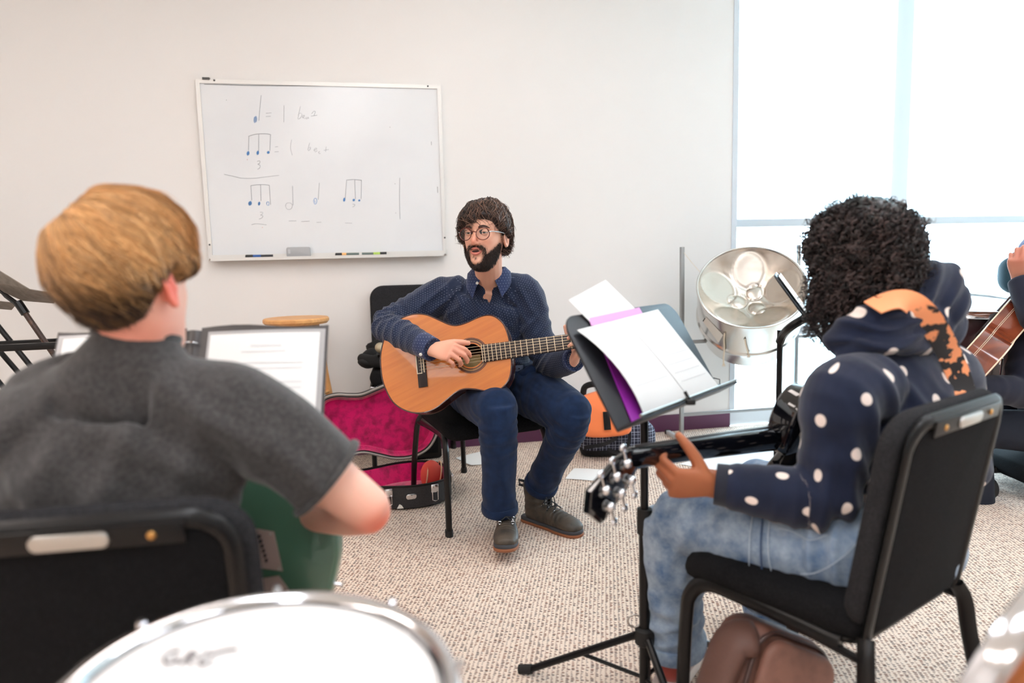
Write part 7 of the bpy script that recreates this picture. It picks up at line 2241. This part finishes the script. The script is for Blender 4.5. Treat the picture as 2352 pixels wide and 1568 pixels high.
mb = MB(); mb.limb([kfn(-.05, 0, .004), kfn(.02, 0, .006), kfn(.07, 0, .016), kfn(LN * .5, 0, .022), kfn(LN, 0, .024), kfn(LN + .03, 0, .024)], [(.034, .030), (.033, .030), (.029, .020), (.0265, .0165), (.0235, .0155), (.023, .012)], ref=ky, sub=5, seg=20); mb.build('neck', gloss, t, 60)
mb = MB(); mb.slab(np.array([(-.06, -.0285), (LN, -.0225), (LN, .0225), (-.06, .0285)]), .030, .038, .001); mb.map(kfn); mb.build('fretboard', ebony, t)
sbp = kfn(-.02, upy * .055, -.021)
mb = MB(); mb.tube([sbp, sbp - kz * .010, sbp - kz * .013], [.004, .003, .0075], 12); mb.build('strap_button', CHROME, t)
sbp = kfn(.0, -upy * .030, -.012)
mb = MB(); mb.tube([sbp, sbp - kz * .016, sbp - kz * .020], [.004, .003, .0075], 12); mb.build('strap_button', CHROME, t)
# headstock, tipped back, with three tuners a side
ha = R(15)
hxv = kx * math.cos(ha) - kz * math.sin(ha) - up_ * .50; hxv = N_(hxv); hzv = N_(kz - hxv * (kz @ hxv)); hyv = np.cross(hzv, hxv)
hb0 = kfn(LN + .012, 0, .024)
def hfn(x, y, z): return hb0 + hxv * x + hyv * y + hzv * z
ho = np.array([(-.01, -.021), (.02, -.030), (.05, -.040), (.135, -.043), (.150, -.040), (.172, 0.006), (.150, .043), (.05, .040), (.02, .030), (-.01, .021)])
mb = MB(); mb.slab(ho, -.008, .008, .002); mb.map(hfn); hs = mb.build('headstock', gloss, t)
for k in range(3):
    x = .038 + .040 * k
    for s_ in (-1, 1):
        tn = None
        mb = MB(); mb.ball(hfn(x, s_ * .022, -.013), (.0105, .0105, .0105), 14, 10); tn = mb.build('tuner_housing', CHROME, hs)
        mb = MB(); mb.tube([hfn(x + .012, s_ * .018, -.008), hfn(x + .012, s_ * .018, -.012)], .004, 8); mb.build('tuner_screw', SATIN, tn)
        mb = MB(); mb.tube([hfn(x, s_ * .026, -.013), hfn(x, s_ * .050, -.013), hfn(x, s_ * .056, -.013)], [.004, .0032, .0045], 8); mb.build('tuner_shaft', CHROME, tn)
        mb = MB(); mb.ball((0, 0, 0), (.0095, .0075, .0045), 14, 8); mb.map(lambda X, Y, Z: hfn(x + X, s_ * .063 + Y, -.013 + Z)); mb.build('tuner_button', CHROME, tn)
        mb = MB(); mb.tube([hfn(x, s_ * .022, .006), hfn(x, s_ * .022, .022)], .0032, 8); mb.build('string_post', CHROME, tn)
for k in range(6):
    y = (k - 2.5)
    mb = MB(); mb.tube([kfn(-.30, y * .0105, .056), kfn(LN, y * .0072, .041), hfn(.038 + .04 * (k % 3), (-.022 if k < 3 else .022), .012)], .0006, 4); mb.build('string', SATIN, t)
# strap over her back
strap_m = M('orange_black_strap', (248, 158, 104), .75, sheen=.2)
nt, b = nodes_of(strap_m)
a_ = nt.nodes.new('ShaderNodeAttribute'); a_.attribute_name = 'cuv'
sp = nt.nodes.new('ShaderNodeSeparateXYZ'); nt.links.new(a_.outputs['Vector'], sp.inputs[0])
vr = nt.nodes.new('ShaderNodeTexNoise'); vr.inputs['Scale'].default_value = 34; vr.inputs['Detail'].default_value = 2.5; vr.noise_dimensions = '2D'; nt.links.new(a_.outputs['Vector'], vr.inputs['Vector'])
k_ = mathn(nt, 'ADD', mathn(nt, 'MULTIPLY', mathn(nt, 'SUBTRACT', sp.outputs[0], .165), 6.0), mathn(nt, 'MULTIPLY', mathn(nt, 'SUBTRACT', vr.outputs['Fac'], .5), 2.2))
lim_ = mathn(nt, 'MINIMUM', k_, mathn(nt, 'ADD', mathn(nt, 'MULTIPLY', mathn(nt, 'SUBTRACT', vr.outputs['Fac'], .43), 14.0), .0))
mr = nt.nodes.new('ShaderNodeMapRange'); mr.inputs[1].default_value = -.1; mr.inputs[2].default_value = .1; nt.links.new(lim_, mr.inputs[0])
nt.links.new(mixc(nt, mr.outputs[0], lin((250, 160, 108)), lin((26, 24, 26))), b.inputs['Base Color'])
Vh = np.concatenate([get_co(hoodie.data), get_co(hd_.data)]) + world_loc(groot)
P = []
for q in ((2004, 706), (2032, 690), (2062, 678), (2092, 680), (2122, 706), (2146, 744), (2166, 782), (2186, 822), (2204, 862), (2220, 902), (2232, 945), (2240, 1000)):
    h = hit_surf(q[0], q[1], Vh, .014, .012)
    P.append(h if h is not None else (P[-1] + (at(q[0], q[1], P[-1][1]) - P[-1]) if P else at(q[0], q[1], 1.37)))
P = np.array(P)
for _ in range(3): P[1:-1] = (P[:-2] + P[1:-1] * 2 + P[2:]) / 4
nr = []
for i in range(len(P)):
    c = CPOS - P[i]; nr.append(N_(N_(c) + np.array([.12 * max(0, i - 4), 0, .35 * max(0, 4 - i)])))
t = thing('guitar_strap', 'orange guitar strap fading to black blotches across the dotted hoodie', 'strap', P[3])
mb = MB(); mb.ribbon(P, nr, .047, .003, 8); so_ = mb.build('webbing', strap_m, t, 60)
nP = len(catmull(P, 8))
vv = []
CP = catmull(P, 8); ss = np.concatenate([[0], np.cumsum(np.linalg.norm(np.diff(CP, axis=0), axis=1))])
for rep_ in range(2):
    for i in range(nP):
        for j in (-.0235, -.008, .008, .0235): vv.append((ss[i], j, 0))
at_ = so_.data.attributes.new('cuv', 'FLOAT_VECTOR', 'POINT'); at_.data.foreach_set('vector', np.array(vv, np.float32).ravel())

# ------------------------------------------------------------------ the player at the right edge
skin4 = skin_mat('tan_skin', (206, 148, 124), (186, 96, 80), .3)
navy_f = M('navy_sweatshirt_fleece', (22, 26, 44), .95, sheen=.1, bump=(500, .3))
slate_k = M('slate_blue_knit_cap', (62, 78, 122), .9, sheen=.3, bump=(300, .5))
rroot = person_root('player in navy sweatshirt and blue cap by the window, hand at the face', (2.28, 2.90, 0))
rh = at(2410, 600, 2.85)
RH = head_matrix(rh, R(80), R(-6), 0, 1.0)
rneck = at(2412, 700, 2.90); rch = at(2425, 790, 2.90); rwa = at(2425, 900, 2.92); rpe = at(2420, 985, 2.95)
rs1, rs2 = at(2375, 745, 2.74), at(2470, 745, 3.05)
re1, rw1 = at(2352, 900, 2.66), at(2238, 888, 2.60)          # forearm lying forward over the guitar
re2, rw2 = at(2372, 720, 2.70), at(2341, 640, 2.72)          # hand raised to the face
rside = N_(rs2 - rs1)
re2 = at(2385, 735, 2.62)
mb = MB()
head_mesh(mb, RH)
q = hxf(RH, [(0, -.03, -.06), (0, -.015, -.02)])
mb.limb([rneck - up_ * .06, rneck, q[0], q[1]], [.065, .054, .052, .05], sub=5)
mb.limb([rpe, rwa, rch, rneck - up_ * .04], [(.12, .09), (.11, .085), (.13, .09), (.05, .05)], ref=rside, sub=5, seg=20)
mb.limb([rs1, re1], [.045, .038], sub=4); mb.limb([re1, rw1], [.038, .026], sub=4)
rsx = rs1 + np.array([.0, -.0, -.02])
mb.limb([rs2, re2], [.045, .036], sub=4); mb.limb([re2, rw2], [.036, .027], sub=4)
hand(mb, rw2, np.array([-.22, -.25, .60]), np.array([-.65, -.75, .10]), -1, [(.75, 1.2, .7), (.85, 1.25, .75), (.9, 1.3, .8), (.95, 1.3, .8)], 1.0, .04, thumb=(np.array([.3, -.4, .7]), np.array([.2, -.2, .9]), np.array([.3, .1, .9])))
hand(mb, rw1, np.array([-.9, .1, -.1]), np.array([-.2, -.3, .9]), 1, [(.4, .7, .4)] * 4, .95)
rk = [rpe + np.array([-.45, s_, .05]) for s_ in (-.12, .14)]
for s_, kn in zip((-.09, .09), rk):
    mb.limb([rpe + np.array([0, s_, 0]), kn], [.065, .048], sub=4); mb.limb([kn, kn + np.array([.05, 0, -.42])], [.046, .032], sub=4)
me = fuse(mb, .0042, 4, .5)
V = get_co(me)
finish(me, 'body', skin4, rroot, attr={'flush': np.clip(.6 * gauss(V, rw2 + np.array([-.02, -.03, .09]), (.03, .03, .03)), 0, 1)})
face_parts(rroot, RH, skin4, lip1, IRIS, .001)
def thick4(D):
    el = np.degrees(np.arcsin(np.clip(D[:, 2], -1, 1))); aa = np.abs(np.degrees(np.arctan2(D[:, 0], D[:, 1])))
    hl = np.interp(aa, [0, 60, 100, 180], [22, 14, 2, -14])
    return -.006 + smooth01(el, hl - 4, hl + 4) * (.020 + .006)
hair_cap(rroot, RH, thick4, slate_k, 'knit_cap')
gfr4 = MB()
for s_ in (-1, 1):
    c = np.array([s_ * .0345, .1015, .0075])
    gfr4.tube([c + np.array([.0265 * math.cos(q_), -.0042 * math.cos(q_) * s_, .020 * math.sin(q_)]) for q_ in np.linspace(0, 2 * PI, 29)[:-1]], .0018, 8, closed=True)
    gfr4.tube([(s_ * .061, .098, .013), (s_ * .078, .05, .0145), (s_ * .083, -.004, .010)], .0018, 8)
gfr4.tube(catmull([(-.0085, .1045, .0125), (0, .1075, .0138), (.0085, .1045, .0125)], 4), .0017, 8)
gfr4.xf(RH); gfr4.build('glasses_frame', M('dark_blue_frame', (40, 42, 80), .3), rroot)
mb = MB()
mb.limb([rpe, rwa, rch, rch * .4 + rneck * .6, rneck], [(.165, .13), (.165, .13), (.18, .13), (.13, .10), (.07, .07)], ref=rside, sub=6, seg=26)
mb.limb([rs1 + rside * .06, rs1, rs1 * .5 + re1 * .5, re1], [.078, .08, .072, .066], sub=5, seg=22); mb.limb([re1, re1 * .5 + rw1 * .5, rw1], [.066, .058, .044], sub=5, seg=22, cap=.2)
mb.limb([rs2, re2], [.08, .062], sub=5, seg=22); mb.limb([re2, re2 * .4 + rw2 * .6, rw2 - N_(rw2 - re2) * .006], [.062, .052, .044], sub=5, seg=22, cap=.2)
me = fuse(mb, .006, 5, .5)
V = get_co(me); Nn = get_no(me)
V = folds(V, Nn, [(re1, N_(rw1 - re1), .09, .09, .002), (re1 * .5 + rs1 * .5, N_(re1 - rs1) + np.array([.3, 0, 0]), .10, .09, .005), (rw1 * .6 + re1 * .4, N_(rw1 - re1), .07, .08, .0015)])
set_co(me, V)
finish(me, 'sweatshirt', navy_f, rroot)
mb = MB()
mb.limb([rpe + np.array([0, -.1, 0]), rpe, rpe + np.array([0, .1, 0])], [.12, .13, .12], sub=4)
for s_, kn in zip((-.09, .09), rk):
    mb.limb([rpe + np.array([0, s_, 0]), kn], [.10, .078], sub=5, seg=22); mb.limb([kn, kn + np.array([.05, 0, -.40])], [.076, .066], sub=5, seg=22)
me = fuse(mb, .008, 5, .5); finish(me, 'trousers', M('dark_navy_trousers', (20, 26, 40), .9), rroot)
for s_, kn in zip((-.09, .09), rk):
    f0 = np.array([kn[0] + .05, kn[1], 0])
    mb = MB(); mb.limb([f0 + np.array([.05, 0, .05]), f0 + np.array([-.06, 0, .045]), f0 + np.array([-.18, 0, .03])], [(.04, .045), (.045, .04), (.036, .026)], ref=(0, 1, 0), sub=5); mb.limb([f0 + up_ * .05, f0 + up_ * .14], .045 and [.045, .045], sub=3); mb.build('shoe', RUBBER, rroot, 60)
# rolling chair under the player
rc = np.array([rpe[0] + .02, rpe[1], 0])
t = thing('rolling_chair', 'black rolling chair with blue casters under the player at the edge', 'chair', rc)
mb = MB(); mb.pad(rrect(.50, .48, .09, 6), .075, .03, 5, .008); zs = rpe[2] - .165; mb.map(lambda x, y, z: rc + np.array([x, y, zs + z])); mb.build('seat', BLACK_FABRIC, t, 60)
mb = MB(); mb.pad(rrect(.44, .44, .09, 6), .06, .025, 5); mb.map(lambda x, y, z: rc + np.array([.28 + z + .1 * y, x, zs + .32 + y])); mb.build('backrest', BLACK_FABRIC, t, 60)
mb = MB(); mb.tube([rc + np.array([.0, 0, .10]), rc + np.array([0, 0, zs - .03])], .028, 14); mb.build('gas_column', BLACK_STEEL, t)
mb = MB(); mb.tube(catmull([rc + np.array([.05, 0, zs - .04]), rc + np.array([.27, 0, zs - .03]), rc + np.array([.31, 0, zs + .2])], 5), .016, 8); mb.build('back_bar', BLACK_STEEL, t)
cas = M('teal_caster_wheel', (36, 92, 122), .35)
for k in range(5):
    a = R(172 + 72 * k); d = np.array([math.cos(a), math.sin(a), 0])
    mb = MB(); mb.limb([rc + np.array([0, 0, .11]), rc + d * .28 + np.array([0, 0, .078])], [(.028, .024), (.018, .016)], sub=3, seg=12); lg_ = mb.build('base_leg', BLACK_STEEL, t, 60)
    n_ = np.cross(d, up_)
    for s_ in (-1, 1):
        mb = MB(); p = rc + d * .285 + np.array([0, 0, .028]) + n_ * .014 * s_; mb.tube([p - n_ * .009, p + n_ * .009], .028, 18); mb.build('caster', cas if s_ < 0 else RUBBER, lg_, 40)
    mb = MB(); mb.box(rc + d * .285 + np.array([0, 0, .055]), (.03, .03, .02), .004); mb.build('caster_fork', SATIN, lg_)
# brown acoustic guitar on the player's lap, seen from the side
sunb = M('red_brown_mahogany', (128, 62, 38), .14, coat=.8, var=(7, (92, 38, 24), .4, .7, (1, 6, 1)))
ax_ = N_(np.array([-.42, -.62, -.50]) * -1)
ag = at(2262, 806, 2.52)
ax_ = N_(RGT * .74 + UPV * .56 + FWD * .36)         # long axis: up to the right, away
az_ = N_(-RGT * .58 + UPV * .66 + FWD * .48)        # soundboard faces up-left
az_ = N_(az_ - ax_ * (az_ @ ax_)); ay_ = np.cross(az_, ax_)
def afn(x, y, z): return ag + ax_ * (x - .10) + ay_ * (y + .185) + az_ * (z + .05)
t = thing('acoustic_guitar', 'red-brown acoustic guitar lying on the lap of the player by the window', 'guitar', ag)
build_acoustic(t, afn, M('dark_amber_top', (112, 56, 30), .15, coat=.7), sunb, depth=.105, L=.50, k=1.06)
for zz_ in (-.03, -.035):
    mb = MB(); mb.tube([afn(p[0], p[1], zz_) for p in offset(body_outline(.50, 1.06), -.0006)], .0008, 5, closed=True); mb.build('side_stripe', ivory, t)
mb = MB(); mb.slab(np.array([(.36, -.03), (.88, -.022), (.88, .022), (.36, .03)]), .001, .009, .001); mb.map(afn); mb.build('fretboard', ebony, t)
mb = MB(); mb.limb([afn(.49, 0, -.03), afn(.54, 0, -.014), afn(.86, 0, -.010)], [(.030, .03), (.026, .014), (.022, .012)], ref=ay_, sub=4, seg=16); mb.build('neck', sunb, t, 60)
mb = MB(); mb.slab(np.array([(.87, -.024), (.90, -.036), (1.05, -.038), (1.05, .038), (.90, .036), (.87, .024)]), -.014, .004, .003); mb.map(afn); mb.build('headstock', ebony, t)
mb = MB(); mb.slab(rrect(.035, .15, .01, c=(.15, 0)), 0, .009, .002); mb.map(afn); mb.build('bridge', ebony, t)
